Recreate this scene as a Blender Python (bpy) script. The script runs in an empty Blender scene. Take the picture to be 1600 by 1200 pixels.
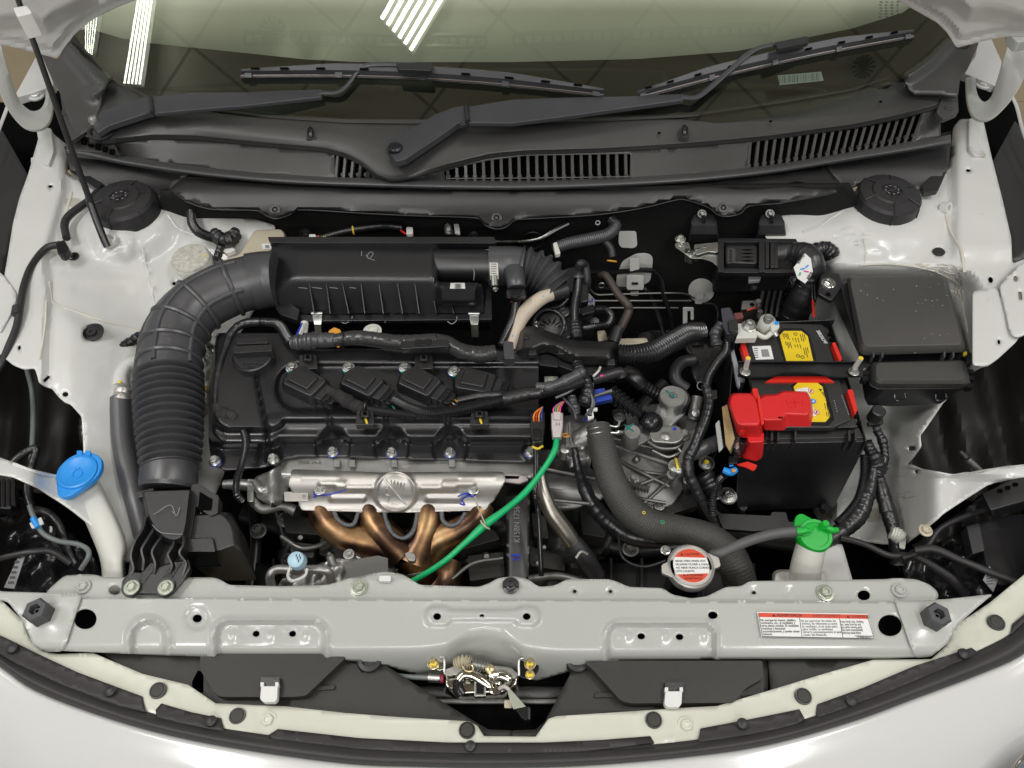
import bpy, bmesh, math, random
import numpy as np
from mathutils import Vector, Matrix, noise
from mathutils.geometry import delaunay_2d_cdt
random.seed(7)
SC = bpy.context.scene
COL = SC.collection
# ---------------------------------------------------------------- camera
PITCH = math.radians(53); FPX = 1209.0
CAMZ = 1.0
cam_d = bpy.data.cameras.new('camera'); cam = bpy.data.objects.new('camera', cam_d); COL.objects.link(cam)
cam.location = (0, 0, CAMZ); cam.rotation_euler = (math.pi/2-PITCH, 0, 0)
cam_d.sensor_width = 36; cam_d.lens = 36*FPX/1600; cam_d.clip_start = .02; cam_d.clip_end = 100
SC.camera = cam
FW = Vector((0, math.cos(PITCH), -math.sin(PITCH))); UP = Vector((0, math.sin(PITCH), math.cos(PITCH))); RT = Vector((1, 0, 0))
CL = Vector((0, 0, CAMZ))
# ---------------------------------------------------------------- world, lamps, exposure
w = bpy.data.worlds.new("World"); SC.world = w; w.use_nodes = True
bg = w.node_tree.nodes['Background']; bg.inputs[0].default_value = (.97, .985, 1.0, 1); bg.inputs[1].default_value = .40
SC.view_settings.view_transform = 'Standard'; SC.view_settings.look = 'None'
SC.view_settings.exposure = -0.52; SC.view_settings.gamma = 1
ZC = 2.9      # showroom ceiling height above the bay
def area(name, loc, sx, sy, power, col=(1, .99, .97), aim=None):
    l = bpy.data.lights.new(name, 'AREA'); l.shape = 'RECTANGLE'; l.size = sx; l.size_y = sy; l.energy = power; l.color = col
    o = bpy.data.objects.new(name, l); COL.objects.link(o); o.location = loc
    d = (Vector(aim) - Vector(loc)) if aim else Vector((0, 0, -1))
    o.rotation_euler = d.to_track_quat('-Z', 'Y').to_euler()
    return o
area('ceiling_or_fill_lamp', (-1.5, .2, ZC-.08), .4, 1.5, 52)
area('ceiling_or_fill_lamp', (1.4, .2, ZC-.08), .4, 1.5, 46)
area('ceiling_or_fill_lamp', (0, -1.6, ZC-.08), 1.6, .4, 48)

area('ceiling_or_fill_lamp', (0, 2.7, ZC-.08), 3.2, .5, 10)  # added unseen lamp, gives sheen on top of the black plastics
area('ceiling_or_fill_lamp', (-.6, -3.4, ZC-.1), 2.4, .5, 70)  # added unseen fill lamp in front, brightens the hood underside
area('ceiling_or_fill_lamp', (-3.2, .9, ZC-.08), .35, 1.3, 30)
area('ceiling_or_fill_lamp', (3.2, .9, ZC-.08), .35, 1.3, 30)
# ---------------------------------------------------------------- pixel <-> world
def ray(x, y): return FW + RT*((x-800)/FPX) - UP*((y-600)/FPX)
def P(x, y, z):
    d = ray(x, y); return CL + d*((z-CAMZ)/d.z)
def S(x, y, z):
    d = ray(x, y); return ((z-CAMZ)/d.z)/FPX
WSP = None
def PL(x, y, q, n, off=0.0):
    d = ray(x, y); return CL + d*(((q+n*off)-CL).dot(n)/d.dot(n))
# ---------------------------------------------------------------- materials
def mat(name, col, rough=.5, metal=0, bump=None, var=None, coat=0, rvar=None, emis=None, spec=.5, ani=0, speck=None, sss=0):
    m = bpy.data.materials.new(name); m.use_nodes = True; nt = m.node_tree; N = nt.nodes; L = nt.links
    b = N['Principled BSDF']; b.inputs['Base Color'].default_value = (*col, 1); b.inputs['Roughness'].default_value = rough
    b.inputs['Metallic'].default_value = metal; b.inputs['Specular IOR Level'].default_value = spec
    if coat: b.inputs['Coat Weight'].default_value = coat; b.inputs['Coat Roughness'].default_value = .08
    if sss: b.inputs['Subsurface Weight'].default_value = sss; b.inputs['Subsurface Radius'].default_value = (.02, .02, .02)
    tc = N.new('ShaderNodeTexCoord')
    def nz(scale, det=4, stretch=None):
        t = N.new('ShaderNodeTexNoise'); t.inputs['Scale'].default_value = scale; t.inputs['Detail'].default_value = det
        if stretch:
            mp = N.new('ShaderNodeMapping'); mp.inputs['Scale'].default_value = stretch
            L.new(tc.outputs['Object'], mp.inputs[0]); L.new(mp.outputs[0], t.inputs['Vector'])
        else: L.new(tc.outputs['Object'], t.inputs['Vector'])
        return t.outputs['Fac']
    cur = None
    if var:
        f = nz(var[0], 5); r = N.new('ShaderNodeMapRange'); r.inputs[1].default_value = .3; r.inputs[2].default_value = .7
        r.inputs[3].default_value = 1-var[1]; r.inputs[4].default_value = 1+var[1]; L.new(f, r.inputs[0])
        mx = N.new('ShaderNodeVectorMath'); mx.operation = 'SCALE'; mx.inputs[0].default_value = col; L.new(r.outputs[0], mx.inputs['Scale'])
        cur = mx.outputs[0]
    if speck:   # dust specks / stains: (scale, threshold, colour)
        f = nz(speck[0], 2); r = N.new('ShaderNodeMapRange'); r.inputs[1].default_value = speck[1]; r.inputs[2].default_value = speck[1]+.04
        L.new(f, r.inputs[0])
        mx = N.new('ShaderNodeMix'); mx.data_type = 'RGBA'; L.new(r.outputs[0], mx.inputs['Factor'])
        if cur: L.new(cur, mx.inputs[6])
        else: mx.inputs[6].default_value = (*col, 1)
        mx.inputs[7].default_value = (*speck[2], 1); cur = mx.outputs[2]
    if cur: L.new(cur, b.inputs['Base Color'])
    if rvar:
        f = nz(rvar[0], 3, rvar[2] if len(rvar) > 2 else None); r = N.new('ShaderNodeMapRange'); r.inputs[1].default_value = .3; r.inputs[2].default_value = .7
        r.inputs[3].default_value = max(.02, rough-rvar[1]); r.inputs[4].default_value = rough+rvar[1]
        L.new(f, r.inputs[0]); L.new(r.outputs[0], b.inputs['Roughness'])
    if bump:
        f = nz(bump[0], 3, bump[2] if len(bump) > 2 else None); bp = N.new('ShaderNodeBump'); bp.inputs['Strength'].default_value = bump[1]
        bp.inputs['Distance'].default_value = .001; L.new(f, bp.inputs['Height']); L.new(bp.outputs[0], b.inputs['Normal'])
    if emis: b.inputs['Emission Color'].default_value = (*col, 1); b.inputs['Emission Strength'].default_value = emis
    return m
M = dict(
 paint=mat('bay_paint', (.47, .48, .455), .22, bump=(14, .25), var=(3, .03), coat=.35),
 primer=mat('inner_panel_paint', (.66, .665, .645), .28, bump=(30, .35), var=(5, .05), coat=.3, speck=(9, .69, (.46, .44, .38))),
 cream=mat('flange_paint', (.66, .665, .575), .30, bump=(20, .15), var=(4, .03), coat=.2),
 white=mat('body_white', (.64, .64, .635), .16, coat=.5, var=(2, .01)),
 seal=mat('seam_sealer', (.62, .60, .52), .6, bump=(60, .6), var=(20, .1)),
 plastic=mat('black_plastic', (.010, .010, .012), .34, spec=.95, bump=(900, .25), var=(12, .15), rvar=(9, .06)),
 plasticm=mat('matt_black_plastic', (.014, .0135, .014), .40, spec=.95, bump=(1100, .35), var=(9, .15), rvar=(7, .06), speck=(160, .80, (.25, .25, .24))),
 cowl=mat('cowl_plastic', (.056, .055, .055), .38, spec=.9, bump=(900, .25), var=(6, .18), rvar=(8, .08)),
 guide=mat('air_guide_plastic', (.030, .029, .026), .46, bump=(1200, .3), var=(8, .1)),
 gloss=mat('gloss_black', (.012, .012, .014), .2, bump=(350, .06), rvar=(12, .08)),
 cover=mat('cam_cover_black', (.009, .009, .011), .32, spec=.9, bump=(500, .18), rvar=(15, .06)),
 rubber=mat('rubber', (.026, .025, .027), .42, bump=(500, .3), var=(20, .2), rvar=(12, .08)),
 hose=mat('hose_rubber', (.055, .055, .060), .38, spec=.9, bump=(400, .2), var=(25, .15)),
 tape=mat('tape', (.012, .012, .014), .36, spec=.8, bump=(110, .45, (1, 1, 1)), var=(30, .3), rvar=(30, .08)),
 cloth=mat('cloth_tape', (.03, .027, .026), .85, bump=(700, 1.0), var=(60, .5)),
 conduit=mat('conduit', (.012, .012, .014), .26, spec=1.0),
 wiper=mat('wiper_grey', (.058, .059, .066), .38, bump=(1200, .2), var=(20, .08)),
 alu=mat('cast_alloy', (.42, .42, .41), .42, .85, bump=(260, .15), var=(25, .08), rvar=(20, .1)),
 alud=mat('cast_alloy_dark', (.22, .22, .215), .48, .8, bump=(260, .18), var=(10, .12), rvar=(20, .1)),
 steel=mat('steel', (.62, .62, .60), .28, 1, bump=(120, .2), rvar=(40, .08)),
 zinc=mat('zinc_plate', (.55, .56, .54), .34, 1, rvar=(60, .06)),
 zincg=mat('zinc_green', (.50, .53, .45), .38, .7),
 shield=mat('heat_shield_metal', (.58, .56, .53), .46, .85, bump=(120, .12, (1, 18, 1)), rvar=(14, .1, (1, 12, 1)), var=(8, .05)),
 chrome=mat('latch_chrome', (.55, .54, .48), .12, 1, bump=(90, .5), var=(30, .25)),
 yzinc=mat('yellow_zinc', (.62, .52, .30), .3, .9, var=(50, .2)),
 red=mat('red_plastic', (.66, .018, .02), .38, bump=(700, .15), var=(20, .05)),
 redb=mat('battery_red', (.72, .03, .02), .3),
 green=mat('green_plastic', (.01, .42, .045), .35, bump=(600, .2), var=(30, .06)),
 greenc=mat('green_sleeve', (.0, .42, .14), .35, bump=(300, .3), var=(40, .08)),
 blue=mat('blue_cap_plastic', (.025, .30, .82), .35, bump=(600, .15)),
 bluec=mat('blue_connector', (.03, .07, .42), .4),
 yellow=mat('yellow_label', (.80, .58, .02), .4),
 ypaint=mat('yellow_paint_mark', (.80, .60, .04), .5),
 orange=mat('orange_plastic', (.72, .33, .04), .45),
 milky=mat('milky_plastic', (.66, .66, .61), .38, sss=.3, var=(6, .04)),
 beige=mat('beige_plastic', (.52, .47, .36), .45, var=(10, .05)),
 whitep=mat('white_plastic', (.72, .72, .70), .4, bump=(300, .1)),
 cap=mat('speckled_cap', (.50, .49, .44), .6, bump=(160, 1.0), var=(150, .25)),
 paper=mat('label_paper', (.80, .80, .79), .4),
 ink=mat('ink_black', (.02, .02, .02), .5),
 inkg=mat('ink_grey', (.25, .25, .26), .5),
 redl=mat('label_red', (.68, .07, .03), .35),
 inkblue=mat('paint_mark_blue', (.02, .05, .50), .4),
 inkteal=mat('paint_mark_teal', (.01, .16, .14), .4),
 pink=mat('pink_paint_mark', (.8, .06, .4), .4),
 void=mat('void_shade', (.003, .003, .003), .9, spec=.05),  # near-black colour stands in for shade in holes, gaps and cavities
 sound=mat('sound_insulation', (.009, .009, .009), .75, bump=(300, .6), spec=.3),
 liner=mat('wheel_liner', (.028, .027, .026), .6, bump=(600, .3), var=(8, .2), speck=(170, .79, (.2, .2, .2))),
 ptext=mat('raised_white_print', (.75, .75, .75), .5),
 greyrub=mat('grey_tube', (.16, .18, .18), .4),
 pinkc=mat('grey_pink_connector', (.55, .50, .50), .4),
 kraft=mat('kraft_terminal', (.36, .27, .13), .6, var=(60, .2)),
 lightblue=mat('light_blue_cap', (.42, .62, .74), .35),
 brown=mat('brown_hose', (.06, .045, .038), .5, bump=(200, .3)),
)
# heat-tinted manifold
m = mat('manifold_bronze', (.30, .17, .08), .36, 1, bump=(60, .2), rvar=(14, .1)); nt = m.node_tree
t = nt.nodes.new('ShaderNodeTexNoise'); t.inputs['Scale'].default_value = 15; t.inputs['Detail'].default_value = 8
tc = nt.nodes.new('ShaderNodeTexCoord'); nt.links.new(tc.outputs['Object'], t.inputs['Vector'])
cr = nt.nodes.new('ShaderNodeValToRGB'); nt.links.new(t.outputs['Fac'], cr.inputs[0])
e = cr.color_ramp.elements; e[0].position = .32; e[0].color = (.045, .028, .022, 1); e[1].position = .68; e[1].color = (.56, .41, .23, 1)
x = e.new(.45); x.color = (.13, .075, .05, 1); x = e.new(.55); x.color = (.34, .20, .10, 1)
nt.links.new(cr.outputs[0], nt.nodes['Principled BSDF'].inputs['Base Color']); M['bronze'] = m
# glass
m = bpy.data.materials.new('windscreen_glass'); m.use_nodes = True; nt = m.node_tree; nt.nodes.clear()
out = nt.nodes.new('ShaderNodeOutputMaterial'); mix = nt.nodes.new('ShaderNodeMixShader'); tr = nt.nodes.new('ShaderNodeBsdfTransparent')
gl = nt.nodes.new('ShaderNodeBsdfGlossy'); fr = nt.nodes.new('ShaderNodeFresnel'); fr.inputs[0].default_value = 2.1
tr.inputs[0].default_value = (.76, .80, .74, 1); gl.inputs['Roughness'].default_value = 0.0; gl.inputs[0].default_value = (.95, 1, .90, 1)
nt.links.new(fr.outputs[0], mix.inputs[0]); nt.links.new(tr.outputs[0], mix.inputs[1]); nt.links.new(gl.outputs[0], mix.inputs[2]); nt.links.new(mix.outputs[0], out.inputs[0])
M['glass'] = m
# ---------------------------------------------------------------- objects
ORG = {}
def link(o, parent=None):
    COL.objects.link(o)
    if parent is not None:
        o.parent = parent; ORG[o.name] = ORG[parent.name]
    return o
def thing(name, label, cat, at=None, group=None):
    o = bpy.data.objects.new(name, None); COL.objects.link(o); o.empty_display_size = .02
    o.location = at if at is not None else (0, 0, 0); ORG[o.name] = Vector(o.location)
    o['label'] = label; o['category'] = cat
    if group: o['group'] = group
    return o
def join(geos):
    V = []; F = []
    for v, f in geos:
        k = len(V); V += [Vector(a) for a in v]; F += [tuple(i+k for i in g) for g in f]
    return V, F
def mk(name, geo, m, parent=None, bevel=0, seg=2, solid=0, sharp=40, closed=True, sub=0, label=None, cat=None, group=None, kind=None, soff=-1):
    if isinstance(geo, list): geo = join(geo)
    V, F = geo
    if parent is not None: o0 = ORG[parent.name]
    else:
        xs = [v.x for v in V]; ys = [v.y for v in V]; zs = [v.z for v in V]
        o0 = Vector(((min(xs)+max(xs))/2, (min(ys)+max(ys))/2, min(zs)))
    me = bpy.data.meshes.new(name); me.from_pydata([v-o0 for v in V], [], F); me.validate()
    bm = bmesh.new(); bm.from_mesh(me)
    if closed: bmesh.ops.recalc_face_normals(bm, faces=bm.faces)
    else:
        s = sum((f.normal*f.calc_area() for f in bm.faces), Vector())
        tocam = (CL - o0)
        if s.dot(tocam) < 0: bmesh.ops.reverse_faces(bm, faces=bm.faces)
    bm.to_mesh(me); bm.free()
    me.polygons.foreach_set('use_smooth', [True]*len(me.polygons))
    if not bevel: me.set_sharp_from_angle(angle=math.radians(sharp))
    me.materials.append(m if not isinstance(m, str) else M[m])
    o = bpy.data.objects.new(name, me); link(o, parent)
    if parent is None: o.location = o0; ORG[o.name] = o0
    if sub:
        s = o.modifiers.new('s', 'SUBSURF'); s.levels = sub; s.render_levels = sub
    if solid:
        s = o.modifiers.new('t', 'SOLIDIFY'); s.thickness = solid; s.offset = soff
    if bevel:
        b = o.modifiers.new('b', 'BEVEL'); b.width = bevel; b.segments = seg; b.limit_method = 'ANGLE'; b.angle_limit = math.radians(32); b.harden_normals = True
    if label: o['label'] = label
    if cat: o['category'] = cat
    if group: o['group'] = group
    if kind: o['kind'] = kind
    return o
def seti(o, label, cat, group=None):
    o['label'] = label; o['category'] = cat
    if group: o['group'] = group
# ---------------------------------------------------------------- 2-D helpers
def rnd(pts, r, n=4):
    out = []; k = len(pts)
    for i in range(k):
        p = Vector(pts[i]); a = Vector(pts[i-1]); b = Vector(pts[(i+1) % k])
        ri = r[i] if isinstance(r, (list, tuple)) else r
        if ri <= 0: out.append(tuple(p)); continue
        da = a-p; db = b-p
        pa = p + da.normalized()*min(ri, da.length*.48); pb = p + db.normalized()*min(ri, db.length*.48)
        for j in range(n+1):
            t = j/n; out.append(tuple(pa*(1-t)**2 + p*2*t*(1-t) + pb*t*t))
    return out
def rect(x0, y0, x1, y1, r=0, n=4):
    p = [(x0, y0), (x1, y0), (x1, y1), (x0, y1)]
    return rnd(p, r, n) if r else p
def circ(x, y, rx, ry=None, n=20, a0=0):
    ry = ry or rx
    return [(x+rx*math.cos(a0+2*math.pi*i/n), y+ry*math.sin(a0+2*math.pi*i/n)) for i in range(n)]
def crom(pts, n):
    """Catmull-Rom through equal-length tuples, n samples per span"""
    pts = [np.array(p, float) for p in pts]; out = []
    if len(pts) == 2: return [tuple(pts[0]+(pts[1]-pts[0])*i/n) for i in range(n+1)]
    e = [2*pts[0]-pts[1]] + pts + [2*pts[-1]-pts[-2]]
    for i in range(1, len(e)-2):
        p0, p1, p2, p3 = e[i-1:i+3]
        for j in range(n):
            t = j/n
            out.append(tuple(.5*((2*p1)+(p2-p0)*t+(2*p0-5*p1+4*p2-p3)*t*t+(3*p1-p0-3*p2+p3)*t**3)))
    out.append(tuple(e[-2])); return out
def resamp(pts, n):
    a = np.array(pts, float); d = np.r_[0, np.cumsum(np.linalg.norm(np.diff(a[:, :2], axis=0), axis=1))]
    s = np.linspace(0, d[-1], n); return [tuple(np.interp(v, d, a[:, k]) for k in range(a.shape[1])) for v in s]
def sst(a, b, x):
    t = min(1, max(0, (x-a)/(b-a))); return t*t*(3-2*t)
def sdb(x, y, cx, cy, hw, hh, r=0):
    dx = abs(x-cx)-hw+r; dy = abs(y-cy)-hh+r
    return math.hypot(max(dx, 0), max(dy, 0))+min(max(dx, dy), 0)-r
def sdpoly(x, y, poly):
    d = 1e9; ins = False; k = len(poly)
    for i in range(k):
        ax, ay = poly[i-1][:2]; bx, by = poly[i][:2]
        ex, ey = bx-ax, by-ay; t = max(0, min(1, ((x-ax)*ex+(y-ay)*ey)/(ex*ex+ey*ey+1e-9)))
        d = min(d, math.hypot(x-ax-ex*t, y-ay-ey*t))
        if (ay > y) != (by > y) and x < (bx-ax)*(y-ay)/(by-ay)+ax: ins = not ins
    return -d if ins else d
def emb(sd, h, w): return h*sst(w, -w, sd)
# ---------------------------------------------------------------- geometry (world space verts, faces)
def rering(r, n=32):
    a = np.array([list(p) for p in r]+[list(r[0])]); d = np.r_[0, np.cumsum(np.linalg.norm(np.diff(a, axis=0), axis=1))]
    return [Vector([float(np.interp(v, d, a[:, c])) for c in range(3)]) for v in np.linspace(0, d[-1], n+1)[:-1]]
def loft(rings, cap=True, close=True):
    if close and len({len(r) for r in rings}) > 1: rings = [rering(r) for r in rings]
    n = len(rings[0]); V = [Vector(p) for r in rings for p in r]; F = []
    for i in range(len(rings)-1):
        for j in range(n if close else n-1):
            a = i*n+j; b = i*n+(j+1) % n; F.append((a, b, b+n, a+n))
    if cap: F.append(tuple(range(n-1, -1, -1))); F.append(tuple(range((len(rings)-1)*n, len(rings)*n)))
    return V, F
def prism(o, z, h, dz=None):
    """outline in px at height z (or per-vertex z), straight walls down by h"""
    top = [P(p[0], p[1], p[2] if len(p) > 2 else z) for p in o]
    return loft([[Vector((t.x, t.y, t.z-h)) for t in top], top])
def ploft(levels):
    """levels: (outline px, z, [xy scale]) from bottom to top; straight through world"""
    return loft([[P(p[0], p[1], p[2] if len(p) > 2 else z) for p in o] for o, z in levels])
def box(c, s, rot=None):
    v = [Vector((sx*s[0]/2, sy*s[1]/2, sz*s[2]/2)) for sz in (-1, 1) for sy in (-1, 1) for sx in (-1, 1)]
    if rot is not None: v = [rot @ a for a in v]
    return [a+Vector(c) for a in v], [(0, 2, 3, 1), (4, 5, 7, 6), (0, 1, 5, 4), (2, 6, 7, 3), (0, 4, 6, 2), (1, 3, 7, 5)]
def tube3(pts, rad, n=14, flat=1.0, cap=True, roll=None):
    R = []; prev = None; k = len(pts)
    for i, p in enumerate(pts):
        t = (pts[min(i+1, k-1)]-pts[max(i-1, 0)]).normalized()
        if prev is None:
            u = Vector((0, 0, 1)) if abs(t.z) < .9 else Vector((0, 1, 0)); u = (u-t*u.dot(t)).normalized()
        else: u = (prev-t*prev.dot(t)).normalized()
        prev = u; v = t.cross(u); r = rad[i] if isinstance(rad, (list, tuple)) else rad
        R.append([p+(u*math.cos(a)*flat+v*math.sin(a))*r for a in (2*math.pi*j/n for j in range(n))])
    return loft(R, cap)
def path(pts, n=8):
    """px path (x,y,z,r) -> world points, radii in metres, smooth"""
    w_ = [(*P(p[0], p[1], p[2]), p[3]*S(p[0], p[1], p[2])) for p in pts]
    c = crom(w_, n); return [Vector(a[:3]) for a in c], [a[3] for a in c]
def tube(pts, n=12, k=8, flat=1.0, wob=0):
    q, r = path(pts, k)
    if wob: r = [a*(1+wob*noise.noise(Vector(b)*70)) for a, b in zip(r, q)]
    return tube3(q, r, n, flat)
def ribbed(pts, pitch, amp=.1, n=14, flat=1.0, sq=False, sub=6):
    """corrugated hose; pitch in metres"""
    q, r = path(pts, 24)
    a = np.array([list(v) for v in q]); d = np.r_[0, np.cumsum(np.linalg.norm(np.diff(a, axis=0), axis=1))]
    N = max(4, int(d[-1]/pitch)); s = np.linspace(0, d[-1], N*sub+1)
    Q = [Vector([np.interp(v, d, a[:, c]) for c in range(3)]) for v in s]; rr = np.interp(s, d, r)
    out = []
    for i, v in enumerate(rr):
        c = math.cos(2*math.pi*i/sub)
        if sq: c = max(-1, min(1, c*2.2))
        out.append(float(v)*(1+amp*c))
    return tube3(Q, out, n, flat)
def taped(pts, n=12, amp=.10, seed=0, k=14):
    q, r = path(pts, k); R = []
    for i, (a, b) in enumerate(zip(q, r)):
        R.append(b*(1+amp*noise.noise(Vector((a.x*90+seed, a.y*90, a.z*90)))+amp*.5*(1 if (i % 5 == 0) else 0)))
    return tube3(q, R, n)
def axisrot(ax):
    return Vector((0, 0, 1)).rotation_difference(Vector(ax).normalized()).to_matrix()
def lathe(c, prof, ax=(0, 0, 1), n=28):
    R = axisrot(ax); c = Vector(c)
    return loft([[c+R @ Vector((r*math.cos(2*math.pi*j/n), r*math.sin(2*math.pi*j/n), h)) for j in range(n)] for r, h in prof])
def cyl(c, r, h, ax=(0, 0, 1), n=20): return lathe(c, [(r, 0), (r, h)], ax, n)
def hexb(c, r, ax=(0, 0, 1), h=None, washer=1.45, recess=True, n=6):
    """hex flange bolt"""
    h = h or r*.8; g = []
    if washer: g.append(lathe(c, [(r*washer, -r*.1), (r*washer, r*.18), (r*washer*.9, r*.25)], ax, 20))
    R = axisrot(ax); c = Vector(c)
    def ring(rr, z): return [c+R @ Vector((rr*math.cos(math.pi/3*j+.3), rr*math.sin(math.pi/3*j+.3), z)) for j in range(6)]
    L = [ring(r, r*.2), ring(r, r*.2+h*.8), ring(r*.84, r*.2+h)]
    if recess: L += [ring(r*.6, r*.2+h), ring(r*.5, r*.2+h*.6)]
    g.append(loft(L)); return join(g)
def torus(c, R0, r, ax=(0, 0, 1), n=28, m=8):
    R = axisrot(ax); V = []; F = []
    for i in range(n):
        a = 2*math.pi*i/n
        for j in range(m):
            b = 2*math.pi*j/m
            V.append(Vector(c)+R @ Vector(((R0+r*math.cos(b))*math.cos(a), (R0+r*math.cos(b))*math.sin(a), r*math.sin(b))))
    for i in range(n):
        for j in range(m):
            F.append((i*m+j, ((i+1) % n)*m+j, ((i+1) % n)*m+(j+1) % m, i*m+(j+1) % m))
    return V, F
def ribbon(lines, n=60, k=4, smooth=True):
    """surface through polylines given in px (x,y,z)"""
    L = [resamp(crom(l, 8) if smooth and len(l) > 2 else l, n) for l in lines]
    if k > 1 and len(L) > 2:
        cols = [crom([l[i] for l in L], k) for i in range(n)]; rows = list(zip(*cols))
    elif k > 1: rows = [[tuple(a+(b-a)*t/k for a, b in zip(p, q)) for p, q in zip(L[0], L[1])] for t in range(k+1)]
    else: rows = L
    return loft([[P(*p[:3]) for p in r] for r in rows], cap=False, close=False)
def inpoly(X, Y, poly):
    ins = np.zeros(len(X), bool); k = len(poly)
    for i in range(k):
        ax, ay = poly[i-1][:2]; bx, by = poly[i][:2]
        if ay == by: continue
        c = ((ay > Y) != (by > Y)) & (X < (bx-ax)*(Y-ay)/(by-ay)+ax); ins ^= c
    return ins
def dens(poly, step):
    out = []; k = len(poly)
    for i in range(k):
        a = np.array(poly[i][:2], float); b = np.array(poly[(i+1) % k][:2], float)
        m_ = max(1, int(np.linalg.norm(b-a)/step))
        for j in range(m_): out.append(tuple(a+(b-a)*j/m_))
    return out
def sheet(outline, holes, zf, step=6, proj=None):
    """sheet metal traced in px with a height function z=zf(x,y); holes are real"""
    loops = [dens(outline, step)] + [dens(h, step*.7) for h in holes]
    V2 = []; E = []
    for lp in loops:
        k = len(V2); V2 += lp; E += [(k+i, k+(i+1) % len(lp)) for i in range(len(lp))]
    B = np.array(V2); x0, y0 = B[:len(loops[0])].min(0); x1, y1 = B[:len(loops[0])].max(0)
    gx, gy = np.meshgrid(np.arange(x0+step/2, x1, step), np.arange(y0+step/2, y1, step)); gx = gx.ravel(); gy = gy.ravel()
    ok = inpoly(gx, gy, outline)
    for h in holes: ok &= ~inpoly(gx, gy, h)
    gx = gx[ok]; gy = gy[ok]
    dm = np.full(len(gx), 1e9)
    for bx, by in B: dm = np.minimum(dm, (gx-bx)**2+(gy-by)**2)
    ok = dm > (step*.45)**2
    V2 += list(zip(gx[ok], gy[ok]))
    vs, es, fs, *_ = delaunay_2d_cdt([Vector(v) for v in V2], E, [], 0, 1e-4)
    vs = [(v.x, v.y) for v in vs]; F = [tuple(f) for f in fs]
    A = np.array(vs); C = np.array([A[list(f)].mean(0) for f in F])
    ok = inpoly(C[:, 0], C[:, 1], outline)
    for h in holes: ok &= ~inpoly(C[:, 0], C[:, 1], h)
    F = [f for f, o in zip(F, ok) if o]
    if proj: V = [proj(x, y) for x, y in vs]
    else: V = [P(x, y, zf(x, y)) for x, y in vs]
    return V, F
FONT = None
def text(s, x, y, z, size, m, parent, rot=0, normal=None, name='lettering', depth=.0003, align='LEFT', up=None, ex=1.0, q=None, sx=1.0):
    """flat lettering; size in metres; lies on plane with given normal"""
    c = bpy.data.curves.new('t', 'FONT'); c.body = s; c.size = size; c.extrude = depth; c.align_x = align; c.align_y = 'CENTER'
    o = bpy.data.objects.new('t', c); COL.objects.link(o); dg = bpy.context.evaluated_depsgraph_get()
    me = bpy.data.meshes.new_from_object(o.evaluated_get(dg)); bpy.data.objects.remove(o)
    q = q if q is not None else P(x, y, z)
    Rm = Matrix.Rotation(math.radians(rot), 3, 'Z')
    if normal is not None:
        nn = Vector(normal).normalized(); R1 = axisrot(nn); Rm = R1 @ Rm
    T = [q+Rm @ Vector((v.co.x*sx, v.co.y*ex, v.co.z))-ORG[parent.name] for v in me.vertices]
    for v, t_ in zip(me.vertices, T): v.co = t_
    me.materials.clear(); me.materials.append(M[m] if isinstance(m, str) else m)
    o = bpy.data.objects.new(name, me); link(o, parent); return o
def stroke(pts, r, m, parent, name='paint_mark', k=6):
    """thin brushed mark lying on a surface, px points (x,y,z)"""
    q, rr = path([(a, b, c, r) for a, b, c in pts], k)
    return mk(name, tube3(q, rr, 6, .3), m, parent)
def bolt(x, y, z, r, m, parent, name='bolt', ax=(0, 0, 1), **k):
    return mk(name, hexb(P(x, y, z), r*S(x, y, z), ax, **k), m, parent, sharp=25)
# ================================================================ showroom: floor, ceiling
FZ = -.95
mf = mat('floor_tiles', (.46, .36, .22), .35, var=(2, .08)); M['floor'] = mf
fl = mk('floor', box((0, 1.5, FZ-.05), (14, 14, .1)), 'floor', kind='structure')
tm = None
for i in range(8):
    for j in range(7):
        c = Vector((-2.1+i*.6, -.3+j*.6, FZ+.001))
        if tm is None: t0 = mk('tile', box(c, (.594, .594, .010)), 'floor', fl, bevel=.002, seg=1); tm = t0
        else:
            t1 = t0.copy(); COL.objects.link(t1); t1.parent = fl; t1.location = c-Vector((-2.1, -.3, FZ+.001)); ORG[t1.name] = ORG[fl.name]
mc = mat('ceiling_panels', (.62, .60, .55), .9)
nt = mc.node_tree; tc = nt.nodes.new('ShaderNodeTexCoord'); mp = nt.nodes.new('ShaderNodeMapping'); mp.inputs['Rotation'].default_value = (0, 0, math.radians(40)); mp.inputs['Scale'].default_value = (1.1, 1.1, 1.1)
br = nt.nodes.new('ShaderNodeTexBrick'); br.offset = 0; br.inputs['Color1'].default_value = (.60, .58, .52, 1); br.inputs['Color2'].default_value = (.58, .56, .50, 1); br.inputs['Mortar'].default_value = (.24, .23, .20, 1)
br.inputs['Scale'].default_value = 1.0; br.inputs['Mortar Size'].default_value = .011; br.inputs['Brick Width'].default_value = .62; br.inputs['Row Height'].default_value = .62; br.inputs['Mortar Smooth'].default_value = .3
nt.links.new(tc.outputs['Object'], mp.inputs[0]); nt.links.new(mp.outputs[0], br.inputs[0]); nt.links.new(br.outputs[0], nt.nodes['Principled BSDF'].inputs['Base Color'])
M['ceiling'] = mc
mk('ceiling', box((0, 1.0, ZC+.05), (9, 8, .1)), 'ceiling', kind='structure')
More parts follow.
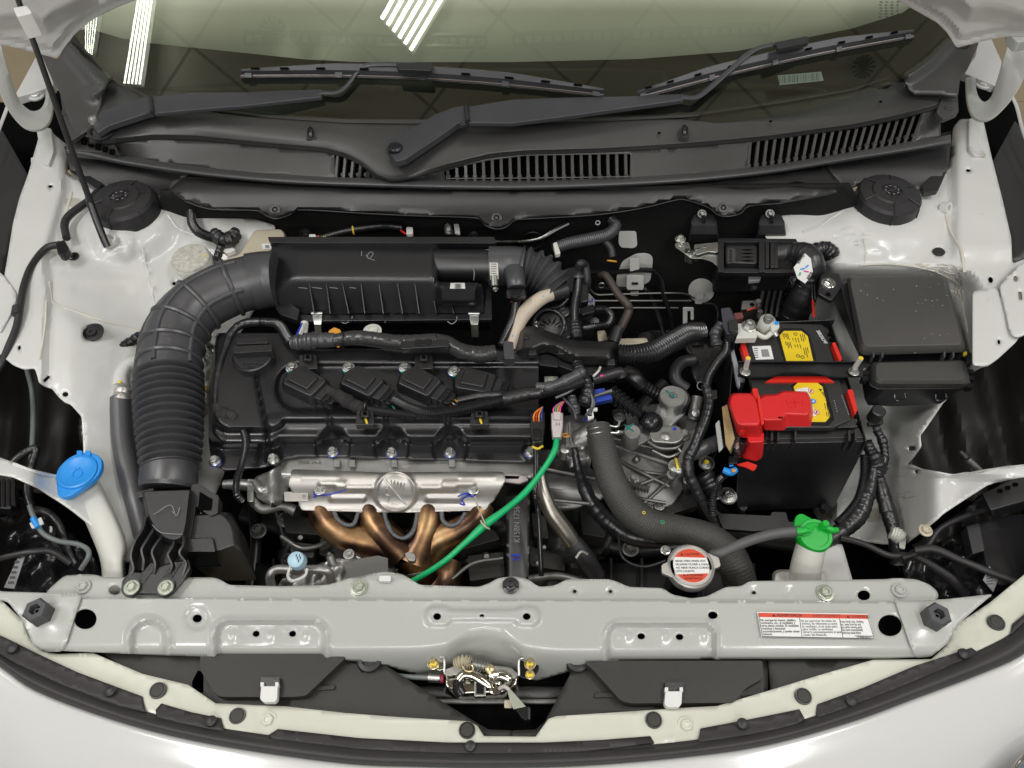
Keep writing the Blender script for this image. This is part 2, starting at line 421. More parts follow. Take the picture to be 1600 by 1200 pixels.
# windscreen plane
WQ = P(800, 190, .115); WN = Vector((0, -math.sin(math.radians(28)), math.cos(math.radians(28))))
def W(x, y, off=0): return PL(x, y, WQ, WN, off)
def WS(x, y, off=0): return (W(x, y, off)-CL).dot(FW)/FPX
def refl(x, y, z=ZC-.02):
    q = W(x, y); d = ray(x, y).normalized(); r = d-WN*2*d.dot(WN); return q+r*((z-q.z)/r.z)
M['tube'] = mat('fluorescent_tube', (1, .98, .92), .5, emis=18)
def fixture(label, c4, zz, ntube=5):
    """batten light: c4 = four ceiling corners (near-left, near-right, far-right, far-left)"""
    a, b, c, d = [Vector((p.x, p.y, ZC-.12)) for p in c4]; t = thing('ceiling_light', label, 'ceiling light', (a+c)/2, 'fluorescent ceiling lights')
    up = Vector((0, 0, .05))
    mk('housing', loft([[a+up, b+up, c+up, d+up], [p+Vector((0, 0, .035)) for p in (a, b, c, d)]]), 'alud', t)
    for i in range(ntube):
        s = (i+.5)/ntube; p = a.lerp(b, s); q = d.lerp(c, s)
        r = (b-a).length/ntube*.25
        mk('tube', tube3([p+(q-p)*.02, p+(q-p)*.98], r, 8), 'tube', t)
fixture('long fluorescent ceiling light mirrored in the left of the windscreen', [refl(205, 135), refl(234, 137), refl(262, -60), refl(240, -70)], 0)
fixture('short fluorescent ceiling light mirrored at the far left glass edge', [refl(148, 85), refl(160, 90), refl(178, -30), refl(148, -30)], 0)
fixture('wide fluorescent ceiling light mirrored at the top centre of the windscreen', [refl(596, 30), refl(648, 88), refl(725, -40), refl(640, -50)], 0, 6)
# ceiling fans / round diffusers and grille strips seen mirrored in the glass
for lab, cx, cy, rr in (('round slatted ceiling fan mirrored in the left part of the windscreen', 430, 50, 21), ('round slatted ceiling fan mirrored in the right part of the windscreen', 1345, 105, 17)):
    c = refl(cx, cy)-Vector((0, 0, .04)); R0 = (refl(cx+rr, cy)-refl(cx, cy)).length
    t = thing('ceiling_fan', lab, 'ceiling fan', c, 'round ceiling fans')
    mk('hub', cyl(c, R0*.3, .03), 'plasticm', t)
    for i in range(14):
        a = 2*math.pi*i/14; d = Vector((math.cos(a), math.sin(a), 0)); s = Vector((-d.y, d.x, 0))
        mk('blade', loft([[c+d*R0*.3+s*R0*.03, c+d*R0*.3-s*R0*.03, c+d*R0*.3-s*R0*.03+Vector((0, 0, .02)), c+d*R0*.3+s*R0*.03+Vector((0, 0, .02))],
                          [c+d*R0+s*R0*.13, c+d*R0-s*R0*.10, c+d*R0-s*R0*.10+Vector((0, 0, .02)), c+d*R0+s*R0*.13+Vector((0, 0, .02))]]), 'plasticm', t)
for lab, x0, y0, x1, y1, yn in (('long ceiling grille strip mirrored left of centre in the windscreen', 385, 52, 760, 57, 17), ('long ceiling grille strip mirrored right of centre in the windscreen', 803, 55, 1200, 38, 17)):
    t = thing('ceiling_grille', lab, 'ceiling grille', refl((x0+x1)/2, y0)-Vector((0, 0, .03)), 'ceiling grilles')
    for yy in (0, yn):
        a = refl(x0, y0+yy)-Vector((0, 0, .03)); b = refl(x1, y1+yy)-Vector((0, 0, .03)); mk('rail', tube3([a, b], .012, 6), 'alud', t)
    for i in range(27):
        s = i/26; x = x0+(x1-x0)*s; y = y0+(y1-y0)*s
        mk('bar', tube3([refl(x, y)-Vector((0, 0, .03)), refl(x, y+yn)-Vector((0, 0, .03))], .008, 5), 'alud', t)
# ================================================================ windscreen, dashboard, cabin
gl_ol = [(80, -40), (95, 20), (120, 60), (170, 122), (230, 160), (330, 190), (560, 215), (800, 220), (1070, 200), (1250, 175), (1400, 130), (1500, 60), (1540, 0), (1550, -40)]
g = sheet(gl_ol, [], None, 40, proj=lambda x, y: W(x, y, .0))
mk('windscreen', g, 'glass', closed=False, label='green tinted windscreen glass behind the wipers, mirroring the ceiling', cat='windscreen')
M['frit'] = mat('frit_black', (.012, .012, .011), .35)
M['cabin'] = mat('cabin_trim', (.62, .64, .55), .8, var=(3, .06))
M['dash'] = mat('dashboard_dark', (.022, .020, .016), .7, bump=(500, .3))
dash = thing('dashboard', 'dark dashboard and pale cabin trim seen through the windscreen', 'dashboard', W(800, 120, -.12))
bnd = [(60, 40), (150, 48), (190, 60), (240, 68), (480, 93), (560, 97), (800, 97), (1000, 92), (1150, 80), (1330, 45), (1410, 20), (1480, -30), (1560, -60)]
g = sheet([(x, y) for x, y in bnd]+[(1560, 20), (1490, 100), (1404, 140), (1250, 190), (1100, 240), (500, 240), (330, 200), (225, 165), (150, 120), (100, 80)], [], None, 30, proj=lambda x, y: W(x, y, -.06))
mk('dash_top', g, 'dash', dash, solid=.004, closed=False)
g = sheet([(x, y+1) for x, y in bnd]+[(1560, -120), (60, -120)], [], None, 60, proj=lambda x, y: W(x, y, -.085))
mk('cabin_trim', g, 'cabin', dash, solid=.004, closed=False)
# black gloss band along the glass base (behind the wiper blades)
g = sheet([(235, 165), (205, 139), (330, 133), (420, 120), (640, 102), (800, 99), (980, 100), (1090, 120), (1180, 118), (1330, 136), (1395, 132), (1330, 175), (1100, 225), (600, 230), (330, 200)], [], None, 30, proj=lambda x, y: W(x, y, -.050))
mk('dash_lower_edge', g, 'frit', dash, solid=.0005, closed=False)
g = [(1215, 118), (1283, 112), (1287, 126), (1218, 133)]
mk('barcode_label', loft([[W(x, y, -.012) for x, y in g], [W(x, y, -.011) for x, y in g]]), mat('barcode_paper', (.62, .72, .68), .5), dash)
for i in range(26):
    x = 1217+i*2.55; wd = random.choice((.5, .8, 1.2)); y = 118-(x-1215)*.088
    mk('barcode_bar', loft([[W(a, b, -.0106) for a, b in ((x, y+1), (x+wd, y+1), (x+wd+.3, y+13), (x+.3, y+13))], [W(a, b, -.0104) for a, b in ((x, y+1), (x+wd, y+1), (x+wd+.3, y+13), (x+.3, y+13))]]), 'ink', dash)
# ================================================================ body shell
CB = thing('car_body', 'silver white painted engine bay shell of the car around the engine', 'car body', P(800, 980, -.3))
def nzf(x, y, s=.02, a=.001): return a*noise.noise(Vector((x*s, y*s, 0)))
# ---- crossmember
holesX = [(133, 967, 18, 16), (308, 966, 7.5, 6.5), (400, 990, 5.5, 5), (457, 990, 5.5, 5), (683, 963, 6, 5.5), (753, 962, 3.5, 3), (823, 963, 6, 5.5), (1002, 994, 6, 5), (1062, 995, 6, 5), (1114, 961, 7.5, 6), (1391, 977, 19, 17)]
archL = [(700, 1080), (703, 1030), (715, 1005), (735, 992), (760, 988), (782, 992), (800, 1008), (812, 1030), (815, 1080)]
def zx(x, y):
    z = -.004+.003*math.cos((x-760)/620)
    botY = 1010+(0 if abs(x-760) > 330 else 0)
    # roll down at the front
    e = 1008 + 4*sst(600, 900, x)
    if 560 < x < 960: e += -18*math.exp(-((x-757)/62)**2)
    z -= .055*max(0, (y-e)/45)**1.5
    z -= .012*sst(950, 936, y)*0
    # raised plate behind the latch
    sd = min(sdb(x, y, 685, 963, 20, 15, 13), sdb(x, y, 823, 963, 20, 15, 13), sdb(x, y, 754, 961, 75, 8+2*abs((x-754)/75)**2, 6)); z += emb(sd, .006, 4)
    # recessed pads
    for cx, cy, hw, hh in ((422, 1010, 84, 37), (1033, 1014, 83, 38)):
        sd = sdb(x, y, cx, cy, hw, hh, 20); z += emb(sd-8, .004, 5); z -= emb(sd, .013, 5)
    for cx in (369, 429, 485, 975, 1033, 1092):
        z += .0038*math.exp(-((x-cx)**2+(y-993)**2)/110)
    sd = sdb(x, y, 232, 1010, 26, 37, 24); z += emb(sd-9, .004, 6); z -= emb(sd, .012, 5)
    for cx, cy, r in ((308, 966, 18),): z -= emb(math.hypot(x-cx, y-cy)-r, .0032, 4)
    sd = sdpoly(x, y, archL) if 680 < x < 840 and y > 970 else 99
    z -= emb(sd, .012, 14)
    return z+nzf(x, y, .01, .0006)
bot = [(1434, 1027), (1392, 1029), (1160, 1030), (1000, 1032), (925, 1036), (880, 1052), (830, 1066), (757, 1072), (690, 1068), (640, 1052), (590, 1036), (520, 1030), (330, 1026), (250, 1024), (98, 1017)]
g = sheet([(110, 935), (1416, 941)]+bot, [circ(*h) for h in holesX], zx, 4)
mk('front_crossmember', g, 'paint', CB, solid=.003, closed=False, sharp=60)
mk('crossmember_shade', ribbon([[(60, 950, -.03), (800, 945, -.03), (1440, 955, -.03)], [(60, 1015, -.03), (800, 1005, -.03), (1440, 1020, -.03)]], 10, 1), 'void', CB, closed=False)  # near-black sheet as painted shade under the crossmember holes
# ---- rear flange of the crossmember
fl_ = [(72, 926), (80, 917), (101, 899), (135, 897), (150, 898), (162, 902), (304, 902), (334, 902), (345, 906), (358, 914), (440, 916), (511, 914), (528, 909), (545, 903), (565, 900), (582, 896), (602, 893), (629, 897), (642, 905), (656, 914), (748, 917), (765, 911), (778, 903), (805, 900), (825, 905), (842, 917), (866, 915), (886, 905), (952, 905), (965, 909), (982, 917), (1036, 919), (1050, 929), (1080, 935), (1104, 932), (1134, 917), (1158, 916), (1171, 908), (1384, 905), (1397, 903), (1431, 905), (1452, 913), (1465, 924), (1467, 935), (1440, 946), (1404, 946), (800, 942), (110, 940), (72, 935)]
def zfl(x, y):
    z = -.013
    for cx, cy in ((561, 918), (1289, 926)): z += emb(math.hypot(x-cx, y-cy)-14, .0015, 3)
    for cx, cy in ((898, 924), (954, 924), (1178, 926), (1233, 926)): z -= emb(math.hypot(x-cx, y-cy)-7, .0018, 2.5)
    z -= .004*sst(905, 897, y)
    return z
g = sheet(rnd(fl_, 5, 2), [circ(179, 922, 9.5, 7.5), circ(1350, 930, 10, 8), circ(898, 924, 3, 2.6, 12), circ(954, 924, 3, 2.6, 12), circ(1178, 926, 3.4, 2.8, 12)], zfl, 5)
mk('crossmember_flange', g, 'paint', CB, solid=.002, closed=False)
for x, y in ((130, 917), (1405, 923)): bolt(x, y, -.011, 8, 'paint', CB, 'weld_nut', h=.005)
for x, y in ((561, 918), (1289, 927)):
    mk('washer', lathe(P(x, y, -.011), [(13.5*S(x, y, 0), 0), (13.5*S(x, y, 0), .002), (10*S(x, y, 0), .0025)]), 'zincg', CB)
    bolt(x, y, -.008, 8.5, 'zincg', CB, washer=1.15, h=.006)
mk('clip', prism(rect(592, 899, 611, 908, 3), -.004, .008), 'whitep', CB, bevel=.0008)
mk('clip', [hexb(P(798, 915, -.010), .008, h=.004), box(P(798, 914, -.006), (.022, .006, .006))], 'plastic', CB)
# ---- corner brackets
def zb(x, y): return .002+.004*math.exp(-((x-66)**2+(y-962)**2)/900)-.05*max(0, (y-1004)/45)**1.5
mk('headlamp_bracket', sheet(rnd([(-40, 905), (0, 924), (128, 928), (99, 1018), (70, 1019), (52, 1008), (42, 985), (34, 968), (12, 940), (-40, 925)], 6, 2), [], zb, 6), 'paint', CB, solid=.003, closed=False)
def zb2(x, y): return .002+.004*math.exp(-((x-1457)**2+(y-968)**2)/900)-.05*max(0, (y-1010)/45)**1.5
mk('headlamp_bracket', sheet(rnd([(1397, 934), (1412, 939), (1480, 936), (1552, 928), (1520, 955), (1495, 978), (1480, 1006), (1455, 1026), (1430, 1028)], 5, 2), [], zb2, 6), 'paint', CB, solid=.003, closed=False)
for x, y, lab in ((66, 961, 'dark grey plastic hex adjuster nut on the left headlamp bracket'), (1457, 968, 'dark grey plastic hex adjuster nut on the right headlamp bracket')):
    s = S(x, y, .01); c = P(x, y, .004); t = thing('adjuster_nut', lab, 'adjuster nut', c, 'headlamp bracket nuts')
    R = [[c+Vector((r*s*math.cos(math.pi/3*j+.5), r*s*math.sin(math.pi/3*j+.5), h)) for j in range(6)] for r, h in ((20, 0), (20, .018), (17, .021), (9, .021), (8, .015), (8, .008))]
    mk('nut_body', loft(R), mat('grey_nut_plastic', (.07, .07, .075), .5), t, sharp=30)
    mk('nut_core', lathe(c, [(5*s, .006), (5*s, .014), (2.5*s, .014), (2.5*s, .009)]), 'plastic', t)
# ---- cream flange
cf = [(-60, 880), (0, 936), (34, 968), (45, 995), (67, 1018), (90, 1022), (145, 1020), (223, 1053), (294, 1070), (337, 1099), (449, 1104), (540, 1114), (631, 1121), (733, 1127), (746, 1134), (756, 1150), (837, 1151), (857, 1123), (870, 1119), (1070, 1106), (1121, 1103), (1208, 1077), (1290, 1052), (1364, 1031), (1455, 1030), (1478, 1009), (1495, 976), (1546, 942), (1600, 898), (1660, 850),
      (1660, 960), (1600, 1010), (1532, 1045), (1431, 1083), (1330, 1120), (1195, 1155), (1060, 1175), (900, 1185), (760, 1188), (540, 1182), (371, 1158), (243, 1134), (135, 1100), (51, 1065), (0, 1040), (-60, 1000)]
def ridge(x): # y of the weatherstrip arc
    return float(np.interp(x, [-60, 0, 101, 202, 337, 540, 760, 900, 1060, 1229, 1364, 1465, 1566, 1600, 1660], [990, 1026, 1074, 1112, 1146, 1173, 1182, 1180, 1170, 1143, 1098, 1058, 1013, 985, 940]))
def zc_(x, y):
    z = -.016+.006*sst(ridge(x)-60, ridge(x)-10, y)
    for cx, cy in ((248, 1080), (372, 1120), (730, 1141), (1021, 1126), (1254, 1089), (1555, 974)): z += emb(sdb(x, y, cx, cy, 27, 40, 10), .0022, 5)
    return z+nzf(x, y, .02, .0005)
g = sheet(cf, [], zc_, 7); mk('bumper_flange', g, 'cream', CB, solid=.0025, closed=False)
# ================================================================ black plugs and bolts on the cream flange
for x, y, w_ in ((248, 1080, 'nearest the left end of the arc'), (372, 1120, 'second from the left, beside a pale bolt'), (730, 1142, 'just left below the hood latch'), (1021, 1126, 'right of the latch, beside a pale bolt'), (1254, 1089, 'below the red topped warning sticker'), (1555, 974, 'at the far right end of the arc')):
    s = S(x, y, 0)
    t = thing('push_rivet', 'round black push rivet in the cream flange '+w_, 'push rivet', P(x, y, -.014), 'black push rivets along the cream flange')
    mk('rivet_rim', lathe(P(x, y, -.0125), [(13*s, 0), (13.2*s, .003), (12.3*s, .0052), (11*s, .0052), (11*s, .003)]), 'plastic', t)
    mk('rivet_head', lathe(P(x, y, -.0125), [(10.6*s, 0), (10.6*s, .0048), (9.8*s, .0056), (0.3*s, .0058)]), 'guide', t)
for x, y, r in ((419, 1126, 9.5), (1072, 1134, 9.5)): bolt(x, y, -.014, r, 'cream', CB, 'painted_bolt', h=.005)
# ================================================================ weatherstrip and bumper
top = [(-70, 965), (0, 1021), (51, 1048), (101, 1071), (202, 1108), (337, 1140), (540, 1167), (650, 1174), (760, 1176), (900, 1174), (1060, 1163), (1229, 1135), (1364, 1089), (1465, 1048), (1566, 1002), (1600, 974), (1670, 915)]
botl = [(-70, 995), (0, 1040), (51, 1076), (135, 1110), (243, 1143), (371, 1169), (540, 1192), (650, 1197), (760, 1199), (900, 1196), (1060, 1183), (1195, 1164), (1330, 1127), (1431, 1090), (1532, 1052), (1600, 1020), (1670, 960)]
T1 = resamp(crom(top, 6), 110); B1 = resamp(crom(botl, 6), 110)
def lerp2(a, b, t): return (a[0]+(b[0]-a[0])*t, a[1]+(b[1]-a[1])*t)
prof = [(-.06, -.012), (0, -.004), (.2, .004), (.45, .008), (.7, .008), (.9, .003), (1.0, -.003), (1.05, -.012)]
lines = [[(*lerp2(a, b, t), z) for a, b in zip(T1, B1)] for t, z in prof]
M['sealm'] = mat('weatherstrip_rubber', (.034, .031, .032), .58, bump=(500, .25), var=(10, .15), spec=.6)
WS_ = thing('hood_weatherstrip', 'long curved black rubber weatherstrip along the edge of the white bumper', 'weatherstrip', P(760, 1185, 0))
mk('seal_bulb', ribbon(lines, 110, 3, False), 'sealm', WS_, closed=False)
mk('seal_base', ribbon([[(x, y-4, -.006) for x, y in T1], [(x, y+4, -.006) for x, y in T1]], 110, 1, False), 'sealm', WS_, closed=False, solid=.002)
# flap sections above the bulb
for fp in ([(-40, 975), (14, 999), (60, 1022), (120, 1050), (222, 1088), (228, 1112), (180, 1102), (90, 1069), (0, 1028), (-40, 1000)],
           [(243, 1109), (252, 1099), (300, 1113), (345, 1122), (352, 1146), (300, 1136), (245, 1124)],
           [(420, 1148), (434, 1139), (560, 1153), (700, 1160), (850, 1160), (940, 1156), (1016, 1150), (1022, 1160), (900, 1175), (700, 1178), (540, 1172), (430, 1158)],
           [(1091, 1156), (1095, 1138), (1180, 1122), (1249, 1108), (1258, 1124), (1229, 1138), (1160, 1156), (1091, 1164)],
           [(1275, 1114), (1278, 1100), (1350, 1074), (1430, 1040), (1518, 1012), (1532, 1022), (1465, 1053), (1364, 1094), (1280, 1124)],
           [(1578, 992), (1582, 975), (1600, 960), (1650, 915), (1650, 935), (1600, 972)]):
    mk('seal_flap', sheet(fp, [], lambda x, y: -.007+.004*sst(ridge(x)-22, ridge(x)-5, y), 8), 'sealm', WS_, solid=.004, closed=False)
for x, y in ((20, 1013), (173, 1080), (330, 1127), (735, 1166), (1160, 1131), (1330, 1096), (1505, 1022)):
    mk('seal_clip', lathe(P(x, y, -.003), [(9*S(x, y, 0), 0), (8*S(x, y, 0), .003), (4*S(x, y, 0), .0045)]), 'rubber', WS_)
bl = [[(*b, z)for b in [(q[0], q[1]+dy) for q in B1]] for dy, z in ((-6, -.02), (3, -.006), (20, -.006), (60, -.012), (110, -.028), (180, -.062), (260, -.12), (340, -.21))]
mk('bumper_cover', ribbon(bl, 110, 5, False), 'white', closed=False, solid=.003, label='glossy white front bumper cover along the bottom edge of the picture', cat='bumper cover')
hl = thing('headlamp', 'corner of a chromed headlamp with grey tinted lens at lower right', 'headlamp', P(1595, 1190, -.03))
mk('lens', prism(rnd([(1578, 1222), (1592, 1200), (1612, 1182), (1650, 1160), (1680, 1260), (1560, 1260)], 8), -.012, .03), mat('lens_blue', (.12, .15, .19), .08, coat=1), hl, bevel=.003)
mk('chrome_trim', tube([(1566, 1230, -.010, 3), (1580, 1206, -.009, 3), (1602, 1180, -.009, 3), (1640, 1156, -.010, 3)]), 'chrome', hl)
# ================================================================ black air guides
AG = thing('air_guide', 'black plastic air guide panel left of the hood latch', 'air guide', P(430, 1050, -.03), 'black air guide panels')
g = sheet([(150, 1015), (318, 1012), (318, 1082), (300, 1085), (215, 1055)], [], lambda x, y: -.030, 12); mk('outer_panel', g, 'guide', AG, solid=.003, closed=False, bevel=.001)
g = sheet(rnd([(300, 1065), (318, 1030), (470, 1020), (562, 1022), (591, 1032), (689, 1095), (746, 1130), (764, 1140), (800, 1141), (800, 1156), (745, 1156), (725, 1135), (540, 1122), (300, 1105)], 3, 2), [], lambda x, y: -.030-.02*sst(1040, 1020, y), 12); mk('base_panel', g, 'guide', AG, solid=.003, closed=False)
g = prism(rnd([(312, 1022), (528, 1022), (541, 1027), (478, 1087), (460, 1089), (345, 1089), (335, 1084), (312, 1046)], 5, 3), -.015, .016); mk('raised_panel', g, 'guide', AG, bevel=.003, seg=3)
mk('panel_rib', prism(rnd([(486, 1072), (524, 1070), (522, 1077), (484, 1079)], 3), -.026, .004), 'guide', AG, bevel=.001)
AG2 = thing('air_guide', 'black plastic air guide panel right of the hood latch', 'air guide', P(1100, 1050, -.03), 'black air guide panels')
g = sheet(rnd([(800, 1141), (837, 1140), (851, 1128), (893, 1050), (906, 1034), (925, 1030), (1200, 1028), (1200, 1080), (1120, 1108), (1060, 1112), (880, 1125), (848, 1156), (800, 1156)], 3, 2), [], lambda x, y: -.030-.02*sst(1040, 1020, y), 12); mk('base_panel', g, 'guide', AG2, solid=.003, closed=False)
g = prism(rnd([(912, 1035), (970, 1032), (1192, 1032), (1193, 1060), (1166, 1075), (1146, 1098), (985, 1099), (970, 1095), (925, 1045)], 5, 3), -.013, .016); mk('raised_panel', g, 'guide', AG2, bevel=.003, seg=3)
g = sheet([(1200, 1028), (1290, 1030), (1372, 1028), (1375, 1036), (1290, 1062), (1205, 1086)], [], lambda x, y: -.028, 12); mk('outer_panel', g, 'guide', AG2, solid=.003, closed=False)
mk('panel_rib', prism(rnd([(930, 1082), (972, 1081), (972, 1088), (928, 1090)], 3), -.026, .004), 'guide', AG2, bevel=.001)
for x, y, lab in ((421, 1078, 'milky white plastic clip in the left black air guide'), (1053, 1086, 'milky white plastic clip in the right black air guide')):
    t = thing('guide_clip', lab, 'clip', P(x, y, -.01), 'white clips in the air guides')
    mk('clip_body', prism(rnd([(x-13, y-6), (x+13, y-6), (x+12, y+14), (x+8, y+19), (x-10, y+19), (x-15, y+14)], 3, 3), -.003, .010), 'whitep', t, bevel=.001)
    mk('clip_slot', prism([(x-14, y-20), (x+16, y-20), (x+15, y-5), (x-13, y-5)], -.0075, .004), 'plastic', t)
    for dx in (-12, 11): mk('clip_post', prism(rect(x+dx-2, y-12, x+dx+3, y-5), -.003, .008), 'whitep', t)
# black sheet as painted shade below the latch and behind the grille
mk('grille_shade', ribbon([[(300, 1030, -.075), (800, 1035, -.075), (1300, 1030, -.075)], [(300, 1120, -.075), (800, 1170, -.075), (1300, 1120, -.075)]], 12, 1), 'void', CB, closed=False)
mk('condenser_rail', tube([(560, 1096, -.06, 4), (700, 1096, -.06, 4), (960, 1096, -.06, 4)], flat=.6), 'alud', CB)
mk('condenser_rail', tube([(560, 1082, -.065, 10), (700, 1083, -.065, 10), (960, 1083, -.065, 10)], flat=.5), 'plasticm', CB)
# ================================================================ inner fenders (left = passenger side in the photo's left)
def dome(x, y, cx, cy, r, h, w=22): return h*sst(r+w, r-8, math.hypot(x-cx, (y-cy)*1.35))
def zl(x, y):
    z = .030 - .085*sst(90, 330, x)*sst(300, 520, y) - .02*sst(60, 200, x)
    z += dome(x, y, 200, 344, 42, .022, 60)
    z -= .05*sst(560, 760, y)*sst(20, 120, x)
    # rail step along the fender
    edge = float(np.interp(y, [200, 300, 400, 450, 560, 700], [98, 100, 70, 75, 70, 60]))
    z += .014*sst(edge+10, edge-8, x)
    # shallow rectangular swages
    z -= emb(sdb(x, y, 160, 452, 44, 11, 3), .0015, 3); z -= emb(sdb(x, y, 160, 425, 62, 6, 3), .001, 4)
    d = abs((x-70)*.45+(468-y)*.9)/1.0
    z += .008*sst(0, 26, (y-468)-(x-75)*.42)*sst(75, 110, x)*sst(330, 250, x)
    # prop rod boss
    z += emb(sdb(x, y, 178, 380, 30, 26, 14), .006, 9)
    z -= emb(math.hypot(x-143, (y-521)*1.2)-20, .002, 5)
    # sealer seams and small bosses
    z += .003*math.exp(-((x-222-(y-385)*.26)/2.2)**2)*(1 if 383 < y < 500 else 0)
    z -= .018*emb(sdb(x, y, 40, 490, 22, 60, 18), 1, 8)*0+.0
    z += .012*sst(.0, 1, sst(700, 760, y))*sst(150, 40, x)
    return z+nzf(x, y, .016, .0014)+nzf(x, y, .05, .0006)
ol = [(66, 195), (112, 232), (105, 270), (150, 296), (262, 305), (330, 336), (400, 343), (430, 352), (425, 440), (350, 560), (350, 740), (300, 860), (232, 872), (190, 878), (160, 835), (110, 795), (60, 762), (20, 745), (-40, 735), (-40, 700), (20, 722), (51, 733), (88, 742), (128, 738), (131, 700), (128, 651), (111, 632), (101, 629), (91, 620), (81, 607), (73, 605), (62, 597), (54, 575), (37, 577), (20, 570), (-10, 545), (-40, 530), (-40, 420), (0, 470), (12, 400), (20, 350), (30, 310), (44, 272)]
IF = thing('inner_fender', 'white painted inner fender panel with strut tower at the left side', 'inner fender', P(150, 500, -.1), 'inner fender panels')
hs = [circ(79, 291, 4, 2.6, 12), circ(144, 521, 15, 12), circ(272, 443, 3, 3, 10), circ(102, 616, 5, 4, 12), rnd([(67, 594), (76, 586), (79, 589), (70, 598)], 2), circ(208, 669, 3.5, 4, 12), circ(30, 543, 2.5, 4, 10)]
mk('panel', sheet(rnd(ol, 4, 2), hs, zl, 6), 'primer', IF, solid=.002, closed=False)
def zr(x, y):
    z = .030 - .085*sst(1480, 1240, x)*sst(330, 560, y) - .02*sst(1540, 1400, x)
    z += dome(x, y, 1382, 338, 44, .022, 66)
    z -= .05*sst(600, 800, y)*sst(1590, 1480, x)
    z += .014*sst(1482, 1500, x)*sst(420, 380, y)
    z -= .12*sst(1470, 1380, x)*sst(560, 660, y)+.11*sst(1310, 1262, x)*sst(385, 440, y)+emb(sdb(x, y, 1400, 545, 118, 110, 30), .07, 26)+.05*sst(1300, 1260, x)*0
    z += .012*sst(748, 736, y-(x-1440)*.05)*sst(722, 730, y)*sst(1400, 1450, x)
    z += .010*sst(1512, 1528, x)*sst(440, 470, y)*sst(600, 560, y)
    z += .003*math.exp(-(((x-1400)-(y-360)*.30)/2.5)**2)*(1 if 330 < y < 425 else 0)*0
    z += .010*sst(745, 730, y-(x-1440)*.02)*sst(700, 720, y)*sst(1400, 1440, x)*0
    z -= emb(math.hypot(x-1436, y-735)-46, .008, 10)*0
    return z+nzf(x, y, .016, .0014)+nzf(x, y, .05, .0006)
orr = [(1200, 345), (1290, 310), (1330, 300), (1440, 300), (1484, 260), (1489, 200), (1500, 186), (1536, 186), (1549, 243), (1566, 310), (1580, 371), (1582, 412), (1600, 405), (1650, 390), (1650, 500), (1600, 520), (1560, 560), (1545, 571), (1532, 574), (1520, 580), (1470, 634), (1440, 675), (1436, 681), (1438, 698), (1425, 716), (1414, 727), (1424, 725), (1438, 732), (1489, 743), (1540, 733), (1580, 727), (1650, 722), (1650, 745), (1600, 745), (1543, 757), (1510, 778), (1472, 804), (1440, 830), (1414, 850), (1380, 850), (1300, 838), (1270, 800), (1290, 640), (1255, 520), (1230, 420), (1190, 360)]
IFR = thing('inner_fender', 'white painted inner fender panel with strut tower at the right side', 'inner fender', P(1450, 500, -.1), 'inner fender panels')
mk('panel', sheet(rnd(orr, 4, 2), [circ(1513, 266, 4, 2.6, 12), circ(1467, 394, 8, 6, 14), circ(1548, 437, 4, 5, 12), rnd([(1592, 456), (1596, 456), (1596, 468), (1592, 468)], 1.5), circ(1561, 534, 2.5, 4, 10), rnd([(1418, 697), (1430, 697), (1430, 704), (1418, 704)], 3), circ(1431, 737, 3.4, 3.4, 12), circ(1587, 435, 3, 4, 12)], zr, 6), 'primer', IFR, solid=.002, closed=False)
mk('rail_bracket', sheet(rnd([(1562, 446), (1600, 408), (1660, 396), (1660, 500), (1590, 527), (1580, 522)], 6, 3), [circ(1587, 435, 3.5, 5, 12), rnd([(1591, 455), (1597, 455), (1598, 468), (1592, 468)], 2)], lambda x, y: .050-.004*sst(1600, 1570, x), 6), 'primer', IFR, solid=.003, closed=False)
mk('rail_bracket', sheet(rnd([(1520, 455), (1560, 448), (1592, 530), (1560, 560), (1540, 572), (1520, 570)], 6, 3), [circ(1561, 534, 3, 5, 12)], lambda x, y: .040, 6), 'primer', IFR, solid=.003, closed=False)
mk('rail_bracket', sheet(rnd([(-40, 405), (4, 428), (26, 458), (22, 480), (0, 520), (-40, 500)], 6, 3), [], lambda x, y: .048, 6), 'primer', IF, solid=.003, closed=False)
mk('rail_bracket', sheet(rnd([(40, 462), (72, 458), (74, 500), (66, 545), (58, 570), (40, 574), (14, 560), (20, 500)], 7, 3), [circ(30, 543, 2.5, 4, 10)], lambda x, y: .036, 6), 'primer', IF, solid=.003, closed=False)
# sealer beads (wavy brushed lines)
def bead(pts, r, par, m='seal'):
    pts = [(x+random.uniform(-1, 1), y+random.uniform(-1, 1), z) for x, y, z in pts]
    q, rr = path([(*p, r) for p in pts], 8); rr = [a*(1+.35*noise.noise(Vector(b)*120)) for a, b in zip(rr, q)]
    mk('seam_sealer', tube3(q, rr, 8, .35), m, par)
def B(zf, pts, o=.001): return [(x, y, zf(x, y)+o) for x, y in pts]
bead(B(zl, [(262, 335), (275, 352), (290, 362), (320, 372), (345, 378)]), 1.8, IF, 'primer')
bead(B(zl, [(222, 388), (228, 420), (236, 455), (246, 490)]), 1.2, IF, 'primer')
bead(B(zl, [(76, 440), (82, 470), (100, 480), (150, 498), (200, 512), (225, 520)]), 1.6, IF)
bead(B(zl, [(112, 300), (104, 330), (98, 360)]), 2.2, IF)
bead(B(zl, [(72, 470), (70, 510), (62, 560)]), 1.3, IF)
bead(B(zr, [(1255, 362), (1280, 352), (1300, 340), (1318, 328)]), 1.8, IFR, 'primer')
bead(B(zr, [(1345, 415), (1390, 412), (1440, 418), (1475, 430), (1500, 448), (1505, 470)]), 1.5, IFR)
bead(B(zr, [(1478, 330), (1486, 360), (1502, 390), (1508, 425)]), 2.4, IFR, 'seal')
bead(B(zr, [(1350, 372), (1353, 395), (1352, 415)]), 1.3, IFR)
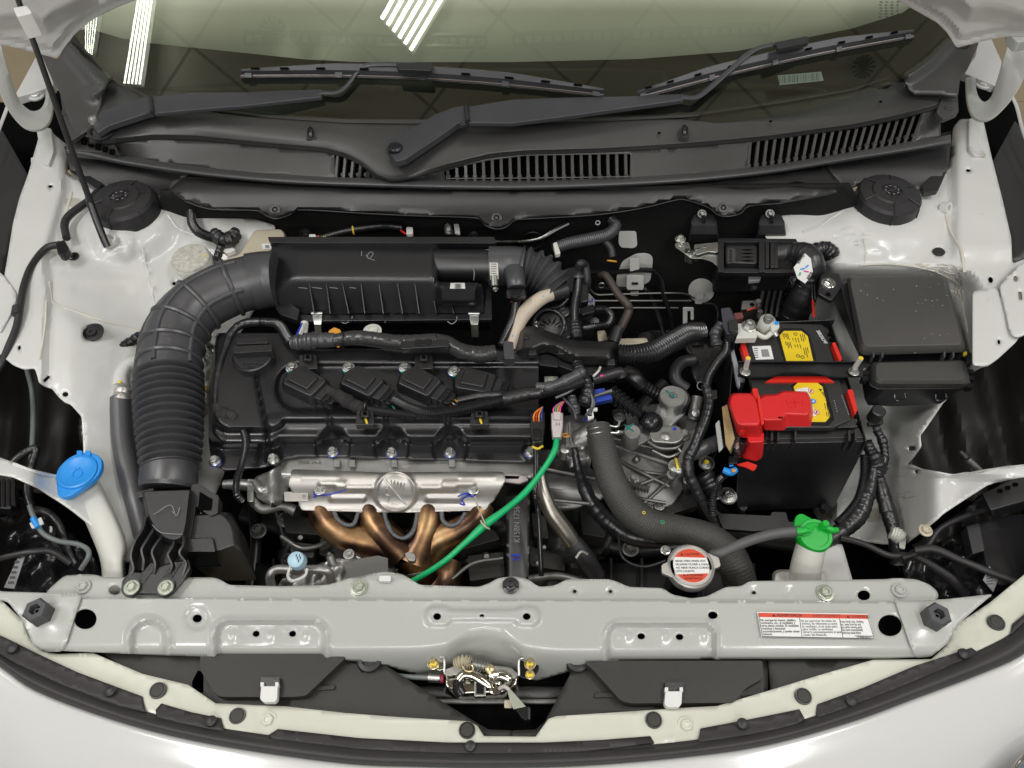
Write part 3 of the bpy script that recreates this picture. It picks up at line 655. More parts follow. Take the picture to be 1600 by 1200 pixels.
bead(B(zr, [(1500, 455), (1505, 480), (1512, 520)]), 1.4, IFR)
for k in range(14):   # brushed sealer strokes behind the right tower
    x = 1300+random.uniform(0, 50); y = 352+random.uniform(0, 34)
    bead(B(zr, [(x, y), (x+8, y-3), (x+17, y-3)], .0002), .9, IFR, 'primer')
for k in range(16):   # brushed sealer at the tower's lower corner
    x = 1430+random.uniform(0, 55); y = 412+random.uniform(0, 12)
    bead(B(zr, [(x, y), (x+10, y+random.uniform(-2, 5)), (x+20, y+random.uniform(0, 9))], .0002), 1.1, IFR)
for k in range(12):
    x = 1492+random.uniform(0, 12); y = 420+random.uniform(0, 20)
    bead(B(zr, [(x, y), (x+1, y+15), (x-2, y+30)], .0005), 1.2, IFR)
bead(B(zr, [(1418, 729), (1440, 734), (1489, 744), (1540, 735), (1600, 727)], .002), 2.2, IFR, 'primer')
bead(B(zl, [(20, 725), (51, 735), (88, 744), (126, 742)], .002), 2.2, IF, 'primer')
for k in range(26):
    x = 1300+random.uniform(0, 110); y = 720+random.uniform(0, 110)
    bead(B(zr, [(x, y), (x+12, y+random.uniform(-6, 2)), (x+26, y+random.uniform(-8, 0))], .0003), 1.0, IFR, 'primer')
# rubber plugs
for x, y, r, zf, par in ((144, 521, 16, zl, IF), (115, 402, 7.5, zl, IF)):
    s = S(x, y, 0); c = P(x, y, zf(x, y)-.001)
    mk('rubber_plug', lathe(c, [(r*1.1*s, 0), (r*1.15*s, .003), (r*.85*s, .004), (r*.75*s, .001), (r*.5*s, .001), (r*.45*s, .005), (r*.2*s, .005), (r*.15*s, .002)]), 'rubber', par)
mk('rubber_plug', lathe(P(1467, 394, zr(1467, 394)), [(9.5*S(1467, 394, 0), 0), (8*S(1467, 394, 0), .003), (.0001, .004)]), 'rubber', IFR)
mk('mount_eye', lathe(P(1481, 325, .03), [(9*S(1481, 325, 0), -.01), (9*S(1481, 325, 0), .003), (4.5*S(1481, 325, 0), .003), (4*S(1481, 325, 0), -.01)], (.5, -.6, .5)), 'primer', IFR)
mk('hinge_foot', lathe(P(62, 246, .035), [(6*S(62, 246, 0), 0), (6*S(62, 246, 0), .004), (3*S(62, 246, 0), .005)]), 'primer', IF)
# strut tower caps
for x, y, lab in ((199, 330, 'round black strut tower cap with moulded ribs at the left'), (1382, 321, 'round black strut tower cap with moulded ribs at the right')):
    z0 = .028; s = S(x, y, z0)*.97; c = P(x, y, z0); t = thing('strut_cap', lab, 'strut cap', c, 'strut tower caps')
    mk('cap_body', lathe(c, [(52*s, -.004), (51*s, .002), (49.5*s, .024), (46*s, .030), (30*s, .033), (28*s, .036), (16*s, .037), (15*s, .034), (4*s, .034), (3.5*s, .037), (.5*s, .037)], n=40), 'rubber', t, sharp=25)
    for a in (20, 75, 130, 200, 262, 320):
        a = math.radians(a); d = Vector((math.cos(a), math.sin(a), 0))
        mk('cap_rib', tube3([c+d*3*s+Vector((0, 0, .0365)), c+d*29*s+Vector((0, 0, .035)), c+d*47*s+Vector((0, 0, .030)), c+d*50*s+Vector((0, 0, .021)), c+d*52*s+Vector((0, 0, .002))], .0011, 6), 'rubber', t)
    for a in range(8):
        a = a*math.pi/4; mk('cap_mark', box(c+Vector((math.cos(a)*10*s, math.sin(a)*10*s, .0372)), (.004, .0015, .0008), Matrix.Rotation(a+1.57, 3, 'Z')), 'inkg', t)
# body gaps and wheel liners ------------------------------------------------
def zll(x, y): return -.115-.05*sst(60, 140, x)+.007*math.sin((x+y*.12)*.11)-.05*sst(640, 740, y)
LN = mk('wheel_liner', sheet([(-60, 500), (60, 550), (150, 620), (170, 760), (60, 770), (-60, 745)], [], zll, 7), 'liner', closed=False, solid=.003, label='ribbed black wheel arch liner visible below the left inner fender edge', cat='wheel liner', group='wheel arch liners')
def zlr(x, y): return -.115-.05*sst(1540, 1440, x)+.009*math.sin((x-y*.25)*.10)-.04*sst(640, 740, y)
mk('wheel_liner', sheet([(1660, 500), (1540, 545), (1440, 610), (1380, 760), (1560, 790), (1660, 770)], [], zlr, 7), 'liner', closed=False, solid=.003, label='ribbed black wheel arch liner visible below the right inner fender edge', cat='wheel liner', group='wheel arch liners')
mk('gap_panel', sheet([(-60, 190), (2, 202), (10, 215), (46, 278), (24, 350), (10, 400), (0, 480), (-60, 470)], [], lambda x, y: .012, 12), 'plasticm', CB, solid=.003, closed=False)
mk('gap_panel', sheet([(1546, 262), (1586, 189), (1600, 205), (1660, 300), (1660, 420), (1600, 404), (1580, 411), (1575, 360)], [], lambda x, y: .012, 12), 'plasticm', CB, solid=.003, closed=False)
mk('gap_shade', sheet([(-60, 158), (10, 160), (40, 150), (100, 140), (135, 235), (70, 300), (-60, 300)], [], lambda x, y: -.06, 30), 'void', CB, solid=.003, closed=False)  # near-black sheets added as painted shade in the trim gaps
mk('gap_shade', sheet([(1440, 150), (1500, 100), (1550, 128), (1582, 148), (1602, 212), (1660, 330), (1440, 330)], [], lambda x, y: -.06, 30), 'void', CB, solid=.003, closed=False)
# outer fenders
for lab, pts in (('glossy white rear corner of the fender wing beside the left hinge arm', [(20, 154, .06), (58, 84, .07), (74, 70, .07), (84, 134, .065)]), ('glossy white rear corner of the fender wing beside the right hinge arm', [(1505, 114, .065), (1524, 88, .07), (1530, 55, .07), (1545, 50, .07), (1566, 97, .06), (1556, 134, .06)])):
    mk('fender_corner', prism(rnd(pts, 3, 2), 0, .018), 'white', bevel=.003, label=lab, cat='fender', group='rear fender corners')
mk('fender_edge', tube([(1574, 140, .055, 3), (1588, 165, .05, 3), (1602, 215, .045, 3), (1640, 300, .04, 3)], flat=.6), 'white', label='thin white outer edge of the right fender beside the dark gap', cat='fender')
mk('fender_edge', tube([(15, 158, .055, 3), (5, 185, .05, 3), (-20, 250, .045, 3)], flat=.6), 'white', label='thin white outer edge of the left fender beside the dark gap', cat='fender')
# ================================================================ hood corners, hinges, prop rod
HL = [(-120, -140), (260, -120), (300, -30), (213, 0), (180, 13), (144, 31), (117, 53), (98, 78), (90, 91), (62, 85), (30, 76), (0, 70), (-120, 60)]
HR = [(1720, -140), (1300, -120), (1330, -30), (1397, -2), (1435, 19), (1465, 36), (1481, 52), (1495, 75), (1525, 67), (1550, 61), (1578, 57), (1640, 60), (1720, 60)]
M['hoodp'] = mat('hood_paint_lightened', (.78, .78, .77), .38, coat=.2, var=(4, .02))  # same paint made paler to stand in for light on the underside
HD = thing('hood', 'raised white hood seen from below at both upper corners of the picture', 'hood', P(800, -130, .4))
for pts in (HL, HR):
    def zh(x, y, pts=pts):
        s = sdpoly(x, y, pts); z = .30+.0011*(90-y)
        z += emb(s+13, .012, 3.5) + emb(s+34+10*math.sin(x*.03), .030, 12)
        z += emb(s+6, -.002, 2)
        return z+nzf(x, y, .02, .0015)
    mk('hood_corner', sheet(rnd(pts, 4, 2), [], zh, 5), 'hoodp', HD, solid=.003, closed=False)
mk('hood_bridge', sheet([(200, -125), (1380, -125), (1400, -260), (180, -260)], [], lambda x, y: .53+.001*(-125-y), 60), 'paint', HD, solid=.003, closed=False)
mk('rod_clip', prism(rnd([(20, 12), (42, 8), (50, 20), (26, 26)], 3), .50, .03), 'whitep', HD, bevel=.002)
def hinge(pts_o, pts_i, leg, foot, zz, lab):
    t = HD
    n = 40; o_ = resamp(crom(pts_o, 8), n); i_ = resamp(crom(pts_i, 8), n)
    zs = [zz[0]+(zz[1]-zz[0])*k/(n-1) for k in range(n)]
    R = []
    for a, b, z in zip(o_, i_, zs):
        A = P(*a, z); B_ = P(*b, z); mid = (A+B_)/2; up = Vector((0, 0, .004))
        R.append([A-up, B_-up, B_+up*.4, mid+up*1.2, A+up*.4])
    mk('hinge_arm', loft(R), 'paint', t, bevel=.0012)
    mk('hinge_leg', prism(rnd(leg, 3, 2), .050, .020), 'primer', CB, bevel=.0015)
    mk('hinge_leg_flange', prism(rnd(foot, 3, 2), .042, .010), 'primer', CB, bevel=.001)
    return t
h1 = hinge([(-14, 60), (-8, 110), (6, 160), (34, 197), (62, 203), (78, 190), (83, 165), (82, 140)], [(0, 60), (10, 100), (28, 152), (44, 171), (56, 174), (66, 168), (71, 155), (71, 138)],
      [(56, 198), (80, 200), (84, 236), (76, 258), (66, 255)], [(48, 245), (68, 250), (76, 259), (60, 262), (48, 256)], (.20, .07), 'curved white hood hinge arm at the upper left')
h2 = hinge([(1630, 20), (1612, 90), (1590, 142), (1560, 178), (1538, 189), (1520, 182), (1511, 158), (1509, 122)], [(1588, 30), (1570, 85), (1558, 125), (1549, 150), (1538, 160), (1529, 152), (1525, 138), (1524, 122)],
      [(1514, 184), (1538, 186), (1527, 222), (1542, 243), (1523, 243), (1514, 233)], [(1524, 226), (1530, 222), (1545, 243), (1524, 246)], (.24, .07), 'curved white hood hinge arm at the upper right')
mk('hinge_boss', prism(rnd([(1578, 38), (1592, 28), (1612, 30), (1620, 60), (1590, 66), (1578, 52)], 6), .262, .02), 'paint', h2, bevel=.003)
bolt(1597, 41, .262, 7, 'primer', h2, h=.006)
bolt(57, 151, .05, 8, 'primer', h1, h=.006); bolt(1536, 133, .05, 8, 'primer', h2, h=.006)
PR = thing('prop_rod', 'thin black prop rod leaning from the raised hood to the left strut tower', 'prop rod', P(168, 382, .03))
mk('rod', tube([(10, -60, .58, 4), (32, 10, .49, 4.4), (62, 92, .375, 4.6), (100, 200, .235, 4.6), (140, 312, .10, 4.6)]), 'rubber', PR)
mk('rod_sleeve', tube([(138, 306, .107, 5), (142, 320, .09, 5.6), (160, 368, .055, 5.6), (168, 386, .04, 5.2)]), 'plastic', PR)
mk('rod_socket', lathe(P(170, 376, .036), [(13*S(170, 376, 0), -.004), (12*S(170, 376, 0), .004), (8*S(170, 376, 0), .004), (7*S(170, 376, 0), -.002)]), 'primer', PR)
# ================================================================ cowl
X1 = [140, 179, 236, 304, 405, 506, 540, 564, 591, 606, 621, 648, 699, 766, 820, 935, 1070, 1195, 1330, 1400, 1458, 1475]
Y1 = [222, 219, 212, 213, 223, 232, 241, 253, 271, 277, 278, 273, 258, 241, 236, 233, 225, 214, 196, 182, 167, 160]
X2 = [105, 140, 240, 400, 540, 800, 1060, 1200, 1330, 1432, 1480]; Y2 = [224, 229, 248, 268, 279, 286, 275, 262, 240, 219, 205]
X0 = [169, 229, 337, 420, 540, 631, 867, 1077, 1229, 1330, 1404]; Y0 = [118, 151, 172, 182, 190, 191, 191, 181, 158, 140, 116]
def l1(x): return float(np.interp(x, X1, Y1))
def l2(x): return float(np.interp(x, X2, Y2))
def l0(x): return float(np.interp(x, X0, Y0))
CW = thing('cowl', 'wide black plastic cowl panel with slotted air vents below the windscreen', 'cowl panel', P(800, 230, .06))
xs = [140+i*(1475-140)/120 for i in range(121)]
def rowl(t):
    r = []
    for x in xs:
        a = l0(x); b = l1(x); z = .118-.012*t+.010*math.sin(t*math.pi)*(.5+.5*math.sin(x*.004)) - (.008*math.exp(-((x-615)/45)**2)*t)
        r.append((x, a+(b-a)*t, z))
    return r
mk('cowl_top', ribbon([rowl(t) for t in (0, .08, .25, .5, .75, .9, .97)]+[[(x, l1(x)+1.5, .100) for x in xs], [(x, l1(x)+6, .093) for x in xs]], 140, 2, False), 'cowl', CW, closed=False, solid=.002)
mk('cowl_lip', ribbon([[(x, l0(x)-5, .112) for x in xs], [(x, l0(x)-2, .121) for x in xs], [(x, l0(x)+2, .121) for x in xs]], 140, 2, False), 'cowl', CW, closed=False)
def zv(x, y):
    a = l1(x)+4; b = l2(x); t = (y-a)/max(4, b-a)
    return .094-.024*max(0, min(1.2, t))
X1a = [x for x in np.linspace(140, 1470, 90)]
out_ = [(x, l1(x)+4) for x in X1a]+[(x, l2(x)+4) for x in X1a[::-1]]
ventC = [(694, 268), (720, 260), (766, 250), (820, 243), (985, 240), (984, 282), (800, 284), (696, 283)]
ventR = [(1170, 223), (1300, 204), (1443, 170), (1430, 219), (1300, 246), (1167, 266)]
ventL = [(522, 242), (540, 247), (562, 258), (580, 272), (582, 281), (524, 277)]
mk('cowl_front', sheet(out_, [ventC, ventR, ventL], zv, 7), 'cowl', CW, solid=.002, closed=False)
for vv in (ventC, ventR, ventL):
    mk('vent_shade', sheet(vv, [], lambda x, y: zv(x, y)-.022, 10), 'void', CW, closed=False)  # near-black sheet as painted shade behind the slats
def slat(xt, yt, xb, yb, w_):
    g = prism([(xt, yt, zv(xt, yt)), (xt+w_, yt, zv(xt, yt)), (xb+w_, yb, zv(xb, yb)), (xb, yb, zv(xb, yb))], 0, .012)
    mk('vent_slat', g, 'cowl', CW, bevel=.0008, seg=1)
    mk('slat_foot', cyl(P(xb+w_/2, yb-8, zv(xb, yb-8)-.004), w_*.75*S(xb, yb, .08), .006, (0, -1, .5), 8), 'cowl', CW)
for i in range(21):
    x = 697+i*13.9; yt = float(np.interp(x, [694, 720, 766, 820, 985], [268, 260, 250, 243, 240])); slat(x, yt-1, x+1, 283, 5)
for i in range(22):
    t = i/21; xb = 1166+t*258; xt = xb+4+t*14; yt = float(np.interp(xt, [1170, 1300, 1443], [223, 204, 170])); yb = float(np.interp(xb, [1167, 1300, 1430], [266, 246, 219])); slat(xt, yt-1, xb, yb, 5)
for i in range(5):
    x = 522+i*12; slat(x+3, float(np.interp(x, [522, 540, 562, 580], [242, 247, 258, 272])), x, 280, 4.5)
mk('vent_rib', tube([(697, 279, .085, 1), (850, 278, .085, 1), (984, 276, .085, 1)]), 'cowl', CW)
for i, (x, y) in enumerate(((128, 216), (139, 220), (150, 224), (161, 228), (172, 232))): mk('corner_slot', prism([(x, y), (x+7, y+1), (x+5, y+8), (x-2, y+7)], .098, .004), 'void', CW)
mk('corner_block', prism(rnd([(118, 208), (180, 226), (186, 240), (110, 232)], 2), .092, .02), 'cowl', CW, bevel=.001)
# washer nozzles, rivet dots
for x, y, lab in ((485, 205, 'small black washer jet nozzle on the cowl at left'), (1070, 202, 'small black washer jet nozzle on the cowl at right')):
    t = thing('washer_nozzle', lab, 'washer nozzle', P(x, y, .11), 'washer nozzles')
    mk('nozzle_base', ploft([(rnd([(x-8, y+22), (x+6, y+22), (x+20, y+2) if x < 800 else (x+4, y+2), (x-2, y-8) if x < 800 else (x-20, y+4)], 3), .104), (rnd([(x-7, y+12), (x+4, y+12), (x+8, y+2), (x-2, y-5)], 3), .120)]), 'cowl', t, bevel=.001)
    mk('nozzle_tip', loft([[P(a, b, z) for a, b in circ(x, y+(.126-z)*400, r, r*1.3, 12)] for r, z in ((5.5, .118), (5.5, .126), (4, .132), (1.5, .134))]), 'gloss', t)
    mk('nozzle_jet', prism(rect(x-2, y+2, x+2, y+6), .132, .003), 'steel', t)
for x, y in ((1204, 190), (1376, 159), (372, 199), (1030, 208)): mk('cowl_hole', cyl(P(x, y, .1165), .003, .0012), 'void', CW)
# corner covers
def corner(pts, ridge_, foot, rv, lab):
    t = thing('corner_trim', lab, 'corner trim', P(*pts[0], .12), 'cowl corner trims')
    rl = resamp(ridge_, 60)
    def zt(x, y): return .135+.014*math.exp(-(min(math.hypot(x-a, y-b) for a, b in rl)/11)**2)+.0003*(130-y)
    mk('trim_cover', sheet(rnd(pts, 3, 2), [], zt, 5), 'cowl', t, solid=.006, closed=False)
    mk('trim_foot', prism(rnd(foot, 4, 3), .112, .010), 'cowl', t, bevel=.002)
    mk('trim_rivet', lathe(P(*rv, .112), [(6.5*S(*rv, .11), 0), (6*S(*rv, .11), .003), (3*S(*rv, .11), .003), (2.6*S(*rv, .11), .001), (1.5*S(*rv, .11), .004)]), 'cowl', t)
corner([(64, 84), (90, 93), (100, 74), (112, 64), (134, 88), (176, 120), (165, 140), (154, 172), (142, 200), (120, 214), (104, 180), (93, 144), (82, 126)], [(108, 72), (140, 112), (160, 134), (148, 145)], [(93, 142), (145, 142), (140, 200), (108, 222), (100, 190)], (102, 177), 'angular black trim over the left corner of the cowl')
corner([(1530, 66), (1495, 76), (1488, 60), (1478, 56), (1440, 92), (1406, 116), (1420, 138), (1430, 145), (1472, 146), (1497, 150), (1500, 125), (1512, 108)], [(1484, 58), (1450, 95), (1420, 116)], [(1474, 144), (1496, 128), (1498, 176), (1474, 186), (1463, 176)], (1482, 170), 'angular black trim over the right corner of the cowl')
# rubber seal along the cowl front
SL = [(104, 234), (140, 240), (200, 253), (300, 268), (420, 280), (540, 286), (760, 291), (900, 289), (1060, 281), (1200, 267), (1330, 246), (1430, 230), (1486, 219)]
CS = thing('cowl_seal', 'long dark grey rubber hood seal along the front edge of the cowl', 'hood seal', P(800, 290, .07))
n = 120; sl = resamp(crom(SL, 6), n)
prof = [(-9, .073), (-6.5, .082), (-2, .0865), (2, .085), (5, .078), (6, .066)]
mk('seal_strip', ribbon([[(x, y+dy, z) for x, y in sl] for dy, z in prof], n, 3, False), mat('seal_rubber', (.075, .075, .078), .36, spec=.9, bump=(260, .4), rvar=(12, .1)), CS, closed=False)
mk('plenum_wall', ribbon([[(x, y-14, .045) for x, y in sl], [(x, y+22, .015) for x, y in sl]], n, 1, False), 'sound', CB, closed=False)
# insulation / heat baffle below the seal
BF = thing('cowl_baffle', 'black plastic baffle panel with scalloped lower edge below the cowl seal', 'baffle panel', P(800, 320, .04))
bo = [(262, 298), (286, 276), (420, 284), (540, 291), (800, 296), (1000, 291), (1160, 275), (1290, 260), (1324, 298), (1290, 306), (1220, 318), (1172, 322), (1158, 333), (1140, 338), (1122, 336), (1106, 324), (1070, 312), (1050, 314), (1000, 326), (930, 336), (830, 342), (805, 344), (792, 354), (776, 358), (758, 352), (745, 341), (640, 337), (560, 333), (470, 328), (452, 336), (432, 342), (416, 337), (400, 329), (330, 327), (290, 315)]
def zbf(x, y): return .072-.020*sst(290, 335, y)-.006*sst(-3, 0, sdpoly(x, y, bo)+1)
mk('baffle', sheet(rnd(bo, 4, 2), [], zbf, 6), 'plasticm', BF, solid=.003, closed=False)
mk('baffle_bead', tube([(*p, zbf(*p)+.001, .9) for p in bo[10:]], 6, 4), 'rubber', BF)
for x, y in ((430, 328), (776, 341), (1130, 325)):
    mk('rivet', lathe(P(x, y, zbf(x, y)), [(8.5*S(x, y, .04), 0), (8*S(x, y, .04), .002), (4.5*S(x, y, .04), .0025), (4*S(x, y, .04), .0005), (2*S(x, y, .04), .003), (.3*S(x, y, .04), .003)], (0, -.5, .8)), 'plasticm', BF)
for pts in ([(100, 228), (160, 240), (240, 258), (300, 268), (262, 300), (250, 310), (220, 290), (160, 292), (125, 275), (108, 262)], [(1290, 258), (1400, 236), (1470, 222), (1486, 224), (1482, 262), (1462, 296), (1440, 298), (1400, 286), (1340, 290), (1320, 296)]):
    mk('baffle_end', sheet(pts, [], lambda x, y: .058-.02*sst(250, 300, y), 8), 'plasticm', BF, solid=.003, closed=False)
mk('baffle_flange', prism(rnd([(1440, 290), (1478, 250), (1486, 252), (1466, 298), (1444, 301)], 2), .048, .01), 'plastic', BF, bevel=.001)
mk('baffle_flange', prism(rnd([(112, 258), (160, 286), (152, 296), (108, 266)], 2), .048, .01), 'plastic', BF, bevel=.001)
# ================================================================ wipers
def wt(pts, k=6): # px + offset along glass normal -> points
    c = crom([(*W(x, y, o), r*WS(x, y, o)) for x, y, o, r in pts], k); return [Vector(a[:3]) for a in c], [a[3] for a in c]
def bar(pa, pb, oa, ob, th, m, par, name, bev=.0015):
    """tapered flat bar on the glass from two px edge polylines"""
    R = []
    for (a, b, o) in zip(pa, pb, [oa+(ob-oa)*i/(len(pa)-1) for i in range(len(pa))]):
        A = W(*a, o); B_ = W(*b, o); R.append([W(*a, o-th), W(*b, o-th), B_, A])
    return mk(name, loft(R), m, par, bevel=bev)
def blade(x0, y0, x1, y1, t, bow, rev=False):
    """blade frame + rubber between two px ends"""
    def at(s, dy=0, o=.012): return W(x0+(x1-x0)*s, y0+(y1-y0)*s+dy-bow*math.sin(math.pi*s), o)
    N = 30
    R = []
    for i in range(N+1):
        s = i/N; hgt = 10*min(1, 3.5*s+.1, 3.5*(1-s)+.1)+2
        R.append([at(s, 3, .010), at(s, 5, .012), at(s, -hgt*.2, .022), at(s, -hgt, .024), at(s, -hgt-1, .020)])
    mk('blade_frame', loft(R), 'wiper', t)
    R = []
    for i in range(N+1):
        s = i/N; R.append([at(s, 7, .002), at(s, 11, .002), at(s, 9, .012), at(s, 3, .013)])
    mk('rubber_strip', loft(R), 'rubber', t)
    mk('steel_strip', tube3([at(i/N, 6, .013) for i in range(N+1)], .0009, 6), mat('blade_metal', (.42, .36, .33), .35, .8), t)
    for s in (.04, .12, .22, .34, .62, .74, .84, .93):
        mk('slot', loft([[at(s-.012, -6.5, .0245), at(s+.012, -6.5, .0245), at(s+.012, -3, .0243), at(s-.012, -3, .0243)], [at(s-.012, -6.5, .026), at(s+.012, -6.5, .026), at(s+.012, -3, .0258), at(s-.012, -3, .0258)]]), 'void', t)
    for s in (.02, .27, .5, .73, .98):
        mk('claw', loft([[at(s-.01, 9, .006), at(s+.01, 9, .006), at(s+.01, 4, .006), at(s-.01, 4, .006)], [at(s-.01, 9, .016), at(s+.01, 9, .016), at(s+.01, -2, .018), at(s-.01, -2, .018)]]), 'wiper', t)
w1 = thing('wiper', 'left windscreen wiper with its grey arm pointing right and long blade', 'wiper', P(150, 200, .12), 'windscreen wipers')
blade(376, 112, 943, 142, w1, 11)
def wbar(pa, pb, z0, z1, th, m, par, name, bev=.002):
    R = []
    for i, (a, b) in enumerate(zip(pa, pb)):
        z = z0+(z1-z0)*i/(len(pa)-1); A = P(*a, z); B_ = P(*b, z); M_ = (A+B_)/2+Vector((0, 0, .002)); R.append([A-Vector((0, 0, th)), B_-Vector((0, 0, th)), B_, M_, A])
    return mk(name, loft(R), m, par, bevel=bev)
wbar([(141, 192), (160, 173), (222, 152), (236, 149)], [(152, 208), (170, 196), (228, 177), (238, 175)], .128, .150, .012, 'wiper', w1, 'arm_head')
wbar([(238, 150), (300, 144), (380, 144), (440, 141), (503, 139)], [(240, 177), (300, 171), (380, 165), (440, 158), (503, 151)], .152, .150, .008, 'wiper', w1, 'arm')
q, r = path([(500, 145, .150, 5), (528, 144, .152, 4.5), (545, 130, .16, 4.5), (560, 110, .175, 4.5), (580, 101, .185, 4.5), (640, 101, .186, 4.5), (668, 104, .186, 4)]); mk('arm_rod', tube3(q, r, 10, .5), 'wiper', w1)
mk('blade_joint', prism(rnd([(618, 98), (676, 98), (674, 110), (622, 108)], 2), .190, .008), 'plastic', w1, bevel=.001)
mk('pivot_nut', lathe(P(147, 190, .130), [(8*S(147, 190, .13), 0), (8*S(147, 190, .13), .004), (6*S(147, 190, .13), .009), (4*S(147, 190, .13), .010), (3*S(147, 190, .13), .006)]), 'steel', w1)
mk('pivot_socket', torus(P(158, 206, .112), .022, .004), 'rubber', w1)
mk('hinge_pin', tube([(234, 150, .158, 3), (237, 176, .156, 3)]), 'rubber', w1)
w2 = thing('wiper', 'right windscreen wiper with pivot at centre and blade to the right', 'wiper', P(618, 232, .12), 'windscreen wipers')
blade(996, 146, 1428, 50, w2, 6)
wbar([(602, 230), (618, 217), (680, 178), (712, 166), (730, 165)], [(618, 252), (634, 248), (694, 208), (716, 192), (732, 188)], .136, .150, .014, 'wiper', w2, 'arm_head')
wbar([(732, 166), (800, 155), (880, 152), (980, 150), (1068, 146)], [(732, 191), (800, 192), (880, 182), (980, 168), (1068, 156)], .154, .150, .009, 'wiper', w2, 'arm')
q, r = path([(1064, 152, .150, 6), (1088, 152, .152, 5.5), (1108, 138, .16, 5.5), (1140, 110, .18, 5), (1170, 84, .20, 5), (1195, 72, .208, 5), (1245, 66, .212, 5)]); mk('arm_rod', tube3(q, r, 10, .5), 'wiper', w2)
mk('blade_joint', prism(rnd([(1210, 66), (1262, 56), (1264, 66), (1216, 76)], 2), .218, .008), 'plastic', w2, bevel=.001)
mk('pivot_cap', lathe(P(618, 234, .138), [(11.5*S(618, 234, .13), -.004), (11.5*S(618, 234, .13), .006), (9*S(618, 234, .13), .009), (1*S(618, 234, .13), .009)]), 'gloss', w2)
mk('pivot_sleeve', cyl(P(622, 246, .10), 15*S(620, 240, .1), .03), 'wiper', w2)
mk('pivot_hole', lathe(P(622, 250, .102), [(24*S(620, 250, .1), 0), (24*S(620, 250, .1), .0012), (17*S(620, 250, .1), .0014)]), 'void', w2)
mk('hinge_pin', tube([(728, 166, .158, 4), (731, 190, .155, 4)]), 'rubber', w2)
bolt(724, 192, .150, 4, 'wiper', w2)
# ================================================================ firewall and engine bay floor
FQ = P(800, 330, .02); FN = Vector((0, -1, .08)).normalized()
def FWL(x, y, off=0): return PL(x, y, FQ, FN, off)
mk('firewall', sheet([(250, 300), (1330, 290), (1400, 420), (1400, 640), (300, 640), (250, 420)], [], None, 14, proj=lambda x, y: FWL(x, y, .006*noise.noise(Vector((x*.015, y*.02, 3))))), 'sound', CB, solid=.01, closed=False)
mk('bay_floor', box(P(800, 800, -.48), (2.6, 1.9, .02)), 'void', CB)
# ================================================================ air cleaner
AC = thing('air_cleaner', 'black ribbed air cleaner box across the back of the engine', 'air cleaner', P(600, 440, -.05))
aco = [(424, 374), (772, 374), (775, 392), (690, 392), (684, 440), (745, 441), (754, 446), (757, 490), (466, 494), (432, 474), (424, 440)]
def zac(x, y):
    f = .050-(y-434)*.00112; l = .052+(x-462)*.0006-(max(0, y-440))*.0004; top = .050-.010*sst(392, 378, y)-.004*sst(395, 386, y); r = .052-(x-676)*.0022*(1 if y < 446 else .3)
    v = [f, l, top, r if y < 441 else .05]; k = .0022
    z = -k*math.log(sum(math.exp(-a/k) for a in v))
    b = emb(sdb(x, y, 716, 460, 31, 17, 8), .022, 5)
    z = max(z, .012) if 690 < x and y < 441 else z
    return z+b*.9
mk('lid', sheet(rnd(aco, 4, 3), [], zac, 4), 'plastic', AC, solid=.004, closed=False, sharp=50)
for (xt, xb) in zip((483, 510, 535, 564, 592, 621, 648, 678, 704), (491, 516, 545, 570, 599, 629, 655, 682, 709)):
    y0 = 443 if xt < 677 else 470
    p = [(xt+(xb-xt)*s, y0+(490-y0)*s) for s in (0, .5, 1)]
    R = [[P(a-1.8, b, zac(a, b)-.003), P(a+1.8, b, zac(a, b)-.003), P(a+.7, b, zac(a, b)+h), P(a-.7, b, zac(a, b)+h)] for (a, b), h in zip(p, (.001, .006, .015))]
    mk('lid_rib', loft(R), 'plastic', AC)
mk('lid_rim', prism(rnd([(428, 470), (436, 470), (466, 492), (757, 490), (760, 440), (768, 440), (769, 499), (463, 502), (430, 480)], 2, 2), -.012, .008), 'plastic', AC, bevel=.001)
mk('lower_box', ploft([(rnd([(440, 480), (768, 480), (766, 516), (484, 516), (445, 498)], 5), -.075), (rnd([(430, 478), (769, 478), (768, 502), (463, 504), (432, 484)], 5), -.018)]), 'plastic', AC, bevel=.002)
mk('back_rim', prism(rnd([(418, 370), (772, 370), (776, 379), (772, 380), (422, 379)], 2), .040, .03), 'plastic', AC, bevel=.001)
mk('outlet_duct', tube([(672, 415, .018, 25.5), (700, 415.5, .018, 26), (764, 416, .018, 26)], 32, 3), 'plastic', AC)
mk('outlet_shoulder', lathe(P(684, 415, .018), [(.001, -.006), (.020, -.002), (.0245, .004), (.0255, .010)], (1, 0, 0), 32), 'plastic', AC)
mk('inlet_step', ploft([(rnd([(414, 390), (470, 372), (476, 440), (432, 482), (420, 478)], 4), -.02), (rnd([(420, 394), (462, 382), (462, 436), (438, 470), (424, 466)], 4), .004)]), 'plastic', AC, bevel=.003)
mk('inlet_bracket', prism(rnd([(428, 476), (446, 468), (468, 484), (464, 500), (440, 492)], 3), .004, .012), 'plastic', AC, bevel=.001)
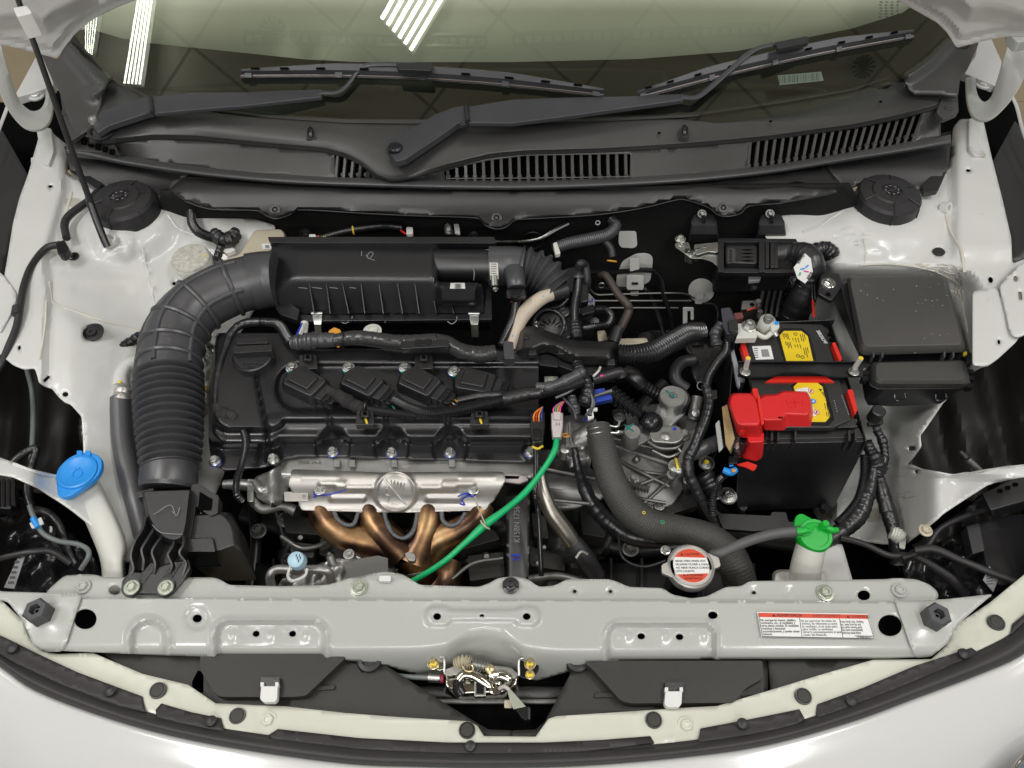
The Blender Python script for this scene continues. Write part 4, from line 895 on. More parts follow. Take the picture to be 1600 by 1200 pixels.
for x, y in ((496, 491), (741, 491)):
    t = mk('lid_clip', loft([[P(x-8, y-2, -.010), P(x+7, y-2, -.010), P(x+7, y-2, -.007), P(x-8, y-2, -.007)], [P(x-7, y+8, -.012), P(x+7, y+8, -.012), P(x+7, y+8, -.009), P(x-7, y+8, -.009)],
                             [P(x-5, y+16, -.016), P(x+6, y+16, -.016), P(x+6, y+16, -.013), P(x-5, y+16, -.013)], [P(x-4, y+36, -.040), P(x+7, y+36, -.040), P(x+7, y+36, -.037), P(x-4, y+36, -.037)]]), 'zinc', AC, bevel=.0006)
    mk('clip_roll', tube([(x-9, y-1, -.006, 3.2), (x+8, y-1, -.006, 3.2)]), 'zinc', AC)
t = mk('barcode_sticker', loft([[P(a, b, zac(a, b)+h) for a, b in ((704, 442), (726, 442), (727, 451), (703, 451))] for h in (.002, .0045)]), 'paper', AC)
for i in range(5): mk('print_line', loft([[P(a, b, zac(a, b)+h) for a, b in ((711, 443.4+i*1.5), (720, 443.4+i*1.5), (720, 444.2+i*1.5), (711, 444.2+i*1.5))] for h in (.0047, .0051)]), 'ink', AC)
for x0, x1 in ((466, 480), (487, 503), (515, 528), (546, 556)): stroke([(x0, 449, zac(x0, 449)), (x1, 450+(x1-x0)*.05, zac(x1, 450))], .7, 'inkg', AC, 'chalk_mark')
stroke([(572, 398, .05), (577, 404, .05), (583, 396, .05), (578, 394, .05), (574, 402, .05), (586, 407, .05)], .6, 'inkg', AC, 'chalk_mark')
stroke([(565, 393, .05), (565, 400, .05)], .6, 'inkg', AC, 'chalk_mark')
stroke([(740, 418, zac(740, 418)+.031), (741, 428, zac(740, 428)+.03), (740, 438, zac(740, 438)+.02)], .6, 'inkg', AC, 'chalk_mark')
for pts in ([(551, 494, -.011), (548, 500, -.013), (540, 505, -.016), (532, 503, -.016)], [(714, 494, -.011), (713, 501, -.013), (706, 506, -.016), (699, 502, -.016)], [(592, 500, -.014), (598, 496, -.013), (602, 504, -.016)]): stroke(pts, .7, 'inkg', AC, 'chalk_mark')
# hose clamp + rubber throttle hose
TH = thing('throttle_hose', 'black corrugated rubber hose bending from the air cleaner to the throttle', 'hose', P(800, 430, -.02))
mk('hose_straight', tube([(764, 416, .018, 31), (784, 416, .018, 31), (800, 415, .018, 30), (818, 417, .017, 30)], 32, 6), 'hose', TH)
q, r = path([(812, 416, .017, 29), (832, 421, .014, 30), (852, 433, .006, 30), (868, 452, -.008, 29)], 20)
N = 6; R = []
a = np.array([list(v) for v in q]); d = np.r_[0, np.cumsum(np.linalg.norm(np.diff(a, axis=0), axis=1))]; s_ = np.linspace(0, d[-1], N*8+1)
Q = [Vector([np.interp(v, d, a[:, c]) for c in range(3)]) for v in s_]; rr = [float(np.interp(v, d, r))*(1+.13*math.cos(2*math.pi*i/8)) for i, v in enumerate(s_)]
mk('hose_corrugation', tube3(Q, rr, 32), 'hose', TH)
for yy, o in ((393, .2), (403, .5), (428, .9)): mk('hose_ridge', torus(P(785, 416, .018), .0248, .0012, (1, 0, 0)), 'hose', TH)
mk('sensor_boss', tube([(803, 425, .036, 16), (806, 440, .040, 15), (807, 450, .036, 14)], 20), 'hose', TH)
HC = thing('hose_clamp', 'bright worm drive clamp around the rubber hose next to the air cleaner', 'hose clamp', P(771, 416, .02))
mk('clamp_band', lathe(P(767, 416, .018), [(.0262, 0), (.0275, 0), (.0275, .0075), (.0262, .0075)], (1, 0, 0), 40), 'zinc', HC)
R_ = [[P(x, y, z) for x, z in ((765, .046), (777, .046), (777, .050), (765, .050))] for y in (400, 412, 424, 436)]
mk('clamp_slotted_band', prism(rnd([(764, 398), (778, 397), (779, 436), (766, 437)], 3), .047, .004), 'milky', HC, bevel=.0008)
for i in range(8): mk('slot', prism(rect(767, 401+i*3.6, 776, 402.6+i*3.6), .0474, .0012), 'inkg', HC)
mk('clamp_screw', tube([(772, 432, .046, 6), (773, 448, .040, 6)], 14), 'zinc', HC)
mk('screw_head', hexb(P(774, 450, .038), .0052, (0, -1, -.2), washer=0), 'steel', HC)
mk('clamp_ear', prism(rnd([(757, 390), (768, 388), (768, 404), (758, 402)], 2), .044, .004), 'zinc', HC, bevel=.0008)
# connector + conduit at sensor
CN = thing('sensor_plug', 'black sensor plug with orange seals under the corrugated throttle hose', 'connector', P(806, 460, .02))
mk('plug_body', ploft([(rnd([(789, 456), (822, 454), (823, 468), (808, 474), (790, 470)], 3), .01), (rnd([(791, 452), (820, 450), (821, 464), (792, 466)], 3), .038)]), 'plastic', CN, bevel=.0015)
mk('plug_latch', prism(rnd([(798, 452), (813, 451), (813, 462), (798, 463)], 2), .043, .006), 'gloss', CN, bevel=.001)
for x in (800, 810): mk('wire_seal', cyl(P(x, 470, .012), .004, .012), mat('seal_orange', (.42, .10, .05), .6), CN)
mk('conduit', ribbed([(806, 474, .008, 6), (802, 498, .006, 6.3), (792, 520, .006, 6), (782, 540, .004, 5)], .0042, .13), 'conduit', CN)
# intake hose
IH = thing('intake_hose', 'large black intake hose curving from the snorkel to the air cleaner', 'hose', P(265, 740, -.05))
mk('collar', tube([(432, 436, .030, 43), (414, 437, .030, 44), (392, 441, .031, 45)], 36, 6), 'hose', IH)
body = [(398, 440, .031, 42), (354, 453, .030, 43), (306, 480, .026, 44), (276, 520, .020, 45.5), (266, 562, .014, 46), (264, 590, .010, 47)]
q, r = path(body, 10); mk('elbow', tube3(q, r, 36), 'hose', IH)
L = len(q)
for k in (8, 19, 27, 35, 42):
    if k < L-1:
        tdir = (q[k+1]-q[k-1]).normalized(); mk('elbow_ring', torus(q[k], r[k], .0046, tdir, 36, 8), 'hose', IH)
def offp(ang):
    out = []
    for i in range(4, L-2):
        t_ = (q[min(i+1, L-1)]-q[max(i-1, 0)]).normalized(); s_ = t_.cross(Vector((0, 0, 1))).normalized(); n_ = s_.cross(t_)
        out.append(q[i]+(s_*math.sin(ang)+n_*math.cos(ang))*r[i]*1.0)
    return out
for ang in (-1.0, .15, 1.2): mk('elbow_rib', tube3(offp(ang), .0044, 8), 'hose', IH)
mk('bellows', ribbed([(264, 588, .010, 46), (264, 620, .004, 46.5), (265, 660, -.004, 45), (266, 695, -.012, 43), (266, 732, -.020, 40)], .0118, .135, 40, sub=8), 'hose', IH)
mk('lower_collar', tube([(264, 728, -.018, 42), (264, 745, -.022, 43), (263, 757, -.026, 43), (262, 764, -.028, 41)], 36, 5), 'hose', IH)
# snorkel
SN = thing('air_snorkel', 'black plastic air snorkel duct bolted to the crossmember with two bolts', 'air duct', P(250, 900, -.02))
do = [(221, 767), (300, 765), (294, 820), (290, 846), (276, 852), (256, 848), (240, 834), (229, 812)]
mk('duct', ploft([(rnd(do, [2, 2, 4, 6, 8, 14, 14, 8]), -.05), (rnd(do, [2, 2, 4, 6, 8, 14, 14, 8]), -.004), (rnd([(225, 768), (296, 766), (290, 818), (285, 838), (272, 844), (258, 840), (245, 828), (234, 808)], [2, 2, 4, 6, 8, 14, 14, 8]), .010)]), 'plasticm', SN, bevel=.004, seg=3)
mk('duct_back', ploft([([(208, 845), (292, 850), (296, 890), (200, 900)], -.03), ([(214, 848), (290, 852), (292, 884), (206, 892)], -.010)]), 'plasticm', SN)
def fin(pts, w0, dep, m_, par, name='duct_fin'):
    c_ = crom(pts, 6); R = []
    for i_, (x, y, z) in enumerate(c_):
        a = c_[max(0, i_-1)]; b = c_[min(len(c_)-1, i_+1)]; dx, dy = b[0]-a[0], b[1]-a[1]; L_ = math.hypot(dx, dy) or 1; nx, ny = -dy/L_*w0, dx/L_*w0
        A = P(x+nx, y+ny, z); B_ = P(x-nx, y-ny, z); R.append([A-Vector((0, 0, dep)), B_-Vector((0, 0, dep)), B_, A])
    return mk(name, loft(R), m_, par, bevel=.0008)
for pts in ([(228, 806, .006), (222, 826, .010), (210, 846, .012), (204, 868, .010), (208, 888, .004), (200, 904, .0)],
            [(240, 826, .006), (230, 842, .012), (221, 858, .013), (224, 876, .009), (222, 892, .003)],
            [(254, 836, .006), (246, 846, .012), (237, 862, .013), (242, 880, .009), (240, 896, .003)],
            [(272, 840, .006), (270, 852, .011), (262, 866, .012), (268, 882, .008), (264, 896, .003)],
            [(286, 832, .006), (286, 850, .012), (280, 864, .012), (290, 880, .006), (284, 900, .001)]): fin(pts, 2.0, .022, 'plasticm', SN)
mk('foot_plate', ploft([(rnd([(190, 908), (205, 892), (222, 894), (262, 880), (296, 872), (300, 888), (286, 912), (270, 931), (196, 930), (190, 922)], 4), -.008), (rnd([(191, 909), (206, 893), (222, 895), (262, 881), (295, 874), (298, 888), (285, 910), (269, 928), (197, 927), (191, 921)], 4), .001)]), 'plasticm', SN, bevel=.0015)
for p in ([(212, 905), (236, 880), (246, 882), (224, 912)], [(252, 905), (272, 878), (284, 880), (264, 910)]): mk('foot_groove', prism(p, .002, .002), 'gloss', SN)
for x, y in ((206, 918), (259, 918)):
    mk('bolt_seat', lathe(P(x, y, .001), [(15*S(x, y, 0), -.003), (15*S(x, y, 0), .003), (12*S(x, y, 0), .003)]), 'plasticm', SN)
    bolt(x, y, .005, 8.5, 'zincg', SN, h=.006)
mk('side_mouth', ploft([(rnd([(292, 806), (362, 800), (386, 845), (402, 908), (330, 908), (288, 870)], 6), -.085), (rnd([(294, 804), (352, 799), (370, 818), (378, 862), (345, 866), (290, 866)], [4, 10, 14, 6, 4, 4]), -.024), (rnd([(296, 806), (346, 802), (362, 820), (366, 850), (342, 860), (294, 860)], [4, 10, 14, 6, 4, 4]), -.012)]), 'plasticm', SN, bevel=.003, seg=3)
mk('mouth_step', ploft([(rnd([(292, 840), (336, 838), (342, 868), (290, 868)], 3), -.03), (rnd([(294, 842), (332, 840), (337, 862), (292, 862)], 3), -.006)]), 'plasticm', SN, bevel=.002)
mk('inlet_frame', prism(rnd([(300, 757), (310, 755), (342, 775), (340, 802), (328, 806), (306, 790), (294, 862), (288, 862), (290, 800)], 3), -.008, .02), 'plasticm', SN, bevel=.0012)
mk('inlet_opening', prism([(312, 768), (332, 780), (330, 797), (309, 797)], -.007, .002), 'void', SN)
mk('mouth_opening', prism([(294, 870), (336, 868), (346, 884), (300, 884)], -.018, .003), 'void', SN)
mk('clip_band', prism(rnd([(213, 768), (240, 762), (241, 772), (214, 778)], 2), -.002, .02), 'plasticm', SN, bevel=.001)
stroke([(240, 804, .016), (266, 789, .014), (275, 806, .014), (281, 793, .013)], .6, 'inkg', SN, 'chalk_mark'); stroke([(269, 799, .014), (272, 802, .014)], .6, 'inkg', SN, 'chalk_mark')
stroke([(238, 820, .016), (252, 832, .015), (285, 835, .013)], .6, 'inkg', SN, 'chalk_mark')
# ================================================================ engine
EN = thing('engine', 'black four cylinder engine with cam cover in the middle of the bay', 'engine', P(600, 700, -.3))
cvo = [(338, 520), (440, 520), (450, 545), (842, 545), (842, 722), (470, 712), (446, 716), (432, 728), (350, 735), (330, 725), (326, 690), (326, 612), (332, 560)]
boltsC = [(520, 706), (612, 707), (703, 707), (829, 706), (427, 717), (336, 720)]
def zcv(x, y):
    z = -.050
    s1 = sdb(x, y, 640, 600, 245, 88, 30)           # long body
    s2 = sdb(x, y, 386, 602, 58, 94, 28)
    z += emb(min(s1, s2), .030, 7)
    s3 = sdb(x, y, 640, 585, 236, 72, 26); s4 = sdb(x, y, 390, 592, 56, 80, 26)
    z += emb(min(s3, s4), .018, 6)
    ch = sdb(x, y, 660, 606, 228, 36, 34); z -= emb(ch, .010, 5)
    z += emb(sdb(x, y, 640, 658, 225, 9, 9), .004, 5)
    for cx in (520, 612, 703):
        z -= emb(math.hypot(x-cx, (y-700)*.8)-22, .030, 7); z += emb(math.hypot(x-cx, y-706)-15, .012, 3)
    for cx, cy in ((829, 706), (427, 717), (336, 720)): z += emb(math.hypot(x-cx, y-cy)-13, .006, 3)
    for cx in (515, 603, 700): z -= emb(abs(x-cx)-3, .004, 2.5)*emb(sdb(x, y, cx, 655, 20, 16), 1, 3)
    z -= .006*math.exp(-((x-405-(y-640)*.1-8*sst(560, 690, y))/3)**2)*sst(530, 560, y)
    return max(z, -.055)
mk('cam_cover', sheet(rnd(cvo, 5, 3), [], zcv, 2.7), 'cover', EN, solid=.004, closed=False, sharp=60)
for x, y in boltsC:
    s = S(x, y, -.03); c = P(x, y+1, zcv(x, y)+.001)
    b = mk('cover_bolt', join([lathe(c, [(9.5*s, 0), (9.5*s, .002), (7.5*s, .004)]), hexb(c+Vector((0, 0, .003)), 6.8*s, washer=0)]), 'zinc', EN, sharp=25)
    mk('paint_mark', lathe(c, [(9.9*s, -.0012), (9.9*s, .0006), (8.2*s, .0016)]), 'inkblue', EN) if x != 427 else None
for x, y in ((570, 650), (749, 650), (481, 562), (662, 562)):   # harness clips standing on the cover
    z = zcv(x, y)
    mk('clip_foot', prism(rnd([(x-13, y-8), (x+13, y-8), (x+15, y+14), (x-15, y+14)], 3), z+.010, .012), 'plasticm', EN, bevel=.001)
    mk('clip_tower', ploft([(rnd(rect(x-9, y-7, x+9, y+4), 2), z+.008), (rnd(rect(x-6, y-8, x+6, y+1), 2), z+.022)]), 'plastic', EN, bevel=.001)
    mk('clip_eye', prism(rect(x-3, y-7, x+3, y-2), z+.0225, .002), 'void', EN)
    if y > 600: mk('paint_mark', prism(rnd([(x-1, y+4), (x+3, y+4), (x+5, y+12), (x+2, y+12)], 1), z+.0115, .001), 'ypaint', EN)
# oil filler cap
c = P(394, 556, .012); s = S(394, 556, .012)
t = mk('oil_cap', lathe(c, [(31*s, -.018), (32*s, -.006), (31*s, .0), (29*s, .002), (27*s, .001), (1*s, .001)], n=32), 'plastic', EN, sharp=25)
mk('cap_grip', prism(rnd([(364, 541), (424, 538), (426, 548), (365, 552)], 2), .027, .020), 'plastic', t, bevel=.0015)
mk('cap_grip', prism(rnd([(372, 528), (416, 526), (420, 536), (368, 538)], 3), .022, .012), 'plastic', t, bevel=.0015)
for i in range(5): mk('cap_symbol', tube([(378+i*7, 567-abs(i-2)*-.5, .0145, .7), (383+i*7, 567, .0145, .7)]), 'rubber', t)
text('OIL', 386, 574, .0140, .007, 'rubber', t, name='cap_lettering')
# coils
def coil(cx, cy, rot, lab, wires):
    t = thing('ignition_coil', lab, 'ignition coil', P(cx, cy, -.025), 'ignition coils')
    zt = .010; c0 = P(cx, cy, zt); k = S(cx, cy, zt)*1.08; R = Matrix.Rotation(math.radians(rot), 3, 'Z')
    def w_(pts, z): return [c0+R @ Vector((a*k, b*k, z)) for a, b in pts]
    def lf(levels, name, m_, bev=.0015, par=t): return mk(name, loft([w_(p, z) for p, z in levels]), m_, par, bevel=bev)
    lf([(rnd([(-28, -24), (30, -22), (32, 20), (-26, 24), (-38, 0)], 6), -.030), (rnd([(-27, -23), (29, -20), (30, 20), (-25, 23), (-36, 0)], 6), -.008), (rnd([(-24, -20), (25, -18), (26, 17), (-22, 20), (-30, 0)], 5), .0)], 'coil_body', 'plastic')
    lf([(rnd([(-21, -15), (17, -14), (17, 13), (-20, 15)], 2), .0), (rnd([(-19, -13), (15, -12), (15, 11), (-18, 13)], 2), .0045)], 'coil_cap', 'plastic', .001)
    lf([(rnd([(24, -17), (40, -15), (40, 15), (24, 17)], 2), -.028), (rnd([(24, -15), (38, -13), (38, 13), (24, 15)], 2), -.006)], 'socket', 'plastic', .001)
    pl = lf([(rnd([(36, -13), (56, -11), (56, 12), (36, 14)], 2), -.028), (rnd([(36, -12), (55, -10), (55, 11), (36, 13)], 2), -.009)], 'plug', 'gloss', .001)
    for a in (-7, 6): lf([(rect(42, a-3, 50, a+3), -.010), (rect(42, a-3, 50, a+3), -.0075)], 'plug_latch', 'gloss', .0005, pl)
    lf([(rect(44, -11, 48, 12), -.009), (rect(44, -10, 48, 11), -.004)], 'latch_bar', 'gloss', .0005, pl)
    lf([(circ(-36, 12, 11, 10, 14), -.028), (circ(-36, 12, 10, 9, 14), -.010)], 'bolt_ear', 'plastic', .001)
    b = c0+R @ Vector((-36*k, 12*k, -.008)); mk('bolt', hexb(b, 6.5*k, h=.006), 'zinc', t, sharp=25); mk('paint_mark', lathe(b, [(9.8*k, -.0014), (9.8*k, .0002), (8*k, .0012)]), 'inkblue', t)
    g = c0+R @ Vector((-34*k, 2*k, -.006)); mk('paint_mark', box(g, (.003, .003, .001)), 'greenc', t)
    for i, m_ in enumerate(wires):
        a = c0+R @ Vector((55*k, (6-6*i)*k, -.018)); b_ = c0+R @ Vector((74*k, (2-8*i)*k, -.022)); mk('wire', tube3([a, a.lerp(b_, .5)+Vector((0, 0, .003)), b_], .0014, 6), m_, t)
    return t
coil(476, 594, -31, 'black ignition coil nearest the oil filler cap, first from the left', ['rubber'])
coil(566, 594, -31, 'black ignition coil second from the left with a green wire', ['orange', 'whitep', 'greenc'])
coil(656, 594, -31, 'black ignition coil third from the left with red and white wires', ['orange', 'whitep', 'redb'])
coil(743, 593, -14, 'black ignition coil at the right end of the row, lying straighter', ['whitep'])
# harness on the cover
H1 = thing('coil_harness', 'black corrugated wiring conduit running along the ignition coils', 'wiring harness', P(650, 640, 0))
mk('branch', taped([(514, 612, -.002, 8), (535, 622, .002, 10), (555, 634, .002, 9.5), (572, 640, .004, 8)], amp=.3), 'cloth', H1)
mk('conduit', ribbed([(575, 640, .006, 7), (610, 645, .006, 7), (650, 650, .004, 7)], .0036, .12), 'conduit', H1)
mk('conduit', ribbed([(616, 626, .002, 8), (640, 638, .006, 8.5), (672, 646, .010, 9), (720, 640, .012, 9), (765, 630, .014, 9), (790, 624, .016, 9)], .0040, .12), 'conduit', H1)
mk('branch', taped([(715, 626, .006, 6), (750, 619, .010, 6.5), (790, 618, .014, 8)]), 'tape', H1)
mk('trunk', taped([(785, 624, .016, 11), (820, 616, .018, 11), (850, 612, .020, 10)]), 'tape', H1)
mk('conduit', ribbed([(845, 614, .020, 9), (880, 606, .022, 9), (910, 596, .022, 8)], .0040, .12), 'conduit', H1)
mk('sleeve', taped([(838, 604, .026, 6), (860, 604, .028, 8), (890, 592, .030, 8), (912, 580, .030, 8)], amp=.2), 'hose', H1)
for x, y in ((572, 636), (746, 634)): mk('cable_tie', torus(P(x, y, .010), .0095, .0016, (1, -.15, 0)), 'plastic', H1)
H2 = thing('rear_harness', 'thick shiny black taped wiring harness between air cleaner and cam cover', 'wiring harness', P(650, 535, 0))
mk('trunk', taped([(520, 532, .020, 10), (560, 528, .022, 12), (610, 534, .022, 12), (640, 535, .022, 12), (690, 534, .022, 12), (720, 548, .020, 12), (750, 554, .018, 13), (775, 550, .020, 12)], 18, .06), mat('shiny_tape', (.035, .035, .036), .26, bump=(120, 1.0), rvar=(60, .1)), H2)
mk('trunk_end', taped([(455, 536, .018, 8), (475, 534, .020, 13), (495, 532, .022, 12), (525, 531, .020, 11)], amp=.25), 'hose', H2)
mk('strap', prism(rnd([(626, 533), (700, 530), (702, 541), (626, 545)], 2), .036, .012), 'plastic', H2, bevel=.001)
mk('strap_tail', prism(rnd([(648, 531), (674, 530), (674, 538), (648, 539)], 1), .038, .004), 'gloss', H2, bevel=.0005)
for x, y in ((682, 535), (537, 531)): mk('cable_tie', torus(P(x, y, .022), .0128, .0013, (1, 0, 0)), 'plastic', H2)
mk('bracket', prism(rnd([(513, 517), (522, 511), (532, 515), (535, 530), (530, 542), (520, 538), (514, 528)], 2), .016, .004), 'orange', H2, bevel=.0008)
mk('conduit', ribbed([(456, 536, .012, 8), (447, 524, .010, 7.5), (436, 508, .006, 7.5), (418, 504, .004, 7), (400, 503, .002, 7)], .0042, .12), 'conduit', H2)
mk('branch', taped([(408, 503, .004, 7), (380, 506, .002, 7), (362, 520, .0, 6.5), (352, 545, -.002, 6), (343, 575, -.004, 6), (338, 610, -.008, 6), (338, 636, -.01, 6)]), 'tape', H2)
mk('branch_joint', taped([(338, 632, -.008, 6), (345, 645, -.006, 10), (360, 650, -.006, 9), (370, 656, -.008, 7)], amp=.25), 'cloth', H2)
mk('conduit', ribbed([(370, 655, -.01, 5), (380, 672, -.014, 5.5), (384, 695, -.018, 5.5), (378, 725, -.022, 5.5), (370, 750, -.030, 5.5), (370, 772, -.036, 5), (378, 782, -.05, 5)], .0036, .12), 'conduit', H2)
mk('end_clamp', prism(rnd([(786, 532), (802, 534), (804, 560), (788, 560)], 2), .030, .02), 'hose', H2, bevel=.001)
for y0, m_ in ((388, 'inkblue'), (391, 'whitep'), (394, 'pinkc')): mk('wire', tube([(y0+74, 526+(y0-388), .02, 1.2), (y0+80, 514, .015, 1.4), (y0+84, 505, .008, 1.2)]), m_, H2)
mk('white_sleeve', tube([(474, 528, .004, 6), (476, 505, .002, 6)]), 'whitep', H2)
bolt(582, 518, -.005, 10, 'milky', EN, 'dome_bolt', h=.006)
# ================================================================ head flange, heat shield
mk('head_flange', sheet(rnd([(440, 706), (835, 712), (838, 745), (790, 748), (455, 745), (430, 740)], 4), [], lambda x, y: -.060+nzf(x, y, .08, .0008), 6), 'alu', EN, solid=.012, closed=False)
for x in (526, 550, 616, 706): mk('flange_lug', ploft([(rect(x-6, 718, x+6, 731), -.064), (rnd(rect(x-5, 718, x+5, 729), 2), -.052)]), 'alu', EN, bevel=.001)
for sx, s in ((466, 'P15R 14-3'), (646, 'ALHA43C13003')): text(s, sx, 722.5, -.0580, .0085, 'alud', EN, name='cast_lettering')
mk('flange_mark', stroke([(560, 718, -.059), (565, 725, -.059)], 1, 'inkblue', EN).data, 'void', EN) if False else None
ho = mk('thermostat_housing', sheet(rnd([(398, 745), (425, 735), (436, 726), (456, 716), (462, 740), (452, 760), (446, 780), (415, 785), (400, 778)], 5), [], lambda x, y: -.065+.015*math.exp(-((x-425)/14)**2)+nzf(x, y, .08, .002), 5), 'alu', EN, solid=.02, closed=False)
mk('water_stub', tube([(350, 757, -.07, 7), (375, 757, -.068, 9), (398, 760, -.066, 9)], 16), 'alu', EN)
mk('stub_flange', prism(rnd([(386, 748), (396, 748), (396, 784), (386, 784)], 3), -.058, .02), 'alu', EN, bevel=.001)
mk('sensor', tube([(398, 752, -.06, 6), (408, 766, -.06, 8), (420, 760, -.062, 6)], 12), 'alu', EN)
mk('dark_lever', tube([(392, 778, -.07, 7), (410, 795, -.08, 8), (440, 790, -.085, 8), (462, 798, -.09, 9)], 12), 'alud', EN)
HS = thing('heat_shield', 'pressed silver heat shield with a round badge above the exhaust manifold', 'heat shield', P(620, 765, -.06))
hso = [(456, 733), (590, 738), (786, 737), (790, 752), (776, 775), (759, 797), (620, 801), (470, 797), (466, 784), (458, 770), (450, 758)]
def zhs(x, y):
    z = -.036-.034*sst(745, 798, y)-.012*sst(741, 733, y)
    z += emb(math.hypot(x-618, y-768)-33, .006, 3)-emb(math.hypot(x-618, y-768)-28, .0025, 2)
    for cx, cy, hw in ((520, 756, 22), (553, 763, 30), (716, 756, 26), (684, 763, 30), (543, 779, 28), (693, 779, 28)): z += emb(sdb(x, y, cx, cy, hw, 4.5, 4), .0035, 2.5)
    z += emb(sdb(x, y, 500, 745, 30, 4, 3), .002, 3)+emb(sdb(x, y, 745, 746, 28, 3, 3), .002, 3)
    return z
mk('shield_plate', sheet(rnd(hso, 4, 3), [], zhs, 2.6), 'shield', HS, solid=.0015, closed=False, sharp=60)
mk('badge_rim', tube([(618+30*math.cos(k*math.pi/12), 768+30*math.sin(k*math.pi/12), zhs(618, 768+30*math.sin(k*math.pi/12))+.001, 1.6) for k in range(25)], 8, 2), 'shield', HS)
mk('badge_slash', tube([(a, b, zhs(a, b)+.001, 1.9) for a, b in ((602, 750), (611, 761), (620, 772), (633, 787))], 8, 4), 'shield', HS)
sq = [(611+k*2.6, 754+(8 if k % 2 else -4)+k*.6) for k in range(9)]
mk('badge_wave', tube([(a, b, zhs(a, b)+.0008, 1.2) for a, b in sq], 6, 4), 'shield', HS)
mk('badge_wave', tube([(a, b, zhs(a, b)+.0008, 1.3) for a, b in ((604, 764), (602, 772), (608, 775), (607, 784), (616, 788), (624, 786))], 6, 4), 'shield', HS)
mk('shield_tab', prism(rnd([(444, 768), (481, 768), (482, 783), (444, 783)], 2), -.052, .002), 'shield', HS, bevel=.0006); mk('tab_dot', cyl(P(475, 775, -.052), .0028, .001), 'inkg', HS)
mk('side_bracket', prism(rnd([(787, 741), (822, 744), (826, 750), (812, 755), (788, 752)], 2), -.050, .004), 'pinkc', HS, bevel=.0008); mk('side_slot', prism([(789, 743), (812, 744), (810, 748), (790, 748)], -.0495, .001), 'void', HS)
for x, y in ((500, 766), (740, 765)): bolt(x, y, zhs(x, y), 6, 'zinc', HS)
zz = lambda x, y: zhs(x, y)+.001
for pts in ([(490, 768), (494, 776), (489, 777)], [(490, 773), (505, 774), (525, 770), (540, 765)], [(715, 776), (727, 771), (735, 773), (722, 780), (726, 789), (718, 787)], [(728, 772), (738, 776), (744, 772)]): stroke([(a, b, zz(a, b)) for a, b in pts], 1.3, 'inkblue', HS)
# ================================================================ exhaust manifold
EM = thing('exhaust_manifold', 'heat tinted bronze four pipe exhaust manifold below the heat shield', 'exhaust manifold', P(640, 850, -.15))
Z0 = -.088
for pts in ([(500, 792, Z0, 14), (512, 816, Z0-.004, 15.5), (540, 836, Z0-.012, 16.5), (580, 848, Z0-.02, 18), (622, 862, Z0-.03, 22)],
            [(578, 790, Z0, 15), (584, 815, Z0-.004, 16), (602, 838, Z0-.010, 17), (632, 866, Z0-.026, 22)],
            [(672, 790, Z0, 15), (668, 818, Z0-.004, 16), (660, 842, Z0-.012, 17), (648, 872, Z0-.03, 24)],
            [(752, 788, Z0, 14), (742, 810, Z0-.004, 15.5), (716, 828, Z0-.012, 16.5), (684, 842, Z0-.02, 18), (660, 864, Z0-.034, 22)]):
    mk('runner', tube([(a, b, c_, r_*1.48) for a, b, c_, r_ in pts], 24, 10), 'bronze', EM)
mk('collector', tube([(640, 852, Z0-.02, 34), (650, 872, Z0-.05, 34), (660, 896, Z0-.09, 32), (666, 930, Z0-.13, 32)], 24), 'bronze', EM)
mk('catalyst', tube([(700, 872, Z0-.10, 28), (690, 900, Z0-.11, 40), (680, 940, Z0-.13, 44)], 24), 'bronze', EM)
mk('flange_ring', torus(P(655, 884, Z0-.06), .03, .004, (.15, -.7, -.7)), 'alud', EM)
mk('lug', prism(rnd([(632, 864), (642, 861), (650, 868), (648, 877), (638, 876)], 3), -.070, .01), 'alu', EM, bevel=.001)
for pts in ([(522, 800), (528, 812), (540, 820), (553, 818), (560, 800)], [(600, 798), (604, 815), (614, 834), (630, 841), (644, 832), (650, 815), (652, 798)], [(690, 800), (692, 813), (702, 821), (716, 817), (727, 802)]):
    mk('weld_bead', taped([(a, b, Z0+.014, 3.2) for a, b in pts], 8, .35), mat('weld_grey', (.14, .15, .16), .6, .4, bump=(200, 1)), EM)
# green sleeve cable + connector
GC = thing('green_cable', 'bright green sleeved sensor cable crossing down in front of the engine', 'cable', P(646, 907, -.05))
mk('sleeve', tube([(870, 684, .026, 4), (866, 705, .024, 5), (850, 732, .012, 4.6), (822, 768, -.004, 5.2), (790, 796, -.012, 5), (758, 820, -.022, 6.6), (726, 849, -.034, 4.8), (690, 880, -.05, 4.6), (640, 910, -.075, 4.6), (600, 925, -.11, 5.5)], 14), 'greenc', GC)
mk('tie_ring', torus(P(758, 820, -.020), .0085, .0013, (.6, .5, .4)), 'beige', GC)
mk('tie_wire', tube([(758, 818, -.012, 1.2), (748, 795, -.03, 1.2), (742, 776, -.04, 1.2)]), 'beige', GC)
PC = thing('grey_plug', 'pale grey rectangular plug with pink and green wires above the green cable', 'connector', P(870, 680, .02))
mk('plug_body', ploft([(rnd([(861, 645), (880, 645), (880, 668), (877, 688), (863, 688), (861, 668)], 2), .018), (rnd([(862, 645), (879, 645), (879, 664), (876, 683), (864, 683), (862, 664)], 2), .036)]), 'pinkc', PC, bevel=.0012)
mk('plug_latch', prism(rnd(rect(865, 643, 876, 655), 1.5), .040, .004), 'pinkc', PC, bevel=.0008)
text('H', 868, 663, .0363, .010, 'inkg', PC, name='lettering')
for i, m_ in enumerate(('pink', 'greenc', 'orange', 'pink')):
    mk('wire', tube([(865+i*3.4, 647, .034, 1.3), (865+i*3.4, 639, .038, 1.3), (870+i*2.6, 633, .034, 1.2), (878+i, 628, .026, 1.1)]), m_, PC)
